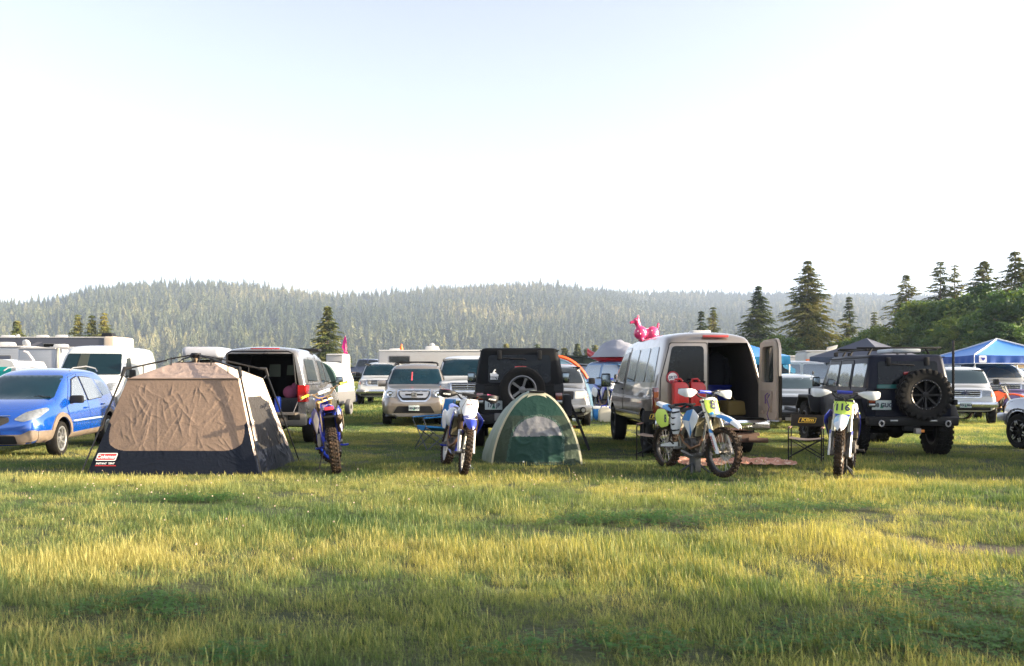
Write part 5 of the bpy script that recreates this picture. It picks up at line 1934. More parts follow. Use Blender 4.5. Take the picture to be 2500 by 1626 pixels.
    def shield_mesh(pts, d0, d1, bow=.045):
        bm2 = B(); n = len(pts)
        # cut the outline into a curved slab: x bows backwards
        bmx = bmesh.new(); vs = [bmx.verts.new((p[0], p[1], 0)) for p in pts]; es = [bmx.edges.new((vs[i], vs[(i + 1) % n])) for i in range(n)]
        bmesh.ops.triangle_fill(bmx, edges=es, use_beauty=True)
        for _ in range(3):
            e_ = [e for e in bmx.edges if e.calc_length() > .05]
            if e_: bmesh.ops.subdivide_edges(bmx, edges=e_, cuts=1); bmesh.ops.triangulate(bmx, faces=bmx.faces[:])
        ret = bmesh.ops.extrude_face_region(bmx, geom=bmx.faces[:])
        top = {v for v in ret['geom'] if isinstance(v, bmesh.types.BMVert)}
        for v in bmx.verts:
            v.co.z = (d1 if v in top else d0) - bow * (v.co.x / .12) ** 2
        bmesh.ops.recalc_face_normals(bmx, faces=bmx.faces[:])
        bm2._merge(bmx)
        return bm2
    b = shield_mesh(roundpoly(sh, .02), -.008, 0); b.xf(FM); pl = b.build("number_plate", S['plate'], t)
    def on_plate(text, size, x, y, m, bold=True, stretch=1.0, shear=0.0, nm="numeral"):
        vs, fs = glyph_mesh(text, size, bold, shear); bb = B()
        vv = []
        for v in vs:
            px_, py_ = x + v.x * stretch, y + v.y
            vv.append(bb.bm.verts.new(FM @ Vector((px_, py_, .0055 - .045 * (px_ / .12) ** 2))))
        for f in fs:
            try: bb.bm.faces.new([vv[i] for i in f])
            except ValueError: pass
        bb.build(nm, m, pl, ang=None, fix=False)
    for a_ in S.get('plate_text', []):
        on_plate(*a_)
    for pts, m in S.get('plate_trim', []):
        b = shield_mesh(pts, .0005, .002); b.xf(FM); b.build("plate_graphic", m, pl)
    # handlebar
    b = B()
    hb_ = [(-.40, .24, 1.195), (-.30, .255, 1.20), (-.21, .28, 1.19), (-.11, .33, 1.10), (-.04, .34, 1.085), (.04, .34, 1.085), (.11, .33, 1.10), (.21, .28, 1.19), (.30, .255, 1.20), (.40, .24, 1.195)]
    b.tube(hb_, .013, 8); b.tube([(-.19, .29, 1.175), (.19, .29, 1.175)], .009, 6)
    for sx in (1, -1):
        b.tube([(sx * .05, .35, 1.03), (sx * .05, .34, 1.09)], .016, 6)
    b.xf(SM); hbo = b.build("handlebar", S.get('bar_m', M_DKMET), t)
    b = B(); b.tube([(-.10, .30, 1.172), (.10, .30, 1.172)], .026, 10); b.xf(SM); pad = b.build("bar_pad", S.get('pad', M_BPL), hbo)
    if g('pad_text'):
        lettering("lettering", g('pad_text'), .03, SM @ frame((0, .273, 1.176), (1, 0, 0), (0, .2, 1)), M_INK, pad, bold=True)
    for sx in (1, -1):
        b = B(); b.tube([(sx * .285, .258, 1.2), (sx * .30, .256, 1.2), (sx * .40, .24, 1.195), (sx * .41, .238, 1.195)], [.024, .017, .017, .019], 10); b.xf(SM); b.build("grip", S['grip'], hbo)
        b = B(); b.tube([(sx * .22, .30, 1.19), (sx * .26, .315, 1.185), (sx * .38, .325, 1.165), (sx * .40, .32, 1.165)], .006, 5); b.box((sx * .235, .285, 1.19), (.05, .05, .035), bev=.01)
        b.xf(SM); b.build("lever", M_DKMET, hbo)
        if g('guards'):
            b = B(); rings = []
            for x, y, z, h_ in ((.17, .33, 1.165, .012), (.24, .385, 1.16, .040), (.32, .405, 1.15, .060), (.40, .39, 1.15, .060), (.445, .33, 1.16, .045), (.455, .29, 1.165, .03)):
                rings.append([Vector((sx * x, y, z - h_)), Vector((sx * x, y + .016, z - h_ * .5)), Vector((sx * x, y + .02, z + h_ * .4)), Vector((sx * x, y + .004, z + h_)), Vector((sx * x, y - .004, z + h_ * .9)), Vector((sx * x, y - .006, z - h_ * .9))])
            b.loft(rings); b.xf(SM); hg = b.build("hand_guard", g('guards'), hbo, ang=50)
            if g('guard_text'):
                lettering("lettering", g('guard_text'), .03, SM @ frame((sx * .345, .43, 1.145), (-1, 0, 0), (0, 0, 1)), M_WHITEL, hg, bold=True)
    b = B()
    b.tube([(-.22, .30, 1.19), (-.15, .46, 1.18), (.04, .56, 1.13), (.112, .58, .98), (.125, .62, .80)], .004, 5); b.tube([(.22, .30, 1.19), (.13, .47, 1.17), (0, .54, 1.10), (-.08, .45, .95), (-.06, .2, .8)], .005, 5)
    b.xf(SM); b.build("cables", M_BLACKP, fork)
    # frame
    b = B()
    for sx in (1, -1):
        b.tube([(sx * .03, .36, .90), (sx * .11, .22, .80), (sx * .13, .0, .66), (sx * .12, -.14, .50), (sx * .09, -.15, .36)], [.03, .026, .026, .028, .026], 8)
        b.tube([(sx * .03, .38, .80), (sx * .06, .40, .62), (sx * .075, .30, .30), (sx * .085, .12, .255), (sx * .09, -.15, .30)], .018, 8)
        b.tube([(sx * .08, .02, .74), (sx * .075, -.3, .86), (sx * .06, -.52, .90)], .013, 6)
        b.tube([(sx * .10, -.12, .50), (sx * .085, -.32, .68), (sx * .06, -.5, .88)], .011, 6)
        b.tube([(sx * .10, -.1, .36), (sx * .20, -.12, .345), (sx * .245, -.12, .35)], [.014, .016, .018], 6)
    b.build("frame", S['frame'], t)
    # engine
    b = B()
    b.box((0, .07, .40), (.19, .32, .20), bev=.04); b.lathe([(.0, -.145), (.085, -.14), (.095, -.10), (.095, .10), (.085, .14), (0, .145)], 20, Matrix.Translation((0, .02, .40)))
    b.lathe([(.0, -.15), (.05, -.15), (.055, .12), (0, .14)], 16, Matrix.Translation((0, .17, .37)))
    for k in range(7):
        b.box((0, .13 + k * .012 * .3, .50 + k * .022), (.15 - k * .004, .15, .012), bev=.003)
    b.box((0, .15, .68), (.13, .15, .06), bev=.02); b.box((0, .30, .285), (.20, .16, .05), bev=.02); b.box((0, .08, .27), (.20, .42, .03), bev=.01)
    b.mi = 1; b.tube([(.0, .02, .60), (.0, -.14, .62)], .035, 8); b.box((0, -.1, .52), (.12, .12, .12), bev=.02)
    b.build("engine", [M_ENG, M_DKMET], t)
    b = B(); b.lathe([(0, .0), (.055, .0), (.062, -.01), (.062, -.02), (0, -.02)], 20, Matrix.Translation((.165, .03, .40)) @ Matrix.Rotation(0, 4, 'Z')); b.build("clutch_cover", mat("clutch cover grey", (.10, .10, .11), rough=.35, metal=.7), t)
    # exhaust on the right side
    b = B(); b.tube([(.02, .22, .63), (.05, .36, .58), (.12, .36, .42), (.15, .18, .36), (.155, .0, .45), (.13, -.18, .62), (.13, -.30, .70)], .021, 8)
    b.mi = 1; b.tube([(.13, -.28, .69), (.135, -.34, .715), (.14, -.62, .80), (.14, -.66, .81)], [.024, .043, .043, .022], 12); b.build("exhaust", [mat("burnt header", (.20, .11, .06), rough=.4, metal=.8), S.get('silencer', mat("silencer alloy", (.33, .32, .30), rough=.4, metal=.7, dirtamt=.4))], t)
    # swingarm, chain, shock
    b = B()
    for sx in (1, -1):
        rings = []
        for y, z, h_ in ((-.12, .40, .045), (-.35, .375, .04), (-.60, .345, .03), (-.78, .335, .026)):
            rings.append([Vector((sx * .085, y, z + h_)), Vector((sx * .112, y, z + h_)), Vector((sx * .112, y, z - h_)), Vector((sx * .085, y, z - h_))])
        b.loft(rings)
    b.tube([(-.1, -.73, .335), (.1, -.73, .335)], .014, 8); b.box((0, -.17, .40), (.18, .08, .09), bev=.02)
    b.mi = 1; b.tube([(-.07, .0, .45), (-.07, -.73, .43)], .007, 4); b.tube([(-.07, .0, .35), (-.07, -.73, .24)], .007, 4); b.lathe([(.10, -.072), (.10, -.066), (.05, -.066), (.05, -.072)], 24, Matrix.Translation((0, -.73, .335)), closed=True)
    b.mi = 2; b.tube([(0, -.16, .42), (0, -.14, .72)], .035, 10)
    b.build("swingarm", [S.get('swing', M_ENG), M_DKMET, M_DKMET], t)
    if g('swing_text'):
        b = B()
        b.prism([(-.70, .325), (-.22, .36), (-.22, .425), (-.45, .405), (-.70, .36)], 'X', .113, .118); b.prism([(-.70, .325), (-.22, .36), (-.22, .425), (-.45, .405), (-.70, .36)], 'X', -.118, -.113)
        b.build("swingarm_guard", M_WPL, t)
    # seat, tank, shrouds, mudguard
    b = B(); rings = []
    for y, z, hw, h_ in ((.24, .95, .055, .03), (.10, .955, .075, .06), (-.1, .93, .08, .07), (-.35, .93, .082, .06), (-.55, .955, .07, .04), (-.62, .965, .045, .02)):
        rings.append([Vector((-hw, y, z - h_)), Vector((-hw * .95, y, z - .015)), Vector((-hw * .6, y, z)), Vector((hw * .6, y, z)), Vector((hw * .95, y, z - .015)), Vector((hw, y, z - h_))])
    b.loft(rings); b.build("seat", S.get('seat', M_SEAT), t, ang=50)
    b = B(); rings = []
    for y, z0, z1, hw in ((.33, .80, .93, .05), (.24, .72, .975, .12), (.08, .70, .96, .14), (-.08, .74, .92, .10)):
        rings.append([Vector((-hw * .8, y, z0)), Vector((-hw, y, (z0 + z1) / 2)), Vector((-hw * .55, y, z1)), Vector((hw * .55, y, z1)), Vector((hw, y, (z0 + z1) / 2)), Vector((hw * .8, y, z0))])
    b.loft(rings); b.build("fuel_tank", S.get('tank', M_WPL), t, ang=50)
    for sx in (1, -1):
        b = B()
        A = [(-.10, .76, .135), (.10, .90, .165), (.30, .93, .19), (.50, .84, .235), (.47, .76, .24), (.30, .60, .215), (.22, .52, .19), (.10, .62, .165)]
        vin = [b.bm.verts.new((sx * (x - .010), y, z)) for y, z, x in A]; vout = [b.bm.verts.new((sx * x, y, z)) for y, z, x in A]
        ci, co = b.bm.verts.new((sx * .195, .25, .76)), b.bm.verts.new((sx * .218, .25, .76))
        n = len(A)
        for i in range(n):
            j = (i + 1) % n
            f = b.bm.faces.new((vout[i], vout[j], co)); f.material_index = 1 if i in S.get('shr2', (0, 6, 7)) else 0
            b.bm.faces.new((vin[j], vin[i], ci)); b.bm.faces.new((vin[i], vin[j], vout[j], vout[i]))
        sh_ = b.build("radiator_shroud", [c1, c2], t, ang=60)
        b = B(); b.box((sx * .135, .345, .68), (.12, .05, .30), bev=.012, rot=(R(-14), 0, 0)); b.mi = 1
        for k in range(8):
            b.box((sx * .135 + (k - 3.5) * .014, .382, .68), (.004, .03, .27), rot=(R(-14), 0, 0))
        b.build("radiator", [M_DKMET, M_RADI], t)
        # side plate
        b = B(); pts = [(-.22, .60), (-.16, .78), (-.30, .87), (-.52, .90), (-.66, .84), (-.60, .68), (-.42, .60)] if not g('sidep') else g('sidep')
        x0, x1 = sorted((sx * .115, sx * .125)); 
        if sx > 0: x0, x1 = .155 + .03, .165 + .03
        b.prism(roundpoly(pts, .03), 'X', x0, x1, bev=.003); sp = b.build("side_panel", S.get('side', M_WPL), t)
        if g('side_num'):
            lettering("numeral", g('side_num'), .16, frame((sx * (.127 if sx < 0 else .197), -.44, .76), (0, -sx * -1 if sx > 0 else -1, 0) if False else (0, (1 if sx > 0 else -1), 0), (0, 0, 1)), M_INK, sp, bold=True, stretch=.8)
    b = B(); rings = []
    for y, z, hw in ((-.30, .885, .09), (-.5, .925, .10), (-.7, .965, .095), (-.88, .995, .075), (-.96, 1.0, .045)):
        rings.append([Vector((-hw, y, z - .05)), Vector((-hw * .85, y, z - .01)), Vector((0, y, z + .008)), Vector((hw * .85, y, z - .01)), Vector((hw, y, z - .05)), Vector((hw * .8, y, z - .022)), Vector((0, y, z - .004)), Vector((-hw * .8, y, z - .022))])
    b.loft(rings)
    if g('tail2'):
        for f in b.bm.faces:
            if f.calc_center_median().y > -.75: f.material_index = 1
    b.build("rear_fender", [S['tail'], g('tail2') or S['tail']], t, ang=50)
    b = B(); b.box((0, -.40, .74), (.15, .05, .26), bev=.02, rot=(R(15), 0, 0)); b.box((0, -.48, .82), (.17, .3, .03), bev=.01); b.build("inner_mudguard", M_BLACKP if not g('muddy') else M_MUDPL, t)
    return t


MT = [(-.12, .10), (.12, .10), (.115, .05), (-.115, .05)]
# rear view, blue, yellow grips
S = dict(c1=M_BPL, c2=M_WPL, rim=mat("blue rim", (.01, .04, .42), rough=.3, metal=.5), fender=M_BPL, plate=M_BPL, grip=mat("yellow grip", (.75, .68, .02), rough=.5), frame=M_BPL, tail=M_BPL,
         pad=M_WPL, pad_text="RENTHAL", clamp=M_GOLD, bar_m=mat("bronze bar", (.25, .17, .09), rough=.4, metal=.7), seat=M_SEAT, tank=M_BPL, side=mat("dusty panel", (.32, .25, .17), rough=.6, dirtamt=.5), silencer=mat("muddy silencer", (.12, .08, .05), rough=.6), fork=M_GOLD)
rzA = 14
lA = W(822, 1157); lA = Vector((lA.x, lA.y, 0)) - Matrix.Rotation(R(rzA), 3, 'Z') @ Vector((0, -.73, 0))
bikeA = dirt_bike("blue dirt bike with yellow grips seen from behind, beside the tan tent", lA, rzA, -7, 28, S)
b = B(); b.tube([(-.12, -.1, .33), (-.24, -.16, .02), (-.27, -.17, .055)], .012, 6); b.tube([(-.26, -.2, .045), (-.24, -.12, .03)], .02, 6); b.build("kickstand", M_DKMET, bikeA)
b = B(); b.box((0, -.98, .955), (.13, .012, .05), bev=.005); b.build("tail_badge", mat("red badge", (.4, .03, .06), rough=.4), bikeA)

# white plate, handguards, gaiters
S = dict(c1=M_BPL, c2=M_WPL, rim=mat("alloy rim", (.6, .6, .6), rough=.3, metal=.8), fender=M_BPL, fender_text="YAMAHA", plate=M_WPL, grip=mat("magenta grip", (.28, .02, .10), rough=.6), frame=M_BPL, tail=M_BPL, boots=True,
         guards=M_BLACKP, guard_text="ACERBIS", tank=M_WPL, clamp=M_STEEL, scale=.97, side=M_WPL, pad=M_BLACKP,
         shield=[(-.09, .15), (.09, .15), (.13, .17), (.15, .08), (.12, -.06), (.08, -.17), (-.05, -.17), (-.09, -.08), (-.14, .06), (-.13, .13)],
         plate_text=[("TT-R", .030, -.01, .05, M_RED, True, 1, 0, "lettering"), ("250", .026, .0, .015, mat("pink lettering", (.6, .12, .12), rough=.5), True, 1, 0, "lettering"), ("YAMAHA", .022, .01, -.12, M_INK, True, 1, 0, "lettering")])
rzB = 194
lB = W(1129, 1160); lB = Vector((lB.x, lB.y, 0)) - Matrix.Rotation(R(rzB), 3, 'Z') @ Vector((0, .74 * .97, 0))
bikeB = dirt_bike("white and blue dirt bike with black hand guards left of the green tent", lB, rzB, -9, -4, S)
b = B(); b.sphere((-.17, .12, .80), (.10, .20, .15), 14); b.sphere((.17, .12, .80), (.10, .20, .15), 14); b.build("tank_bulge", M_WPL, bikeB)
b = B(); b.tube([(-.12, -.1, .30), (-.30, -.1, .05)], .012, 6); b.tube([(-.33, -.1, .05), (-.27, -.1, .03)], .022, 6); b.build("kickstand", M_STEEL, bikeB)

# number 8
M_RB = mat("red clamp", (.35, .015, .01), rough=.4, metal=.3)
S = dict(c1=M_WPL, c2=M_CYPL, shr2=(0, 1, 5), rim=mat("black rim", (.015, .015, .016), rough=.35, metal=.4), fender=M_WPL, fender_tip=M_CYPL, plate=M_NEON, grip=M_BLACKP, frame=mat("brushed frame", (.38, .37, .35), rough=.4, metal=.6, dirtamt=.4), tail=M_WPL, tail2=M_CYPL,
         guards=M_WPL, guard2=M_CYPL, guardtext="BRAKING", clamp=M_DKMET, side=M_NEON, side_num="8", tank=M_BLACKP, muddy=True, swing_text=True,
         sidep=[(-.36, .66), (-.36, .80), (-.46, .90), (-.66, .90), (-.74, .82), (-.70, .70), (-.56, .62)],
         plate_text=[("8", .185, -.012, .02, M_INK, True, 1.0)],
         plate_trim=[([(-.10, -.095), (-.045, -.08), (-.02, -.12), (.0, -.085), (.02, -.12), (.045, -.08), (.10, -.095), (.06, -.148), (-.06, -.148)], M_CYPL), ([(-.114, .12), (-.06, .134), (.06, .134), (.114, .12), (.10, .10), (-.10, .10)], M_WPL)])
rzC = 201
lC = W(1764, 1166); lC = Vector((lC.x, lC.y, 0)) - Matrix.Rotation(R(rzC), 3, 'Z') @ Vector((0, .74, 0))
bikeC = dirt_bike("white and cyan dirt bike number 8 on a stand behind the tan van", lC, rzC, 0, 6, S)
b = B(); b.box((.0, .06, .12), (.10, .16, .24), bev=.01)
for sx, sy in ((1, 1), (1, -1), (-1, 1), (-1, -1)):
    b.tube([(sx * .04, .06, .14), (sx * .16, .06 + sy * .16, .0)], .018, 5)
b.box((0, .06, .245), (.22, .26, .02), bev=.006); 
st = b.build("bike_stand", mat("grey steel stand", (.07, .075, .08), rough=.5, metal=.3), None)
st.location = lC; st.rotation_euler = (0, 0, R(rzC)); tag(st, "grey steel stand under the engine of dirt bike number 8", "bike stand")
b = B(); b.tube([(-.12, -.16, .33), (-.20, -.34, .06)], .013, 6); b.box((-.20, -.345, .05), (.05, .09, .03), bev=.008, rot=(R(35), 0, 0)); b.build("kickstand", M_DKMET, bikeC)
# riding trousers or boots slung over the seat: white armoured gear
t = thing("chest_protector", "white and black body armour slung over the seat of dirt bike number 8", "body armour", lC, rzC)
b = B()
for sx in (1, ):
    rings = []
    for z, hw, th in ((.92, .09, .03), (.84, .12, .045), (.74, .13, .055), (.64, .12, .05), (.55, .07, .035)):
        rings.append([Vector((-.20 - th, -.15 + hw * math.cos(a) , z)) if False else Vector((.185 + th * max(0, math.sin(a)), -.16 + hw * math.cos(a), z)) for a in [PI * k / 8 for k in range(9)]] + [Vector((.180, -.16 - hw, z)), Vector((.180, -.16 + hw, z))])
    b.loft(rings)
b.build("plastic_shell", M_WPL, t, ang=60)
b = B()
for z in (.60, .69, .78, .86):
    b.tube([(.195, -.28, z + .02), (.245, -.16, z), (.195, -.05, z + .02)], .012, 5)
b.tube([(.19, -.28, .92), (.12, -.30, .97), (.0, -.2, .985), (-.08, -.1, .96)], .022, 6); b.tube([(.18, -.05, .92), (.1, .0, .98), (-.05, -.02, .99)], .018, 6)
b.tube([(.19, -.27, .60), (.21, -.30, .45), (.19, -.22, .40)], .014, 5)
b.build("straps", M_BLACKP, t)

# number 116
S = dict(c1=M_BPL, c2=M_WPL, shr2=(1, 2, 3), rim=mat("alloy rim", (.6, .6, .6), rough=.3, metal=.8), fender=M_WPL, fender_tip=mat("ice blue plastic", (.25, .45, .60), rough=.3, coat=.5), plate=M_NEON, grip=M_BLACKP, frame=M_ENG, tail=M_WPL,
         guards=M_WPL, guard2=M_BPL, guardtext="DVS", guardtextm=M_INK, clamp=M_DKMET, side=M_NEON, side_num="116", tank=mat("ochre tank", (.45, .26, .08), rough=.5), muddy=True, pad=M_BPL,
         sidep=[(-.36, .56), (-.36, .78), (-.46, .88), (-.64, .86), (-.68, .74), (-.62, .60), (-.5, .52)],
         shield=[(-.125, .13), (-.06, .12), (.06, .12), (.125, .15), (.12, -.02), (.10, -.10), (.085, -.15), (-.085, -.15), (-.10, -.10), (-.12, -.02)],
         plate_text=[("116", .135, -.012, -.005, M_INK, True, 1.0), ("D", .035, .098, -.02, M_INK, True, 1, 0, "lettering")],
         plate_trim=[([(-.124, .128), (-.06, .12), (.06, .12), (.124, .135), (.122, .095), (.06, .085), (-.06, .085), (-.122, .095)], M_BLACKP), ([(-.10, -.09), (0, -.115), (.10, -.09), (.085, -.148), (-.085, -.148)], M_BPL)])
rzD = 153
lD = W(2046, 1171); lD = Vector((lD.x, lD.y, 0)) - Matrix.Rotation(R(rzD), 3, 'Z') @ Vector((0, .74, 0))
bikeD = dirt_bike("dirt bike number 116 facing the camera, right of the folding director chair", lD, rzD, -2, 3, S)
b = B(); b.box((.0, .02, .12), (.08, .10, .24), bev=.01)
for sx, sy in ((1, 1), (1, -1), (-1, 1), (-1, -1)):
    b.tube([(sx * .03, .02, .12), (sx * .13, .02 + sy * .14, .0)], .016, 5)
b.box((0, .02, .245), (.2, .24, .02), bev=.006)
st2 = b.build("bike_stand", mat("black steel stand", (.01, .01, .012), rough=.5, metal=.3), None)
st2.location = lD; st2.rotation_euler = (0, 0, R(rzD)); tag(st2, "black steel stand under the engine of dirt bike number 116", "bike stand")
# ------------------------------------------------------------------ tents
def wrinkle(p, seed, k=2.6):
    a = 0
    for f, w_ in ((k, 1.0), (k * 2.1, .5), (k * 4.3, .22)):
        q = noise.noise(Vector((p.x * f + seed, p.y * f, p.z * f * .7)) + Vector((0, 0, 1)) * noise.noise(p * f * .7) * 1.2)
        a += w_ * (1 - min(1, abs(q) * 3.2)) ** 2
    return a


def crease_field(Wd, Ht, nu, nv, seed, n, amp):
    """height of a sheet folded along straight creases, many of them fanning out of the corners"""
    r = random.Random(seed)
    X, Y = np.meshgrid(np.linspace(0, Wd, nu + 1), np.linspace(0, Ht, nv + 1))
    Hf = np.zeros_like(X)
    for k in range(n):
        if k % 5 < 2:
            cx, cy = r.choice(((0, Ht), (Wd, Ht), (Wd * .3, Ht), (Wd * .65, Ht), (Wd, 0), (0, 0)))
            a = math.atan2(Ht * .5 - cy, Wd * .5 - cx) + r.uniform(-.75, .75); s0 = r.uniform(.1, .6); ln = r.uniform(.2, .8)
            x0, y0 = cx + math.cos(a) * s0, cy + math.sin(a) * s0
        else:
            x0, y0 = r.uniform(0, Wd), r.uniform(0, Ht); a = r.choice((1.2, 1.9, .5, 2.6)) + r.gauss(0, .35); ln = r.uniform(.08, .45)
        dx, dy = math.cos(a), math.sin(a)
        t = np.clip((X - x0) * dx + (Y - y0) * dy, 0, ln)
        bend = .05 * np.sin(t / ln * 3.1) * r.uniform(-1, 1)
        px_, py_ = x0 + dx * t - dy * bend, y0 + dy * t + dx * bend
        dd = np.hypot(X - px_, Y - py_)
        side = np.sign((X - px_) * -dy + (Y - py_) * dx)
        wd = r.uniform(.012, .035)
        Hf += amp * r.uniform(.4, 1.3) * (np.exp(-dd / wd) - .35 * np.exp(-dd / (wd * 3)) * (1 + side)) * np.sin(math.pi * np.clip(t / ln, .06, .94))
    return Hf


def patch(name, cs, mats, parent, nu=60, nv=50, amp=.02, sag=0.0, seed=0, split=None, wr=2.6, thick=0.004, edge=.12, folds=0):
    """cloth panel between four corners (bl, br, tr, tl) with creases; split(u, v) picks a material"""
    bl, br, tr, tl = [Vector(c) for c in cs]
    n = (br - bl).cross(tl - bl).normalized()
    b = B(); V = []
    CF = crease_field((br - bl).length, (tl - bl).length, nu, nv, seed, folds, amp) if folds else None
    for j in range(nv + 1):
        row = []
        v = j / nv
        for i in range(nu + 1):
            u = i / nu
            p = (bl * (1 - u) + br * u) * (1 - v) + (tl * (1 - u) + tr * u) * v
            e = min(1, min(u, 1 - u, v, 1 - v) / edge)
            dsp = amp * (wrinkle(p, seed, wr) - .5) * (.35 + .65 * e) * (0 if e <= 0 else 1) - sag * math.sin(PI * u) * math.sin(PI * v)
            if folds: dsp = (CF[j, i] + .25 * amp * (wrinkle(p, seed, 5) - .5)) * e - sag * math.sin(PI * u) * math.sin(PI * v)
            row.append(b.bm.verts.new(p + n * dsp))
        V.append(row)
    for j in range(nv):
        for i in range(nu):
            f = b.bm.faces.new((V[j][i], V[j][i + 1], V[j + 1][i + 1], V[j + 1][i]))
            if split: f.material_index = split((i + .5) / nu, (j + .5) / nv)
    return b.build(name, mats, parent, ang=80, fix=False)


def cloth(name, col, rough=.75, transl=.0, bump=.25, bscale=25):
    m = mat(name, col, rough=rough, var=.12, vscale=3, bump=bump, bscale=bscale, sheen=.05, spec=.15)
    return m


M_TANF = cloth("dusty tan nylon", (.205, .147, .113))
M_NAVYF = cloth("navy nylon", (.006, .009, .018), rough=.5)
M_GREYF = cloth("grey mesh window", (.032, .03, .03), rough=.8)
M_TANLIT = cloth("sunlit tan nylon", (.52, .42, .34))  # lighter copy of the tent cloth, sunlight on the right side put into colour
M_POLE = mat("black tent pole", (.012, .012, .013), rough=.35, metal=.6)
TZ, TX = 13.12, -4.78
t = thing("cabin_tent", "large tan and navy tent with black outside poles", "tent", (TX, TZ, 0))
hw, hd, ch, cwx, cwy, th_, tw = 1.21, 1.02, 1.36, .80, .62, 1.60, .30
def Pt(x, y, z): return (x, y, z)


def fsplit(u, v):
    # tan inside a rounded shape, navy skirt under it
    x = (u - .5) * 2
    lim = .245 + .0 * abs(x)
    ax_ = abs(x)
    if ax_ > .55:
        q = (ax_ - .55) / .40
        lim += .22 * (1 - math.sqrt(max(0, 1 - min(1, q) ** 2.4))) + .25 * max(0, q - .8)
    return 1 if v < lim else 0


fw = patch("front_wall", (Pt(-hw, -hd, 0), Pt(hw, -hd, 0), Pt(cwx, -cwy, ch), Pt(-cwx, -cwy, ch)), [M_TANF, M_NAVYF], t, 240, 170, .0045, -.03, 1, fsplit, folds=170)
def rsplit(u, v):
    if v < .20: return 1
    if .16 < u < .86 and .24 < v < .80 - .35 * max(0, u - .6): return 2
    if .08 < u < .92 and v < .34: return 1
    return 0
patch("side_wall", (Pt(hw, -hd, 0), Pt(hw, hd, 0), Pt(cwx, cwy, ch), Pt(cwx, -cwy, ch)), [M_TANLIT, M_NAVYF, M_GREYF], t, 150, 130, .011, -.03, 5, rsplit, folds=110)
patch("side_wall", (Pt(-hw, hd, 0), Pt(-hw, -hd, 0), Pt(-cwx, -cwy, ch), Pt(-cwx, cwy, ch)), [M_TANF, M_NAVYF, M_GREYF], t, 60, 50, .02, -.03, 7, rsplit)
patch("back_wall", (Pt(hw, hd, 0), Pt(-hw, hd, 0), Pt(-cwx, cwy, ch), Pt(cwx, cwy, ch)), [M_TANF, M_NAVYF], t, 60, 50, .02, -.03, 9, fsplit)
M_TANR = cloth("tan roof nylon", (.27, .205, .18))
top4 = [(-tw, -tw * .6, th_), (tw, -tw * .6, th_), (tw, tw * .6, th_), (-tw, tw * .6, th_)]
cr4 = [(-cwx, -cwy, ch), (cwx, -cwy, ch), (cwx, cwy, ch), (-cwx, cwy, ch)]
for i in range(4):
    j = (i + 1) % 4
    patch("roof_panel", (cr4[i], cr4[j], top4[j], top4[i]), [M_TANR if i != 1 else M_TANLIT], t, 50, 24, .012, .02, 11 + i)
patch("roof_panel", (top4[0], top4[1], top4[2], top4[3]), [M_TANR], t, 10, 8, .004, 0, 20)
b = B(); z = ch + .0
b.tube([(-cwx, -cwy - .01, ch), (cwx, -cwy - .01, ch)], .012, 5); b.build("seam", M_TANF, t)
# outside frame
hub = Vector((-.04, 0, 1.72))
el = {}
for sx in (-1, 1):
    for sy in (-1, 1):
        e = Vector((sx * .83, sy * .66, 1.50)); foot = Vector((sx * (hw + .06), sy * (hd + .05), .0)); el[(sx, sy)] = e
        b = B()
        mid = hub + (e - hub) * .42 + Vector((0, 0, .02))
        b.tube([hub + Vector((sx * .05, sy * .04, .0)), mid], .011, 6); b.tube([mid + Vector((0, 0, -.012)), e], .014, 6)
        b.tube([mid - (e - hub) * .06 + Vector((0, 0, .02)), mid - (e - hub) * .06 + Vector((0, 0, -.12))], .009, 5)
        b.tube([hub + (e - hub) * .75, hub + (e - hub) * .75 - Vector((0, 0, .12))], .008, 5)
        b.tube([hub + Vector((sx * .06, sy * .05, .01)), hub + Vector((sx * .03, sy * .02, -.13)), hub + Vector((0, 0, -.16))], .010, 5)
        b.build("roof_pole", M_POLE, t)
        b = B(); kk = e + (foot - e) * .52
        b.tube([e + Vector((0, 0, -.02)), kk], .014, 6); b.tube([kk, foot], .011, 6); b.tube([kk - (foot - e) * .015, kk + (foot - e) * .015], .02, 6)
        b.build("leg_pole", M_POLE, t)
        b = B(); b.tube([e + (hub - e) * .09, e + Vector((0, 0, .012)), e + (foot - e) * .07], [.022, .032, .024], 8); b.build("elbow_joint", M_BLACKP, t)
        b = B(); c_ = Vector((sx * cwx, sy * cwy, ch)); b.tube([e + (foot - e) * .05, c_ + Vector((sx * .01, 0, -.0))], .007, 5); b.tube([c_, c_ + Vector((sx * .012, 0, -.16)), c_ + Vector((-sx * .012, 0, -.26))], [.009, .016, .01], 5); b.build("strap", M_NAVYF, t)
b = B(); b.lathe([(0, .03), (.07, .03), (.08, 0), (.06, -.04), (0, -.04)], 14, Matrix.Translation(hub), axis='Z'); b.mi = 1; b.tube([hub + Vector((0, 0, -.03)), (hub.x, 0, th_)], .014, 6); b.tube([hub, hub + Vector((0, 0, -.15))], .022, 8)
b.build("hub", [M_BLACKP, mat("webbing", (.25, .17, .11), rough=.8)], t)
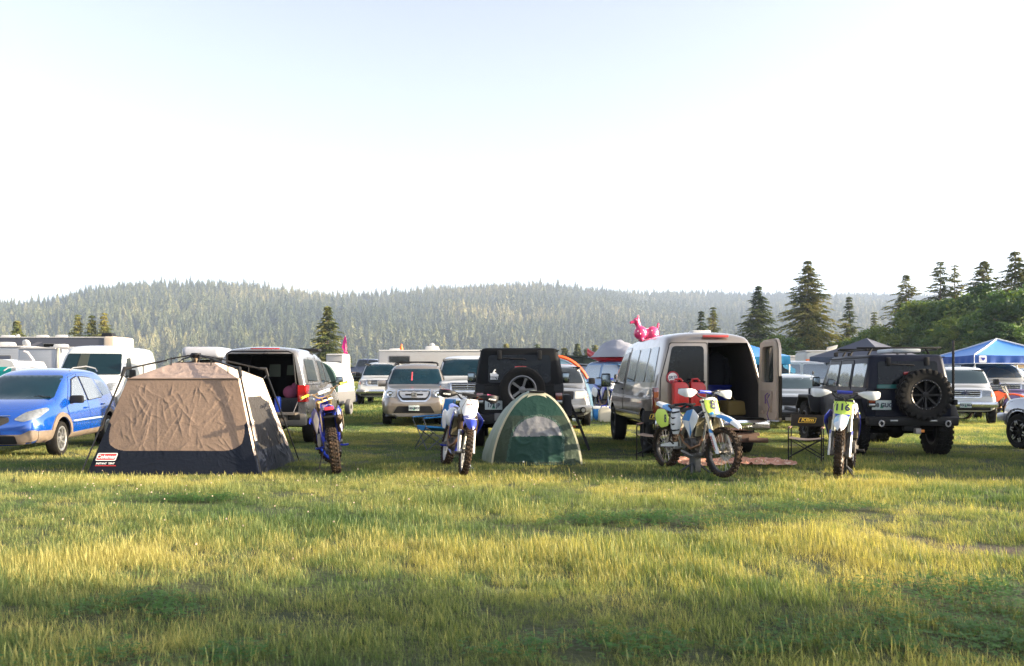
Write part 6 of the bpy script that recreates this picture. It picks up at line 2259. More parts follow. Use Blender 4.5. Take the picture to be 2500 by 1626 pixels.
# logo sewn on the skirt
nrm = Vector((0, -(ch), (hd - cwy))).normalized() * -1
FN = Vector((0, -math.cos(math.atan2(hd - cwy, ch)), math.sin(math.atan2(hd - cwy, ch))))
upv = Vector((0, hd - cwy, ch)).normalized()
O = Vector((-.93, -hd + .07, .245)) + FN * .055
LM = frame(O, (1, 0, 0), upv)
b = B(); b.prism(roundpoly([(-.155, -.055), (.13, -.055), (.155, .055), (-.125, .055)], .02), 'Z', 0, .003); b.mi = 1
b.prism(roundpoly([(-.14, -.043), (.12, -.043), (.142, .043), (-.115, .043)], .015), 'Z', .003, .005); b.xf(LM)
lg = b.build("logo_patch", [M_WHITEL, mat("logo red", (.55, .03, .03), rough=.5)], fw)
lettering("lettering", "Coleman", .075, LM @ Matrix.Translation((0, 0, .007)), M_WHITEL, lg, bold=True, shear=.15)
lettering("lettering", "INSTANT  TENT", .036, LM @ Matrix.Translation((-.01, -.095, .002)), M_WHITEL, lg, bold=True, shear=.25)
b = B(); b.box((0, -.125, 0), (.29, .010, .002)); b.xf(LM); b.build("underline", mat("logo red", (.55, .03, .03)), lg)

# green dome tent
M_DG = cloth("forest green nylon", (.017, .052, .042), rough=.5)
M_OL = cloth("olive green nylon", (.036, .055, .040), rough=.5)
M_PG = cloth("pale green nylon", (.17, .22, .17), rough=.5)
M_CR2 = cloth("cream sleeve", (.48, .46, .34), rough=.6)
M_WG = cloth("light grey mesh", (.20, .205, .22), rough=.7)
t = thing("dome_tent", "small green dome tent with cream pole sleeves", "tent", (.39, 13.55, 0))
def arch(u, s, hgt, wid, dx, y, lean=0):
    a = PI * u
    cx = math.cos(PI - a)
    x = dx + wid * cx * (1 - .0 * s)
    z = hgt * (math.sin(a) ** 1.4)
    return Vector((x, y + lean * z, z))
# body arches from front to back
secs = [(0, 1.14, .70, 0.0, 0.0), (.25, 1.16, .74, -.04, .30), (.5, 1.08, .80, -.08, .75), (.75, .80, .78, -.12, 1.2), (1, .30, .68, -.14, 1.6)]
b = B(); V = []
nu_ = 48
for k in range(25):
    s = k / 24
    for a_, b_ in zip(secs, secs[1:]):
        if s <= b_[0] + 1e-6:
            q = (s - a_[0]) / (b_[0] - a_[0]); vals = [a_[i] + (b_[i] - a_[i]) * q for i in range(1, 5)]; break
    row = []
    for i in range(nu_ + 1):
        p = arch(i / nu_, s, vals[0], vals[1], vals[2], vals[3])
        w_ = wrinkle(p, 3, 2.2) * .014
        row.append(b.bm.verts.new(p * 1 + Vector((math.cos(PI - PI * i / nu_) * w_, 0, math.sin(PI * i / nu_) * w_))))
    V.append(row)
for j in range(24):
    for i in range(nu_):
        f = b.bm.faces.new((V[j][i], V[j][i + 1], V[j + 1][i + 1], V[j + 1][i])); f.material_index = 0 if (i < nu_ * .55) else 1
b.build("flysheet", [M_PG, M_OL], t, ang=80)
b = B()
pts = [arch(i / 40, 0, 1.15, .71, 0, -.0) for i in range(41)]
# flat cream sleeve following the front arch
rings = []
for i, p in enumerate(pts):
    a = PI * i / 40; rad = Vector((math.cos(PI - a), 0, math.sin(a)))
    rings.append([p + rad * .012 + Vector((0, -.018, 0)), p + rad * .012 + Vector((0, .06, 0)), p - rad * .045 + Vector((0, .03, 0)), p - rad * .05 + Vector((0, -.03, 0))])
b.loft(rings); b.build("pole_sleeve", M_CR2, t)
b = B(); b.tube([arch(.5, 0, 1.165, .7, 0, 0) + Vector((-.12, -.03, -.01)), arch(.5, 0, 1.17, .7, 0, 0) + Vector((.12, -.03, -.02))], [.02, .02], 6); b.tube([(.70, -.02, 0), (.78, -.1, 0.01)], .006, 4); b.tube([(-.70, -.02, .02), (-.78, -.12, .0)], .006, 4); b.build("pole_clips", M_BLACKP, t)
# front wall: bulging panel inside the arch; door shape picks the cloth
def inside_arch(x, z, hgt, wid):
    if z < 0 or abs(x) >= wid: return False
    a = math.acos(max(-1, min(1, -x / wid)))
    return z <= hgt * (math.sin(a) ** .78)
b = B(); N_ = 84
grid = {}
for j in range(N_ + 1):
    v = j / N_
    for i in range(N_ + 1):
        a = PI * i / N_
        top_ = 1.13 * (math.sin(a) ** 1.4); x = .69 * math.cos(PI - a)
        z = top_ * v
        p = Vector((x, 0, z))
        bulge = -.16 * (1 - z / 1.13) * (1 - (x / .69) ** 2)
        wv = wrinkle(Vector((x, 0, z)), 8, 3.0) * .016 * min(1, 3 * (1 - v)) * (1 if z < .6 else .5)
        grid[i, j] = b.bm.verts.new((x, -.02 + bulge - wv, z))
def in_door(x, z, m_=0.0):
    # leaning D shape
    cx = -.03 + .06 * (z / .8); w_ = .46 - m_ - .14 * (z / .8) ** 2; h_ = .80 - m_
    if z < .06 + m_ * .3: return False
    if z > .45: 
        return ((x - cx) / (.42 - m_)) ** 2 + ((z - .42) / (h_ - .42)) ** 2 < 1
    return abs(x - cx) < w_
for j in range(N_):
    for i in range(N_):
        q = [grid[i, j], grid[i + 1, j], grid[i + 1, j + 1], grid[i, j + 1]]
        c_ = sum((v.co for v in q), Vector()) / 4
        if len({tuple(v.co) for v in q}) < 3: continue
        f = b.bm.faces.new(q)
        d0, d1 = in_door(c_.x, c_.z), in_door(c_.x, c_.z, .035)
        if d1: f.material_index = 2 if c_.z > .46 + .02 * c_.x else 0
        elif d0: f.material_index = 3
        else: f.material_index = 0 if c_.z > .78 else 1
bmesh.ops.remove_doubles(b.bm, verts=b.bm.verts[:], dist=1e-5)
b.build("front_wall", [M_DG, M_OL, M_WG, mat("dark green zip", (.008, .05, .038), rough=.5, bump=1, bscale=60)], t, ang=80)
b = B(); b.tube([(-.52, -.14, .012), (-.2, -.19, .02), (.2, -.19, .02), (.55, -.12, .012)], .014, 5); b.build("groundsheet_edge", M_DG, t)
b = B(); b.sphere((-.21, -.21, .07), .014, 8); b.build("zip_pull", M_WHITEL, t)


# ------------------------------------------------------------------ chairs
M_KL = mat("black canvas", (.010, .008, .007), rough=.8, bump=.2, bscale=150)
M_LOGOY = mat("logo yellow", (.75, .48, .03), rough=.5)
def director_chair(label, loc, rz, s):
    t = thing("folding_chair", label, "folding chair", loc, rz, s, "black logo chairs by the tan van")
    hw, d0, d1 = .27, .22, -.22       # front at +y
    b = B(); rings = []
    for i in range(9):
        x = -hw + 2 * hw * i / 8
        sgy = -.03 * math.sin(PI * i / 8)
        rings.append([Vector((x, d1 - .02 + sgy, .62)), Vector((x, d1 + sgy, .62)), Vector((x, d1 - .04 + sgy, .82)), Vector((x, d1 - .06 + sgy, .82))])
    b.loft(rings); bk = b.build("backrest", M_KL, t)
    M = frame((0, d1 + .002, .725), (-1, 0, 0), (0, -.2, 1))
    b = B(); o_ = roundpoly([(-.155, -.045), (.13, -.045), (.155, .045), (-.13, .045)], .012); i_ = roundpoly([(-.145, -.038), (.122, -.038), (.146, .038), (-.122, .038)], .01)
    b.prism(o_, 'Z', 0, .002); b.mi = 1; b.prism(i_, 'Z', .002, .003); b.xf(M); lg = b.build("logo_patch", [M_LOGOY, M_KL], bk)
    lettering("lettering", "Klim", .085, M @ Matrix.Translation((0, .005, .005)), M_LOGOY, lg, bold=True, shear=.25, stretch=1.35)
    b = B(); rings = []
    for i in range(9):
        x = -hw + 2 * hw * i / 8; z = .43 - .03 * math.sin(PI * i / 8)
        rings.append([Vector((x, d1, z)), Vector((x, d0, z)), Vector((x, d0, z + .008)), Vector((x, d1, z + .008))])
    b.loft(rings); b.build("seat", mat("tan seat canvas", (.30, .22, .17), rough=.8), t)
    for sx in (-1, 1):
        for y in (d0, d1):
            b = B()
            if y == d0: b.tube([(sx * hw, y, 0), (sx * hw, y, .56), (sx * hw, y - .04, .60), (sx * hw, y - .08, .605)], .012, 6)
            else: b.tube([(sx * hw, y, 0), (sx * hw, y, .60), (sx * hw, y - .05, .83)], .012, 6)
            b.build("leg", M_POLE, t)
        b = B(); b.box((sx * hw, -.02, .612), (.045, .36, .022), bev=.008); b.build("armrest", mat("brown armrest", (.20, .11, .085), rough=.6), t)
        b = B(); b.tube([(sx * hw, d0, .10), (sx * hw, d1, .10)], .009, 5); b.tube([(sx * hw, d0, .43), (sx * hw, d1, .43)], .009, 5); b.build("side_rail", M_POLE, t)
    for y in (d0, d1):
        b = B(); b.tube([(-hw, y, .10), (hw, y - .01, .42)], .009, 5); b.tube([(hw, y + .02, .10), (-hw, y + .01, .42)], .009, 5); b.build("cross_brace", M_POLE, t)
    return t


director_chair("black folding chair with tan seat, between the van and dirt bike 116", W(1968, Z=13.9), 156, .93)
director_chair("black folding chair half hidden behind the rear wheel of dirt bike 8", W(1600, Z=14.4), 158, .98)

t = thing("camping_chair", "bright blue folding camping chair left of the white and blue dirt bike", "camping chair", W(1062, Z=16.4), 116, 1.04)
M_CB = cloth("bright blue polyester", (.01, .17, .42), rough=.6)
b = B(); rings = []
for i in range(7):
    x = -.26 + .52 * i / 6; sg = .05 * math.sin(PI * i / 6)
    rings.append([Vector((x, -.22 - sg, .42 - sg)), Vector((x, -.24 - sg * .5, .65)), Vector((x, -.30 - sg * .4, .92)), Vector((x, -.312 - sg * .4, .92)), Vector((x, -.252 - sg * .5, .65)), Vector((x, -.235 - sg, .42 - sg))])
b.loft(rings); b.build("backrest", M_CB, t)
b = B(); rings = []
for i in range(7):
    x = -.27 + .54 * i / 6; sg = .07 * math.sin(PI * i / 6)
    rings.append([Vector((x, -.24, .40 - sg)), Vector((x, .25, .44 - sg)), Vector((x, .25, .425 - sg)), Vector((x, -.24, .385 - sg))])
b.loft(rings); b.box((0, .255, .40), (.5, .01, .07)); b.build("seat", M_CB, t)
for sx in (-1, 1):
    b = B(); b.loft([[Vector((sx * .30 + q * .035, -.24, .63)), Vector((sx * .30 + q * .035, .33, .60)), Vector((sx * .30 + q * .035, .33, .585)), Vector((sx * .30 + q * .035, -.24, .615))] for q in (-1, 1)]); b.build("armrest", M_CB, t)
    for y in (-.24, .27):
        b = B(); b.tube([(sx * .30, y, .02), (sx * .30, y, .0)], .02, 6); b.tube([(sx * .30, y, .03), (-sx * .24, y * 1.0, .42)], .010, 5)
        b.tube([(sx * .29, -y, .03), (sx * .29, y, .42)], .010, 5)
        b.tube([(sx * .29, y, .40), (sx * .29, y * (1.25 if y > 0 else 1.05), .60 if y > 0 else .90)], .010, 5); b.build("leg", mat("grey tube", (.10, .11, .12), rough=.4, metal=.5), t)

# ------------------------------------------------------------------ blanket, fuel cans, toy
b = B(); nx, ny = 70, 30; V = []
for j in range(ny + 1):
    row = []
    for i in range(nx + 1):
        x = 2.62 + 1.72 * i / nx + .1 * noise.noise(Vector((j * .12, 3, 0))); y = 13.05 + 1.0 * j / ny + .12 * noise.noise(Vector((i * .12, 0, 0)))
        z = gz(x, y) + .055 + .05 * max(0, wrinkle(Vector((x, y, 0)), 4, 1.6) - .3)
        row.append(b.bm.verts.new((x, y, z)))
    V.append(row)
for j in range(ny):
    for i in range(nx): b.bm.faces.new((V[j][i], V[j][i + 1], V[j + 1][i + 1], V[j + 1][i]))
m, nt_, p = nodemat("red printed cotton")
vr = nt_.nodes.new("ShaderNodeTexVoronoi"); vr.inputs["Scale"].default_value = 14; tc = nt_.nodes.new("ShaderNodeTexCoord"); nt_.links.new(tc.outputs["Object"], vr.inputs["Vector"])
rp = nt_.nodes.new("ShaderNodeValToRGB"); rp.color_ramp.elements[0].position = .25; rp.color_ramp.elements[0].color = (.58, .44, .34, 1); rp.color_ramp.elements[1].position = .42; rp.color_ramp.elements[1].color = (.42, .20, .14, 1)
nt_.links.new(vr.outputs["Distance"], rp.inputs[0]); nt_.links.new(rp.outputs[0], p.inputs["Base Color"]); p.inputs["Roughness"].default_value = .9
tag(b.build("picnic_blanket", m, ang=80), "crumpled red and cream printed blanket on the grass behind the dirt bike 8", "blanket")

M_CAN = mat("red fuel can", (.42, .008, .008), rough=.35, coat=.3, bump=.1, bscale=30)
def fuel_can(label, loc, rz):
    t = thing("fuel_can", label, "fuel can", loc, rz, 1, "red fuel cans on the van's rear step")
    b = B(); b.prism(roundpoly([(-.13, 0), (.13, 0), (.13, .36), (.07, .43), (-.13, .43)], .03), 'Y', -.08, .08, bev=.02)
    for k in range(3): b.box((-.06 + k * .06, -.082, .18), (.02, .008, .24), bev=.003)
    b.build("tank", M_CAN, t)
    b = B(); b.tube([(-.10, 0, .42), (-.09, 0, .475), (.0, 0, .485), (.04, 0, .44)], .018, 6); b.build("handle", M_CAN, t)
    b = B(); b.cyl((.09, 0, .40), (.115, 0, .45), .028, n=10); b.build("cap", M_BLACKP, t)
    return t


vl = VAN.root.location
Rv = Matrix.Rotation(VAN.root.rotation_euler.z, 4, 'Z')
def onvan(x, y, z):
    q = Rv @ Vector((x * .965, y * .965, z * .965)); return (vl.x + q.x, vl.y + q.y, q.z)
fuel_can("red fuel can on the crate behind the van, nearer the tail light", onvan(-.56, -2.84, .90), 4)
fuel_can("red fuel can on the crate behind the van, nearer the open doorway", onvan(-.26, -2.84, .90), 2)
b = B(); b.box((0, 0, .085), (.62, .2, .17), bev=.01)
for k in range(5): b.box((-.24 + k * .12, -.102, .085), (.02, .006, .12))
cr = b.build("plastic_crate", M_BLACKP, None); cr.location = onvan(-.41, -2.84, .73); cr.rotation_euler = (0, 0, R(2.6)); tag(cr, "low black crate on the van's rear bumper under the fuel cans", "crate")

t = thing("bouncy_toy", "pink inflatable bouncing animal with white spots on the tan van's roof", "inflatable toy", onvan(-.50, .45, 2.20), 100, .76)
b = B()
for c_, r_ in (((0, -.18, .20), (.17, .19, .19)), ((0, .14, .20), (.16, .19, .19)), ((0, -.02, .19), (.13, .2, .15)), ((0, .20, .36), (.075, .08, .12)), ((0, .23, .46), (.07, .075, .10)), ((0, .26, .54), (.075, .09, .08)), ((0, .36, .50), (.045, .09, .045)), ((0, .42, .485), (.045, .04, .04)),
               ((.035, .215, .64), (.02, .02, .06)), ((-.035, .215, .64), (.02, .02, .06)), ((0, -.34, .38), (.03, .035, .05)), ((0, -.35, .44), (.035, .035, .05)), ((.08, .14, .04), (.05, .05, .06)), ((-.08, .14, .04), (.05, .05, .06)), ((.08, -.2, .04), (.05, .05, .06)), ((-.08, -.2, .04), (.05, .05, .06))):
    b.sphere(c_, r_, 20)
o = b.build("body", mat("pink vinyl", (.62, .035, .14), rough=.3, coat=.5), t, ang=None)
md = o.modifiers.new("r", 'REMESH'); md.mode = 'VOXEL'; md.voxel_size = .014
md = o.modifiers.new("s", 'SMOOTH'); md.iterations = 6; md.factor = .6
bake(o, 180)
b = B()
for sx in (1, -1):
    for y, z, r_ in ((-.12, .27, .018), (-.20, .17, .018), (-.27, .26, .022), (-.30, .17, .016), (.12, .28, .018), (.20, .18, .018), (.26, .25, .016), (.05, .15, .015)):
        hit = bvh_join([o]).ray_cast(Vector((sx * .5, y, z)), Vector((-sx, 0, 0)))
        if hit[0]: b.sphere(hit[0], r_, 8)
b.build("spots", mat("white vinyl", (.75, .72, .72), rough=.4), t)
b = B()
for sx in (1, -1): b.sphere((sx * .068, .29, .555), .016, 8)
b.mi = 1
for sx in (1, -1): b.sphere((sx * .079, .292, .555), .009, 8)
b.build("eyes", [M_WHITEL, M_INK], t)
b = B(); b.box((0, -.02, .325), (.14, .12, .015), bev=.006, rot=(R(-3), 0, 0)); b.build("saddle", mat("pale saddle", (.75, .6, .62), rough=.4), t)
# things in the pickup bed
pl_ = PK.root.location; Rp = Matrix.Rotation(PK.root.rotation_euler.z, 4, 'Z')
def onpk(x, y, z):
    q = Rp @ Vector((x * .91, y * .91, z * .91)); return (pl_.x + q.x, pl_.y + q.y, q.z)
b = B(); b.lathe([(0, 0), (.06, 0), (.065, .02), (.065, .26), (.05, .30), (0, .31)], 16, axis='Z'); o = b.build("fuel_jug", mat("blue can", (.01, .06, .45), rough=.3), None); o.location = onpk(.34, -2.72, .76); tag(o, "upright blue canister standing in the open pickup bed", "canister")
b = B(); b.sphere((0, 0, .14), (.16, .12, .14), 14); b.sphere((.08, 0, .22), (.08, .08, .12), 10); o = b.build("duffel_bag", mat("mauve cloth", (.30, .07, .14), rough=.8, bump=.5, bscale=12), None); o.location = onpk(.52, -2.2, 1.02); tag(o, "mauve cloth bundle on a box inside the open pickup bed", "bag")
b = B(); b.box((0, 0, .14), (.5, .4, .28), bev=.02); b.box((0, -.205, .2), (.12, .02, .04)); o = b.build("storage_box", mat("dark box", (.012, .012, .015), rough=.5), None); o.location = onpk(.50, -2.2, .745); tag(o, "dark storage box under the mauve bundle in the pickup bed", "storage box")


# ------------------------------------------------------------------ pop up canopies
def canopy(name, label, loc, rz, col_m, valance_m, peak=2.75, eave=2.14, drop=.30, size=1.5, trim=None, logo=False, scale=1.0, group=None):
    t = thing(name, label, "canopy", loc, rz, scale, group)
    b = B(); cs = [(-size, -size), (size, -size), (size, size), (-size, size)]
    ap = (0, 0, peak)
    for i in range(4):
        a, c_ = cs[i], cs[(i + 1) % 4]
        n = 14; V = []
        for j in range(n + 1):
            v = j / n; row = []
            for k in range(n + 1):
                u = k / n
                p = Vector((a[0] * (1 - u) + c_[0] * u, a[1] * (1 - u) + c_[1] * u, eave)) * (1 - v) + Vector(ap) * v
                p.z -= .05 * math.sin(PI * v) * (1 - .4 * abs(2 * u - 1)) + .03 * math.sin(PI * u) * (1 - v)
                row.append(b.bm.verts.new(p))
            V.append(row)
        for j in range(n):
            for k in range(n):
                if j < n - 1: b.bm.faces.new((V[j][k], V[j][k + 1], V[j + 1][k + 1], V[j + 1][k]))
                else: b.bm.faces.new((V[j][k], V[j][k + 1], V[j + 1][k]))
    bmesh.ops.remove_doubles(b.bm, verts=b.bm.verts[:], dist=1e-4)
    b.build("canopy_top", col_m, t, ang=40)
    for i in range(4):
        a, c_ = Vector((*cs[i], 0)), Vector((*cs[(i + 1) % 4], 0))
        out = Vector((c_.y - a.y, a.x - c_.x, 0)).normalized()
        b = B(); n = 30; V = []
        for j in range(5):
            v = j / 4
            V.append([b.bm.verts.new(a + (c_ - a) * (k / n) + out * (.004 + .022 * v * math.sin(k * 1.3 + v)) + Vector((0, 0, eave - .03 * math.sin(PI * k / n) - drop * v))) for k in range(n + 1)])
        for j in range(4):
            for k in range(n): b.bm.faces.new((V[j][k], V[j][k + 1], V[j + 1][k + 1], V[j + 1][k]))
        vo = b.build("valance", valance_m, t, ang=60)
        if trim:
            b = B(); b.tube([a + out * .02 + Vector((0, 0, eave - drop)), c_ + out * .02 + Vector((0, 0, eave - drop))], .014, 5); b.build("hem", trim, vo)
        b = B(); b.tube([a * .985 + Vector((0, 0, 0)), a * .985 + Vector((0, 0, 1.3))], .02, 4); b.tube([a * .985 + Vector((0, 0, 1.2)), a * .985 + Vector((0, 0, eave - .02))], .026, 4); b.build("leg", mat("white steel leg", (.5, .5, .52), rough=.4, metal=.3), t)
        if trim:
            b = B(); e0 = a + Vector((0, 0, eave + .012)); e1 = Vector(ap) + Vector((0, 0, .012)); b.tube([e0, (e0 + e1) / 2 + Vector((0, 0, -.022)), e1], .028, 5); b.tube([a * 1.01 + Vector((0, 0, eave)), a * 1.01 + Vector((0, 0, eave - drop))], .016, 4); b.build("ridge_tape", trim, t)
    if logo:
        b = B(); b.prism(rrect(-size + .14, eave - drop + .03, -size + .40, eave - .02, .04), 'Y', -size - .035, -size - .028); b.mi = 1
        b.prism([(-size + .19, eave - .09), (-size + .35, eave - .10), (-size + .34, eave - .15), (-size + .28, eave - .21), (-size + .24, eave - .17)], 'Y', -size - .042, -size - .036)
        b.build("logo_patch", [M_WHITEL, M_BPL], t)
    return t


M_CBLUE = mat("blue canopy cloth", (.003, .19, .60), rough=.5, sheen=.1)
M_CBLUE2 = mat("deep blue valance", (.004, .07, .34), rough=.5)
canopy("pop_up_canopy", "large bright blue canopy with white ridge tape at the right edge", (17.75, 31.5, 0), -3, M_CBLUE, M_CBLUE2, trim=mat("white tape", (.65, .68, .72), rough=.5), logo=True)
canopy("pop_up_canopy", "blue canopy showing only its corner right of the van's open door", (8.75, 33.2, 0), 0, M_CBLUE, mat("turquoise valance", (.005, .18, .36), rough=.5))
canopy("pop_up_canopy", "dark grey pointed canopy behind the right black car's roof rack", (13.6, 33.0, 0), 40, mat("charcoal canopy", (.055, .06, .085), rough=.6), mat("charcoal canopy", (.055, .06, .085)), peak=2.86)
# orange and blue dome tent behind the silver SUV
t = thing("dome_tent", "blue dome tent with a thick orange arch behind the silver SUV", "tent", W(1354, Z=27.5), 0)
b = B()
for k in range(9):
    s = k / 8
rings = []
for k in range(13):
    s = -1 + 2 * k / 12
    hh = 1.98 * math.sqrt(max(.02, 1 - (s * .98) ** 2)) ; ww = 1.25 * math.sqrt(max(.03, 1 - (s * .98) ** 2)) ** .6
    rings.append([Vector((ww * math.cos(PI - PI * i / 20), s * 1.4, hh * math.sin(PI * i / 20) ** .85)) for i in range(21)])
b.loft(rings, closed=False, caps=False)
b.build("flysheet", mat("dusty blue nylon", (.045, .10, .15), rough=.5), t, ang=60)
b = B(); b.tube([Vector((1.28 * math.cos(PI - PI * i / 24), -.35, 2.02 * math.sin(PI * i / 24) ** .85)) for i in range(6, 20)], .06, 6); b.build("pole_sleeve", mat("orange sleeve", (.75, .09, .015), rough=.5), t)
b = B(); b.tube([(.28, -1.25, .2), (.30, -1.2, 1.25), (.55, -1.2, 1.30)], .04, 5); b.build("door_trim", mat("red trim", (.5, .03, .02), rough=.5), t)
# red feather flag on a pole
t = thing("feather_flag", "tall narrow pink flag on a thin pole by the lone conifer", "flag", W(842, Z=40), 0)
b = B(); b.tube([(.06, 0, 0), (.05, 0, 2.2), (.03, 0, 3.3)], [.02, .016, .01], 6); b.build("pole", mat("wood pole", (.35, .3, .22), rough=.6), t)
b = B(); rings = []
for z, w_, dx in ((3.25, .04, .02), (3.0, .16, .0), (2.75, .20, -.02), (2.55, .12, .03), (2.4, .2, .05), (2.2, .22, .0), (2.0, .16, -.02), (1.9, .06, -.06)):
    rings.append([Vector((dx - w_ * .6, .01 + .03 * math.sin(z * 9), z)), Vector((dx + w_ * .5, -.01 + .04 * math.cos(z * 7), z)), Vector((dx + w_ * .5, .004 + .04 * math.cos(z * 7), z)), Vector((dx - w_ * .6, .02 + .03 * math.sin(z * 9), z))])
b.loft(rings); b.build("banner", mat("magenta banner", (.75, .01, .25), rough=.6), t)
# cooler and water jug
b = B(); b.box((0, 0, .19), (.5, .32, .36), bev=.02, taper=(1.06, 1.06)); b.mi = 1; b.box((0, 0, .405), (.58, .38, .09), bev=.03); b.tube([(-.3, 0, .3), (-.33, 0, .42), (-.3, 0, .44)], .014, 5)
o = b.build("cooler", [mat("cooler blue", (.01, .12, .36), rough=.4), M_WPL], None); o.location = W(1466, Z=27); o.location.z = gz(o.location.x, 27); o.rotation_euler = (0, 0, .1); tag(o, "blue cooler with white lid under the far dirt bike left of the van", "cooler")
b = B(); b.prism(roundpoly([(-.20, 0), (.20, 0), (.20, .36), (.08, .46), (-.14, .44), (-.2, .36)], .04), 'Y', -.12, .12, bev=.03); b.mi = 1; b.cyl((.13, 0, .42), (.17, 0, .47), .03, n=10); b.tube([(-.13, 0, .42), (-.10, 0, .49), (.03, 0, .50), (.05, 0, .45)], .02, 5)
o = b.build("water_jug", [mat("milky jug", (.50, .48, .40), rough=.4), M_BPL], None); o.location = W(1477, Z=26.2); tag(o, "milky white water jug on the grass beside the van's front wheel", "water jug")

# gear inside the van
for (x, y, z, sz, m_, nm, lab, cat) in ((.62, -1.9, .73, (.36, .5, .26), mat("mustard bag", (.25, .17, .05), rough=.8, bump=.5, bscale=12), "gear_bag", "mustard gear bag on the van floor inside the open doorway", "bag"),
                                        (.20, -1.5, .73, (.40, .4, .34), mat("worn cardboard", (.22, .14, .08), rough=.9), "cardboard_box", "cardboard box deeper inside the tan van", "box"),
                                        (.55, -1.1, .73, (.45, .35, .50), M_BPL, "plastic_bin", "blue plastic bin deep inside the tan van", "storage bin")):
    b = B(); b.box((0, 0, sz[2] / 2), sz, bev=.05 if nm == "gear_bag" else .012, taper=(.9, .9) if nm == "gear_bag" else None)
    if nm == "gear_bag": b.tube([(-.1, 0, sz[2] - .02), (0, 0, sz[2] + .07), (.1, 0, sz[2] - .02)], .012, 5)
    if nm == "cardboard_box": b.box((0, 0, sz[2] + .004), (.05, sz[1] - .01, .006))
    if nm == "plastic_bin": b.box((0, 0, sz[2] + .01), (sz[0] + .04, sz[1] + .04, .04), bev=.01)
    o = b.build(nm, m_, None); o.location = onvan(x, y, z); o.rotation_euler = (0, 0, .2); tag(o, lab, cat)
t = thing("hanging_jacket", "dark jacket hanging inside the van on the right of the doorway", "jacket", onvan(.52, -1.2, 1.2), 2.6)
b = B(); b.loft([[Vector((w_ * math.cos(a), .07 * math.sin(a), z)) for a in [2 * PI * k / 12 for k in range(12)]] for w_, z in ((.17, 0), (.19, .2), (.18, .45), (.20, .58), (.06, .68))]); b.build("torso", mat("dark cloth", (.02, .02, .03), rough=.9), t, ang=60)
for sx in (1, -1):
    b = B(); b.tube([(sx * .18, 0, .57), (sx * .25, 0, .35), (sx * .24, .02, .08)], [.06, .055, .045], 8); b.build("sleeve", mat("dark cloth", (.02, .02, .03)), t)
# ------------------------------------------------------------------ vehicles farther back
P_WHITE = paint("white paint", (0.50, 0.51, 0.51), metal=0.0, rough=.3, dirt=.15)
P_GREY = paint("grey silver paint", (0.26, 0.27, 0.28), metal=.5, rough=.3, dirt=.2)
P_LSILV = paint("light silver paint", (0.42, 0.44, 0.45), metal=.5, rough=.3, dirt=.2)
P_NAVY = paint("navy paint", (0.008, 0.016, 0.06), metal=.2, rough=.25, dirt=.05)
P_BLU2 = paint("mid blue paint", (0.03, 0.13, 0.30), metal=.3, rough=.3, dirt=.15)


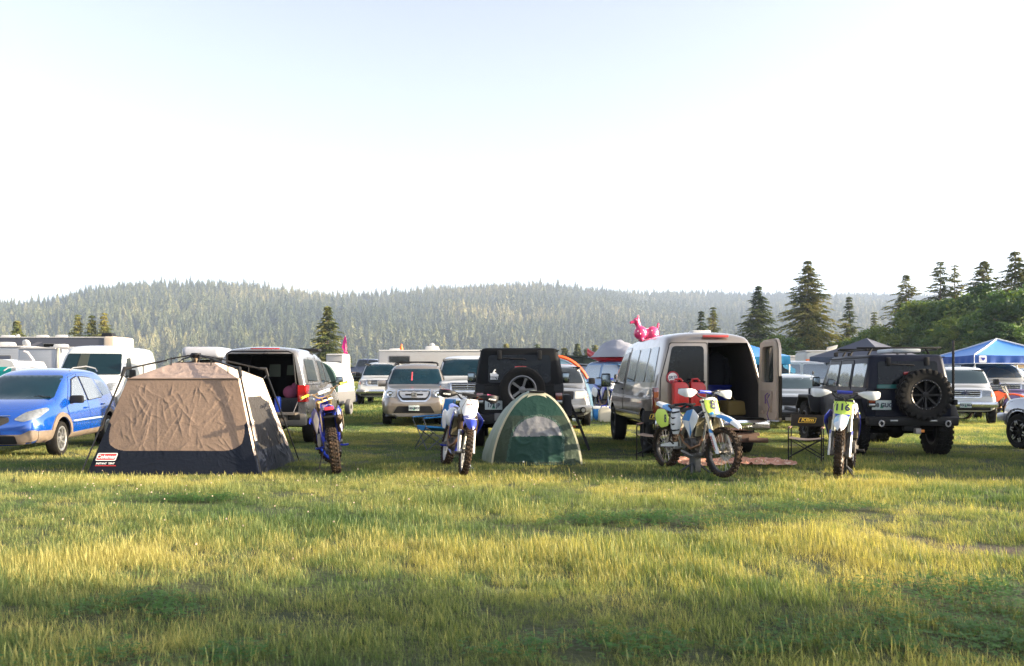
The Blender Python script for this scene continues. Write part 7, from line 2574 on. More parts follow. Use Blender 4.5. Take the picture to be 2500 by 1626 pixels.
def gen(label, cat, name, pm, loc, rz, s, kind='suv', L=4.8, hw=.96, Hh=1.85, hood=1.12, face='bars', plate=None, wr=.37, glass=None, wsglass=None, rack=False, style="five", bump_m=None, group=None, ws_rake=.75, lamp_m=None, low=.30, fo=.95):
    """a parked vehicle: kind suv, van, pickup or wagon"""
    c = Car(name, label, cat, pm, loc, rz, s, group)
    f = L / 2
    cowl = f - (1.25 if kind != 'van' else .8)
    rf = cowl - ws_rake
    belt = hood + .02
    if kind == 'pickup':
        cab = rf - 1.75
        top = [(-f, .6), (-f + .01, belt - .02), (cab - .06, belt), (cab - .02, belt + .03), (cab, belt + .08), (cab + .12, Hh - .05), (cab + .3, Hh), (rf, Hh - .02), (cowl, hood + .06), (cowl + .15, hood), (f - .12, hood - .08), (f - .01, hood - .2), (f, .6)]
        ys = [-f, -f + .01, -f + .1, -f + .8, cab - .3, cab - .02, cab, cab + .12, cab + .3, (cab + rf) / 2, rf, (rf + cowl) / 2, cowl, cowl + .15, f - .5, f - .12, f - .02, f]
        back = cab
    else:
        rb = .12 if kind == 'van' else .30
        if kind == 'wagon': rb = .55
        top = [(-f, .7), (-f + .01, belt), (-f + rb, Hh - .06), (-f + rb + .2, Hh), (rf, Hh - .03), (cowl, hood + .05), (cowl + .15, hood), (f - .12, hood - .08), (f - .01, hood - .22), (f, .6)]
        ys = [-f, -f + .01, -f + rb * .5, -f + rb, -f + rb + .2, -f + 1.4, (rf - f) / 2, rf, (rf + cowl) / 2, cowl, cowl + .15, f - .5, f - .12, f - .02, f]
        back = -f + rb
    c.loft(ys, top, [(-f, belt - .03), (f, belt - .12)], [(-f, hw - .06), (-f + .3, hw), (f - .4, hw), (f, hw - .16)], [(-f, hw - .08), (-f + .3, hw - .05), (cowl, hw - .06), (f, hw - .2)], [(-f, hw - .22), (rf, hw - .21), (cowl, hw - .14)], zb=low, z1=low + .14)
    ax = (f - fo, -f + 1.0)
    c.arches(ax, wr + .07, hw, zc=wr)
    c.bvh = bvh_of(c.body)
    g = glass or M_GLASS; wg = wsglass or g
    c.d("windscreen", roundpoly([(-hw + .15, hood + .09), (hw - .15, hood + .09), (hw - .27, Hh - .10), (-hw + .27, Hh - .10)], .06), 'F', wg, off=.012)
    # panes
    z0, z1 = belt + .06, Hh - .13
    if kind == 'pickup': segs = [(cab + .12, (cab + rf) / 2 + .12), ((cab + rf) / 2 + .22, rf + .05)]
    elif kind == 'van': segs = [(rf - .85, rf + .05)]
    else: segs = [(back + .12, back + .85), (back + .95, (back + .95 + rf) / 2), ((back + .95 + rf) / 2 + .1, rf + .05)]
    for i, (ya, yb) in enumerate(segs):
        fr = i == len(segs) - 1
        out = roundpoly([(ya, z0), (yb + (ws_rake * .62 if fr else 0), z0), (yb - .02, z1), (ya + (.12 if i == 0 else 0), z1)], .05)
        if i == 0 and kind in ('suv', 'wagon'): c.both("quarter_window", out, g, off=.012)
        else: c.door(roundpoly([(ya - .05, low + .12), (yb + .05 if not fr else yb + ws_rake * .7, low + .12), (yb + .05 if not fr else yb + ws_rake * .8, belt - .05), (yb + .04, Hh - .09), (ya - .05 + (.1 if i == 0 else 0), Hh - .09)], .05), out, (ya + .06, belt - .13), glass=g, m=pm)
    if kind != 'pickup':
        c.d("rear_window", roundpoly([(-hw + .25, belt + .08), (hw - .25, belt + .08), (hw - .32, Hh - .16), (-hw + .32, Hh - .16)], .05), 'K', g, off=.012)
    else:
        c.d("rear_window", roundpoly([(-hw + .25, belt + .10), (hw - .25, belt + .10), (hw - .32, Hh - .14), (-hw + .32, Hh - .14)], .05), 'K', g, off=.012)
        b = B(); b.box((0, (-f + cab) / 2, belt + .02), (2 * hw - .34, cab + f - .25, .05), bev=.01); b.build("bed_cover", M_UNDER, c.root)
    # face
    hz_ = hood - .22
    for sx in (1, -1):
        h_ = c.d("headlight", roundpoly([(sx * (hw - .50), hz_ - .11), (sx * (hw - .15), hz_ - .09), (sx * (hw - .13), hz_ + .08), (sx * (hw - .48), hz_ + .09)], .03), 'F', lamp_m or M_LAMP, off=.012, grid=.06)
        c.d("indicator", roundpoly([(sx * (hw - .24), hz_ - .12), (sx * (hw - .14), hz_ - .11), (sx * (hw - .135), hz_ + .02), (sx * (hw - .22), hz_ + .02)], .01), 'F', M_AMBER, off=.02, parent=h_)
        b = B(); b.box((sx * (hw - .09), -f + .05, hz_ - .05), (.14, .12, .36), bev=.03); b.build("tail_light", M_RED, c.root)
    go = roundpoly([(-hw + .54, hz_ - .13), (hw - .54, hz_ - .13), (hw - .52, hz_ + .10), (-hw + .52, hz_ + .10)], .04)
    gr = c.d("grille", go, 'F', M_BLACKP, off=.014)
    if face == 'bars':
        c.d("grille_surround", [(p[0] * 1.08, (p[1] - hz_) * 1.16 + hz_) for p in go], 'F', M_CHROME, off=.03, parent=gr, hole=[(p[0] * .97, (p[1] - hz_) * .9 + hz_) for p in go], skirt=.03)
        b = B()
        for k in range(3): b.box((0, f + .025, hz_ - .08 + k * .065), (2 * hw - 1.08, .02, .022), bev=.004)
        b.box((0, f + .03, hz_), (.02, .02, .2)); b.build("grille_bars", M_CHROME, gr)
    bm_ = bump_m or (M_CHROME if face == 'bars' else pm)
    b = B(); b.box((0, f - .02, low + .24), (2 * hw - .08, .26, .20), bev=.06); b.build("front_bumper", bm_, c.root)
    b = B(); b.box((0, f + .03, low + .10), (2 * hw - .5, .12, .10), bev=.03); b.build("lower_valance", M_BLACKP, c.root)
    b = B(); b.box((0, -f + .02, low + .22), (2 * hw - .08, .24, .20), bev=.06); b.build("rear_bumper", bm_, c.root)
    if plate: c.plate(f + .12, low + .22, plate, 'F', (.34, .17))
    c.mirror(cowl - .35, belt + .10, hw - .02, (.2, .11, .18), M_BLACKP, arm=.13)
    b = B(); b.box((0, 0, low + .02), (2 * hw - .4, L - .5, .12)); b.build("undercarriage", M_UNDER, c.root)
    if rack:
        b = B()
        for sx in (1, -1): b.tube([(sx * (hw - .3), rf - .1, Hh), (sx * (hw - .3), rf - .25, Hh + .07), (sx * (hw - .3), -f + .6, Hh + .07), (sx * (hw - .3), -f + .5, Hh)], .018, 6)
        b.build("roof_rack", M_BLACKP, c.root)
    c.wheels(ax, wr, .24, hw, style)
    c.f, c.hz_, c.Hh_, c.cowl, c.rf = f, hz_, Hh, cowl, rf
    return c


def at(px, Z, z=None):
    q = W(px, Z=Z); q.z = gz(q.x, q.y) if z is None else z
    return q


SV = dict(cat="SUV", name="suv")
c = gen("white heavy SUV with chrome grille and amber corner lights, left of the champagne SUV", pm=P_WHITE, loc=at(938, 43), rz=182, s=1.03, Hh=2.03, hood=1.30, hw=1.0, L=5.4, wr=.42, wsglass=M_TEAL, low=.42, **SV)
b = B(); b.prism([(.86, 1.0), (.86, 1.0), (.9, 1.1)], 'Y', 0, .01); b.bm.free()
gen("white pickup between the champagne SUV and the left black car", "pickup", "pickup", P_WHITE, at(1145, 27.5), 182, 1.0, 'pickup', L=5.5, Hh=2.02, hood=1.32, hw=1.0, wr=.42, wsglass=M_TEAL, low=.45)
c = gen("silver SUV with square headlights behind the green tent and left black car", pm=P_GREY, loc=at(1354, 25.2), rz=180, s=.98, Hh=1.78, hood=1.13, hw=.94, L=4.5, wsglass=M_GLASS, face='mesh', plate=None, lamp_m=mat("big headlamp", (.75, .72, .62), rough=.1, metal=.2, coat=1), **SV)
for sx in (1, -1):
    b = B(); b.lathe([(.085, 0), (.085, .05), (.06, .06), (0, .04)], 16, Matrix.Translation((sx * .66, c.f + .10, .50)), axis='Y'); b.mi = 1; b.lathe([(.055, .065), (0, .065)], 12, Matrix.Translation((sx * .66, c.f + .10, .50)), axis='Y'); b.build("fog_light", [M_BLACKP, M_LAMP], c.root)
c = gen("silver wagon with roof bars seen between the van's open door and dirt bike 116", "wagon", "wagon", P_LSILV, at(1932, 24.5), 160, .97, 'wagon', L=4.7, Hh=1.50, hood=1.0, hw=.89, wr=.33, rack=True, face='mesh', wsglass=mat("grey bright windscreen", (.06, .09, .10), rough=.05, metal=.3))
gen("white SUV side on with mirror at its right, behind the silver wagon", pm=P_WHITE, loc=at(1985, 33), rz=246, s=1.0, Hh=1.98, hood=1.22, hw=1.0, L=5.2, wr=.40, glass=M_PALEGL, **SV)
c = gen("white pickup with oval badge and chrome bumper right of the right black car's tyre", "pickup", "pickup", P_WHITE, place((0, 2.6), 2356, 1036, 158, .88), 158, .88, 'pickup', L=5.4, Hh=1.90, hood=1.25, hw=.98, wr=.38, plate="FGU 864", glass=M_PALEGL, wsglass=mat("grey bright windscreen", (.06, .09, .10)), low=.42)
b = B(); b.lathe([(.10, 0), (.10, .01), (0, .012)], 20, Matrix.Translation((0, c.f + .04, c.hz_)) @ Matrix.Diagonal((1.3, 1, .6, 1)), axis='Y'); b.build("badge", P_NAVY, c.root)
gen("white truck with tall chrome barred grille directly under the blue canopy's post", "pickup", "pickup", P_WHITE, at(2408, 32), 163, 1.0, 'pickup', L=5.5, Hh=1.85, hood=1.25, hw=1.0, wr=.42, glass=M_PALEGL, low=.48)
gen("white boxy SUV with open dark front panel under the blue canopy", pm=P_WHITE, loc=at(2420, 36), rz=222, s=1.05, Hh=1.92, hood=1.28, hw=.98, L=4.9, wr=.42, glass=M_PALEGL, face='mesh', **SV)
gen("pale blue grey SUV cut by the right border under the canopy", pm=paint("pale slate paint", (.16, .20, .28), metal=.4), loc=at(2520, 40), rz=150, s=1.0, Hh=1.78, hood=1.15, hw=.93, L=4.7, face='mesh', **SV)
# silver pickup at the right border: only the nose and front wheel show
loc = place((-.95, 1.86), 2487, 1096, 8, .80)
c = gen("silver pickup cut by the right border, dark wheel with silver spoke tips", "pickup", "pickup", paint("cool silver paint", (.36, .38, .42), metal=.5, dirt=.1), loc, 8, .80, 'pickup', L=5.1, fo=.69, Hh=1.85, hood=1.28, hw=.98, wr=.42, face='mesh', style="dark8", low=.50)
for ch in c.root.children:
    if ch.name.startswith("wheel"):
        for q in ch.children:
            if q.name.startswith("rim"):
                q.data.materials[0] = mat("satin black rim", (.012, .012, .013))
        b = B()
        for k in range(12):
            a = 2 * PI * (k + (.22 if k % 2 else -.22)) / 12
            b.box((.118, .21 * math.cos(a), .21 * math.sin(a)), (.012, .03, .10), rot=(a - PI / 2 + (.4 if k % 2 else -.4), 0, 0), bev=.004)
        b.build("spoke_tips", M_ALLOY, ch)
for y in (1.86, -1.55):
    arch_ = [(y + .60 * math.cos(PI * k / 14), .42 + .56 * math.sin(PI * k / 14)) for k in range(15)] + [(y + .49 * math.cos(PI - PI * k / 14), .42 + .48 * math.sin(PI - PI * k / 14)) for k in range(15)]
    c.both("wheel_flare", arch_, M_GREYP, off=.03)
# blue and white truck under a tarp, with its load
c = gen("blue pickup with a tarp covered load on its roof, left of the tan van", "pickup", "pickup", P_BLU2, at(1512, 31), 215, 1.0, 'pickup', L=5.3, Hh=1.92, hood=1.22, hw=.95, wr=.38, glass=M_PALEGL, wsglass=M_TEAL)
q = c.root.location
b = B(); rings = []
for k in range(15):
    s = k / 14; ww = .62 * math.sin(PI * min(.97, max(.03, s))) ** .45 * (1 + .10 * math.sin(7 * s)); hh = .80 * math.sin(PI * s ** .8) ** 1.3 + .07 * math.sin(13 * s) + .06
    rings.append([Vector((ww * math.cos(a), -1.05 + 2.1 * s, .68 * hh * (math.sin(a) ** .8 if a > 0 else 0) * (1 + .45 * noise.noise(Vector((a * 2.4, s * 6, 0)))))) for a in [PI * i / 14 for i in range(15)]])
b.loft(rings, closed=True)
o = b.build("tarp_bundle", mat("grey blue tarp", (.26, .27, .32), rough=.45, bump=.8, bscale=5), None, ang=60); o.location = (q.x - .15, q.y, 2.08); o.rotation_euler = (0, 0, R(50)); tag(o, "crumpled grey blue tarp over the load on the blue pickup's roof", "tarp")
b = B(); rings = []
for k in range(13):
    s = k / 12; w_ = .36 * math.sin(PI * min(.985, max(.015, s))) ** .5
    rings.append([Vector((w_ * math.cos(a), -1.05 + 2.1 * s, .14 * math.sin(a) + .25 * abs(2 * s - 1) ** 3)) for a in [2 * PI * i / 12 for i in range(12)]])
b.loft(rings)
o = b.build("kayak", mat("red kayak", (.40, .01, .015), rough=.35, coat=.4), None); o.location = (q.x - .15, q.y, 2.02); o.rotation_euler = (0, 0, R(65)); tag(o, "red kayak hull showing under the tarp on the blue pickup", "kayak")
gen("low white car left of the blue pickup, its hood under the far dirt bike's plate", "car", "parked_car", P_WHITE, at(1452, 36), 140, 1.0, 'wagon', L=4.4, Hh=1.62, hood=1.28, hw=.88, wr=.33, face='mesh', glass=M_PALEGL)
gen("black car beyond the orange arched tent", "car", "parked_car", P_JET, at(1432, 44), 250, 1.1, 'wagon', L=4.8, Hh=1.85, hood=1.25, hw=.92, wr=.36, face='mesh', glass=M_PALEGL)
b = B(); b.box((0, 0, 1.1), (9, .5, 2.3), bev=.05); b.box((0, 0, 2.3), (9.1, .7, .08))
for k in range(9): b.box((-4 + k, -.27, 1.2), (.05, .04, 1.9))
o = b.build("cargo_trailer", mat("dark green trailer", (.01, .018, .014), rough=.5, spec=.2), None); o.location = at(1425, 55); tag(o, "long dark low trailer on the horizon behind the tarp truck", "trailer")
c = gen("dark car with grey roof box behind the tan tent's hub", pm=P_JET, loc=at(505, 27), rz=186, s=1.0, Hh=1.92, hood=1.2, hw=.95, L=4.7, face='mesh', **SV)
b = B(); b.box((0, -.2, 2.13), (1.15, 1.9, .34), bev=.15, seg=4); b.build("roof_box", mat("grey roof box", (.35, .36, .40), rough=.3, coat=.3), c.root)
gen("navy pickup side on in the far field under the pink flag", "pickup", "pickup", P_NAVY, at(905, 63), 255, .88, 'pickup', L=5.6, Hh=1.9, hood=1.2, hw=1.0, wr=.42, glass=M_GLASS, face='mesh')

# white cargo van behind the hatchback, facing the camera
rz = 191
c = Car("van", "tall white cargo van with dark windscreen behind the blue hatchback", "van", P_WHITE, at(262, 28.2), rz, 1.0)
top = [(-2.9, .7), (-2.89, 2.1), (-2.8, 2.3), (-2.5, 2.36), (.9, 2.34), (1.2, 2.28), (2.0, 1.42), (2.15, 1.36), (2.55, 1.16), (2.66, .7)]
c.loft([-2.9, -2.89, -2.85, -2.8, -2.5, -1, .4, .9, 1.2, 1.6, 2.0, 2.15, 2.4, 2.58, 2.66], top, [(-3, 1.3), (2, 1.25), (2.7, 1.0)], [(-2.9, .98), (2.2, 1.0), (2.66, .82)], [(-2.9, .97), (2.0, .96), (2.66, .8)], [(-2.9, .86), (.9, .86), (1.9, .90)], zb=.36, z1=.5, lower=.96)
c.arches((1.85, -1.7), .42, 1.0); c.bvh = bvh_of(c.body)
c.d("windscreen", roundpoly([(-.88, 1.44), (.88, 1.44), (.78, 2.10), (-.78, 2.10)], .06), 'F', mat("dark teal windscreen", (.003, .014, .02), rough=.04, spec=.5), off=.014)
b_ = mat("beige dashboard cover", (.35, .33, .24), rough=.7)
c.d("seat_cover", [(.12, 1.55), (.42, 1.55), (.40, 2.08), (.14, 2.08)], 'F', mat("dim seat cover", (.03, .035, .028), rough=.4), off=.024)
c.door(roundpoly([(.75, .5), (1.55, .5), (1.9, 1.3), (1.35, 2.05), (.75, 2.1)], .06), roundpoly([(.85, 1.38), (1.75, 1.36), (1.3, 1.95), (.85, 1.98)], .05), (.85, 1.2))
c.door(roundpoly([(-.55, .5), (.68, .5), (.68, 2.15), (-.55, 2.15)], .05), None, (.55, 1.25), sides=('L',))
for sx in (1, -1): c.d("headlight", roundpoly([(sx * .58, .98), (sx * .84, .95), (sx * .86, 1.22), (sx * .62, 1.18)], .04), 'F', M_LAMP, off=.012)
c.d("grille", rrect(-.5, .88, .5, 1.05, .04), 'F', M_BLACKP, off=.012); c.d("bumper_cladding", roundpoly([(-.92, .40), (.92, .40), (.9, .78), (-.9, .78)], .05), 'F', M_GREYP, off=.02)
c.mirror(1.6, 1.42, .98, (.2, .12, .3), M_BLACKP, arm=.16); c.wheels((1.85, -1.7), .35, .22, .99, "steel", rim_r=.2)


# ------------------------------------------------------------------ trailers and motorhomes
def trailer(label, name, cat, loc, rz, size, body_m, roof_m=None, windows=(), stripes=(), ac=(), r=.12, wheels=True, base=.45, tm=None):
    """size = (length along x, depth, height); windows/stripes on the side that faces -y: (x0, z0, x1, z1, material)"""
    t = thing(name, label, cat, loc, rz)
    Lx, Dy, Hz_ = size
    b = B(); b.box((0, 0, base + (Hz_ - base) / 2), (Lx, Dy, Hz_ - base), bev=r, seg=3); b.build("body", body_m, t)
    b = B(); b.box((0, 0, Hz_ + .0), (Lx - .1, Dy - .1, .05), bev=.02); b.tube([(-Lx / 2 + .05, -Dy / 2 - .01, Hz_ - .03), (Lx / 2 - .05, -Dy / 2 - .01, Hz_ - .03)], .03, 5); b.build("roof_edge", roof_m or body_m, t)
    for (x0, z0, x1, z1, m_) in windows:
        b = B(); b.prism(rrect(x0 - .04, z0 - .04, x1 + .04, z1 + .04, .05), 'Y', -Dy / 2 - .012, -Dy / 2 + .01); wf = b.build("window_frame", M_GREYP, t)
        b = B(); b.prism(rrect(x0, z0, x1, z1, .04), 'Y', -Dy / 2 - .02, -Dy / 2 - .013); b.build("pane", m_, wf)
    for (pts, m_) in stripes:
        b = B(); b.prism(pts, 'Y', -Dy / 2 - .008, -Dy / 2 + .004); b.build("stripe", m_, t)
    for (x, y, sx, sy, sz, m_) in ac:
        b = B(); b.box((x, y, Hz_ + sz / 2 + .02), (sx, sy, sz), bev=min(sx, sy, sz) * .3, taper=(.85, .85)); b.build("roof_unit", m_, t)
    if wheels:
        for x in (-Lx * .12, Lx * .05):
            b = B(); b.lathe([(.2, -.1), (.34, -.1), (.36, 0), (.34, .1), (.2, .1)], 20, Matrix.Translation((x, -Dy / 2 + .12, .36)) @ Matrix.Rotation(PI / 2, 4, 'Z')); b.build("wheel", M_RUBBER, t)
    b = B(); b.box((0, 0, base - .05), (Lx * .92, Dy * .8, .12)); b.tube([(-Lx / 2, 0, base - .05), (-Lx / 2 - .8, 0, base - .05)], .05, 5); b.build("chassis", M_UNDER, t)
    return t


M_OFFW = mat("off white siding", (.34, .34, .345), rough=.45, bump=.12, bscale=3, bstretch=(.3, .3, 14), dirtamt=.15)
M_SLV = mat("corrugated silver siding", (.34, .36, .40), rough=.35, metal=.4, bump=.4, bscale=3, bstretch=(.2, .2, 18))
M_UNIT = mat("white roof unit", (.48, .48, .47), rough=.5)
M_MH = mat("charcoal motorhome", (.045, .047, .065), rough=.35, coat=.4)
t = trailer("long charcoal motorhome with purple swoosh behind the white vans", "motorhome", "motorhome", at(62, 50), 0, (11.2, 2.5, 3.62 - .05), M_MH, M_OFFW,
            windows=[(1.75, 2.85, 2.35, 3.18, M_UNDER), (-1.4, 2.5, -.4, 3.2, M_GLASS)],
            stripes=[([(-3.9, 2.6), (-1.2, 3.3), (-.7, 3.3), (-2.9, 2.6)], P_BLU2), ([(1.2, 2.6), (2.6, 2.95), (5.2, 3.12), (5.2, 3.02), (2.9, 2.75), (1.9, 2.55)], mat("violet stripe", (.09, .07, .35), rough=.4)), ([(-.2, 2.6), (1.4, 3.3), (1.7, 3.3), (.4, 2.6)], mat("grey swoosh", (.13, .13, .16), rough=.4))],
            ac=[(-2.2, 0, .9, .8, .30, M_BLACKP), (-1.0, 0, .7, .5, .14, M_UNIT), (-.6, .3, .2, .2, .2, M_UNIT), (1.0, 0, .6, .5, .15, M_UNIT), (2.1, 0, .6, .5, .16, M_UNIT), (4.85, 0, .7, .6, .28, M_BLACKP)])
b = B(); b.box((5.45, -.02, 3.1), (.62, 2.56, 1.02), bev=.12, seg=3); b.build("end_cap", mat("cream fibreglass", (.55, .45, .36), rough=.4), t)
t = trailer("silver travel trailer with a white roof air conditioner at the left border", "travel_trailer", "trailer", at(12, 38), 0, (2.9, 2.3, 2.68), M_SLV, M_OFFW, windows=[(-1.2, 1.95, .9, 2.25, mat("slate panel", (.07, .08, .12), rough=.3))], ac=[(.05, 0, .68, .6, .20, M_UNIT), (-.38, -.3, .2, .2, .1, M_UNIT)])
b = B(); b.sphere((1.12, -.3, 2.83), (.20, .08, .17), 12, rot=(.3, .5, 0)); b.tube([(1.15, -.2, 2.66), (1.15, -.28, 2.8)], .02, 5); b.build("satellite_dish", M_UNIT, t)
t = trailer("pale grey panelled box truck with an open dark side doorway", "box_truck", "box truck", at(128, 34.5), 0, (1.55, 2.2, 2.50), M_SLV, M_OFFW, windows=[], ac=[(.35, 0, .5, .4, .16, M_UNIT)])
b = B(); b.box((.83, -1.1, 1.9), (.06, .06, 1.15)); b.build("door_post", mat("cream post", (.6, .55, .42), rough=.5), t)
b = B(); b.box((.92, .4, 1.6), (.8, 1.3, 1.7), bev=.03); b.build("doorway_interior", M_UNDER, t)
b = B(); b.box((.92, -.95, 2.49), (.95, .3, .10), bev=.03); b.tube([(1.2, -.95, 1.0), (1.3, -.95, 2.45)], .02, 4); b.build("roof_rail", M_OFFW, t)
t = thing("sprinter_cab", "white cab with turquoise glass and amber beacon behind the hatchback's roof", "truck", at(18, 30.5), 0)
b = B(); b.loft([[Vector((x, y, z)) for x, y in ((-1.2, -1), (w_, -1), (w_, 1), (-1.2, 1))] for w_, z in ((.88, .5), (.92, 1.2), (.86, 1.7), (.74, 1.92), (.4, 1.98))]); b.build("body", P_WHITE, t, ang=50)
b = B()
for x0, x1 in ((-.9, -.35), (-.22, .15), (.28, .72)): b.prism(rrect(x0, 1.38, x1, 1.72, .05), 'Y', -1.02, -.99)
b.build("window", mat("turquoise glass", (.01, .36, .33), rough=.15, metal=.2), t)
b = B(); b.sphere((-.05, -.6, 1.99), (.07, .07, .05), 8); b.build("beacon", M_AMBER, t)
t["label"] = "white cab with turquoise windows and amber beacon behind the hatchback's roof"
t.name = "truck_cab"
b = B(); b.tube([(-.02, 0, 2.3), (.12, 0, 2.25), (.62, 0, 1.55), (.7, 0, .4)], .045, 6); o = b.build("awning_arm", mat("grey arm", (.42, .40, .42), rough=.5), None); o.location = at(60, 31.5); tag(o, "bent grey awning arm between the silver trailer and the box truck", "awning arm")

t = trailer("long white camper with orange cone and roof units behind the champagne SUV", "travel_trailer", "trailer", at(1062, 45), 0, (5.6, 2.4, 2.72), M_OFFW, M_UNIT, windows=[(-2.2, 2.05, -1.2, 2.4, M_GLASS)], ac=[(-.15, 0, .75, .6, .22, M_UNIT), (-2.1, 0, .6, .5, .1, M_UNIT)])
b = B(); b.lathe([(.17, 0), (.17, .03), (.11, .03), (.02, .34), (0, .34)], 14, axis='Z'); o = b.build("traffic_cone", mat("cone orange", (.75, .12, .01), rough=.5), None); o.location = at(980, 45, 2.74); tag(o, "small orange cone standing on the long white camper's roof", "traffic cone")
b = B(); b.sphere((.25, 0, 2.95), (.16, .07, .16), 12, rot=(.4, 0, 0)); b.tube([(.25, .05, 2.7), (.25, .04, 2.92)], .02, 5); o = b.build("satellite_dish", M_UNIT, None); o.location = at(1043, 45, .02); tag(o, "small white dish on the white camper's roof right of the cone", "satellite dish")
# white sprinter roof of the pickup camper behind the left black car comes with the pickup
t = thing("covered_trailer", "rounded trailer with green and white cover right of the silver pickup", "trailer", at(797, 31), -4, .86)
def bow(y): return [Vector((.85 * math.cos(a), y, 1.0 + 1.22 * math.sin(a) ** .8)) for a in [PI * k / 16 for k in range(17)]]
b = B(); b.loft([bow(y) for y in (-1.5, -1.35, -1.2)]); b.build("green_cover", mat("green tarp", (.018, .05, .04), rough=.5), t, ang=50)
b = B(); b.loft([bow(y) for y in (-1.19, 0, .8, 1.3)]); b.build("white_cover", mat("white tarp", (.6, .6, .58), rough=.5, bump=.2, bscale=5), t, ang=50)
b = B(); b.box((0, 0, .75), (1.75, 2.9, .5), bev=.04)
for sx in (1, -1): b.lathe([(.1, -.1), (.32, -.1), (.34, 0), (.32, .1), (.1, .1)], 18, Matrix.Translation((sx * .95, 0, .34)))
b.build("trailer_bed", M_GREYP, t)
trailer("small white camper beside the green and white covered trailer", "travel_trailer", "trailer", at(826, 38), -4, (.8, 1.2, 2.35), M_OFFW, M_UNIT, windows=[(-.25, 1.3, .25, 2.0, mat("bluish panel", (.35, .38, .42), rough=.4))])
M_ORG = mat("orange siding", (.60, .14, .03), rough=.5, bump=.4, bscale=6, bstretch=(8, 1, .3))
t = trailer("vintage camper, white above and orange below, with a raised roof hatch", "travel_trailer", "trailer", at(2012, 46), -4, (2.6, 2.2, 2.72), M_UNIT, M_UNIT, stripes=[([(-1.25, 1.0), (1.28, 1.0), (1.28, 2.28), (-1.25, 2.28)], M_ORG), ([(.15, 1.0), (1.3, 1.0), (1.3, 2.52), (.35, 2.48), (.15, 2.3)], mat("bright orange panel", (.75, .20, .02), rough=.4))], windows=[(.45, 1.5, 1.1, 2.2, M_GLASS), (-1.12, 1.9, -1.05, 2.1, M_UNDER)], r=.3)
b = B(); b.box((.25, -.5, 2.86), (.55, .5, .04), bev=.01, rot=(R(-25), R(-12), 0)); b.tube([(.1, -.5, 2.7), (.05, -.7, 2.88)], .012, 4); b.build("roof_hatch", M_UNIT, t)
trailer("low white trailer strip between the small blue canopy corner and the orange camper", "travel_trailer", "trailer", at(1938, 52), 0, (2.0, 2.2, 2.45), M_OFFW, M_UNIT, windows=[(-.6, 1.5, .95, 2.05, M_GREYP)])
trailer("tan wooden sided shed trailer under the big blue canopy", "shed_trailer", "trailer", at(2452, 50), 0, (2.6, 2.2, 2.0), mat("tan boards", (.42, .30, .16), rough=.7, bump=.4, bscale=3, bstretch=(.2, .2, 12)))
b = B(); b.box((0, 0, .35), (1.1, .7, .5), bev=.06, taper=(1.05, 1.05)); b.box((0, 0, .62), (1.2, .8, .06), bev=.02); o = b.build("storage_tote", mat("purple tote", (.11, .08, .22), rough=.4), None); o.location = at(2478, 29.5, .28); o.location.z = .30; tag(o, "purple lidded tote at the right border under the canopy", "storage tote")
b = B(); b.box((0, 0, .29), (1.2, .8, .04), bev=.01)
for sx in (1, -1):
    for sy in (1, -1): b.tube([(sx * .5, sy * .3, 0), (sx * .5, sy * .3, .28)], .02, 5)
o = b.build("folding_table", M_GREYP, None); o.location = at(2478, 29.5); tag(o, "low grey table carrying the purple tote under the canopy", "table")

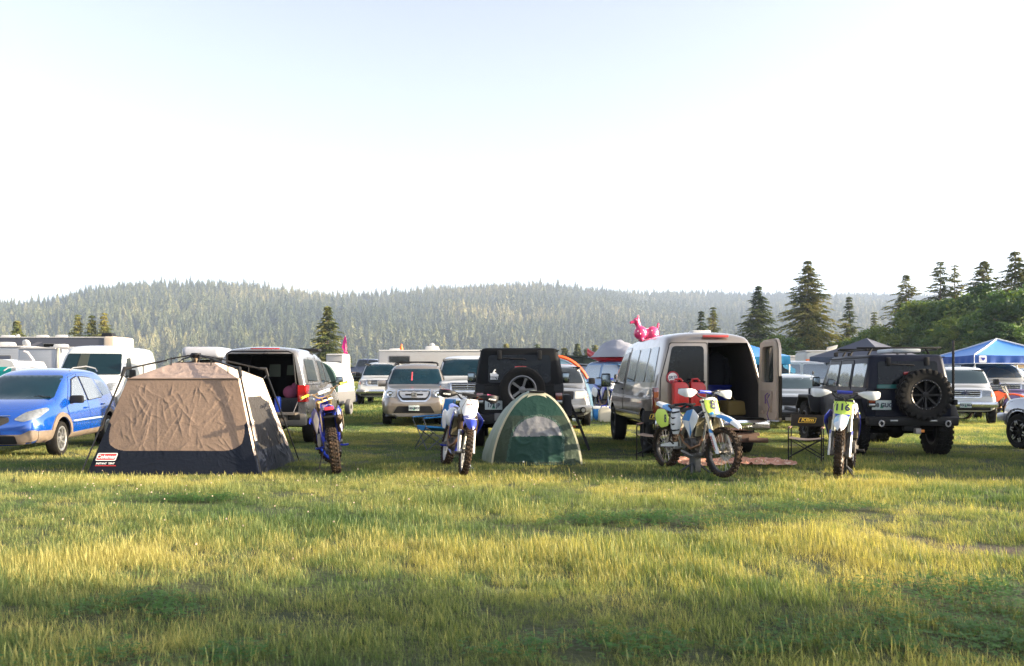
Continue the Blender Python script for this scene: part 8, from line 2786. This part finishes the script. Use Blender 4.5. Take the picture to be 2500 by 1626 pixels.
# small trailer frame in front of the silver wagon
t = thing("utility_trailer", "low black flat trailer with red lights in front of the silver wagon", "trailer", at(1905, 20.8), -8)
b = B(); b.box((0, 0, .52), (1.5, 1.6, .07), bev=.01)
for x in (-.7, -.25, .25, .7): b.box((x, 0, .60), (.05, 1.6, .09), bev=.01)
b.box((0, -.8, .42), (1.5, .05, .12), bev=.01); b.build("deck", M_BLACKP, t)
for x in (-.45, .5):
    b = B(); b.box((x, -.84, .50), (.26, .03, .045), bev=.008); b.build("marker_light", M_RED, t)
b = B(); b.box((.1, -.845, .40), (.25, .02, .07)); b.build("reflector", M_STEEL, t)
for sx in (1, -1):
    b = B(); b.lathe([(.1, -.09), (.26, -.09), (.28, 0), (.26, .09), (.1, .09)], 18, Matrix.Translation((sx * .86, .1, .28))); b.build("wheel", M_RUBBER, t)

# far dirt bikes
S = dict(c1=M_BPL, c2=M_WPL, rim=mat("black rim", (.015, .015, .016)), fender=M_BPL, plate=M_WPL, grip=M_BLACKP, frame=M_BPL, tail=M_BPL, tank=M_BPL, scale=1.12, plate_text=[("223", .11, 0, 0, M_INK, True, 1.0)])
q = at(1474, 29.5); dirt_bike("dirt bike with white 223 plate beyond the tan van's mirror", (q.x, q.y, q.z), 196, -4, -8, S)
S = dict(c1=mat("lime plastic", (.10, .55, .14), rough=.4), c2=M_WPL, rim=M_BPL, fender=mat("lime plastic", (.10, .55, .14)), plate=M_WPL, grip=M_BLACKP, frame=mat("lime plastic", (.10, .55, .14)), tail=M_WPL, tank=M_WPL, scale=.86)
q = at(852, 44); dirt_bike("small lime green and white dirt bike alone in the far field", (q.x, q.y, q.z), 160, 9, 20, S)
q = at(823, 41); dirt_bike("lime green dirt bike half hidden behind the silver pickup", (q.x, q.y, q.z), 20, 6, 10, dict(S, scale=1.0, tail=S['c1']))
S = dict(c1=mat("orange plastic", (.75, .08, .005), rough=.4), c2=M_BLACKP, rim=M_STEEL, fender=mat("orange plastic", (.75, .08, .005)), plate=M_BLACKP, grip=M_BLACKP, frame=M_BLACKP, tail=M_BLACKP, tank=M_BLACKP, scale=1.0)
q = at(2412, 26.5); dirt_bike("orange dirt bike between the white pickup and the silver pickup at the right border", (q.x, q.y, q.z), 232, -6, 6, S)

# more of the row goes on beyond the right border: their long shadows cross the grass
gen("silver SUV parked outside the frame on the right", pm=P_LSILV, loc=(10.9, 13.0, 0), rz=176, s=1.0, Hh=1.8, **SV)
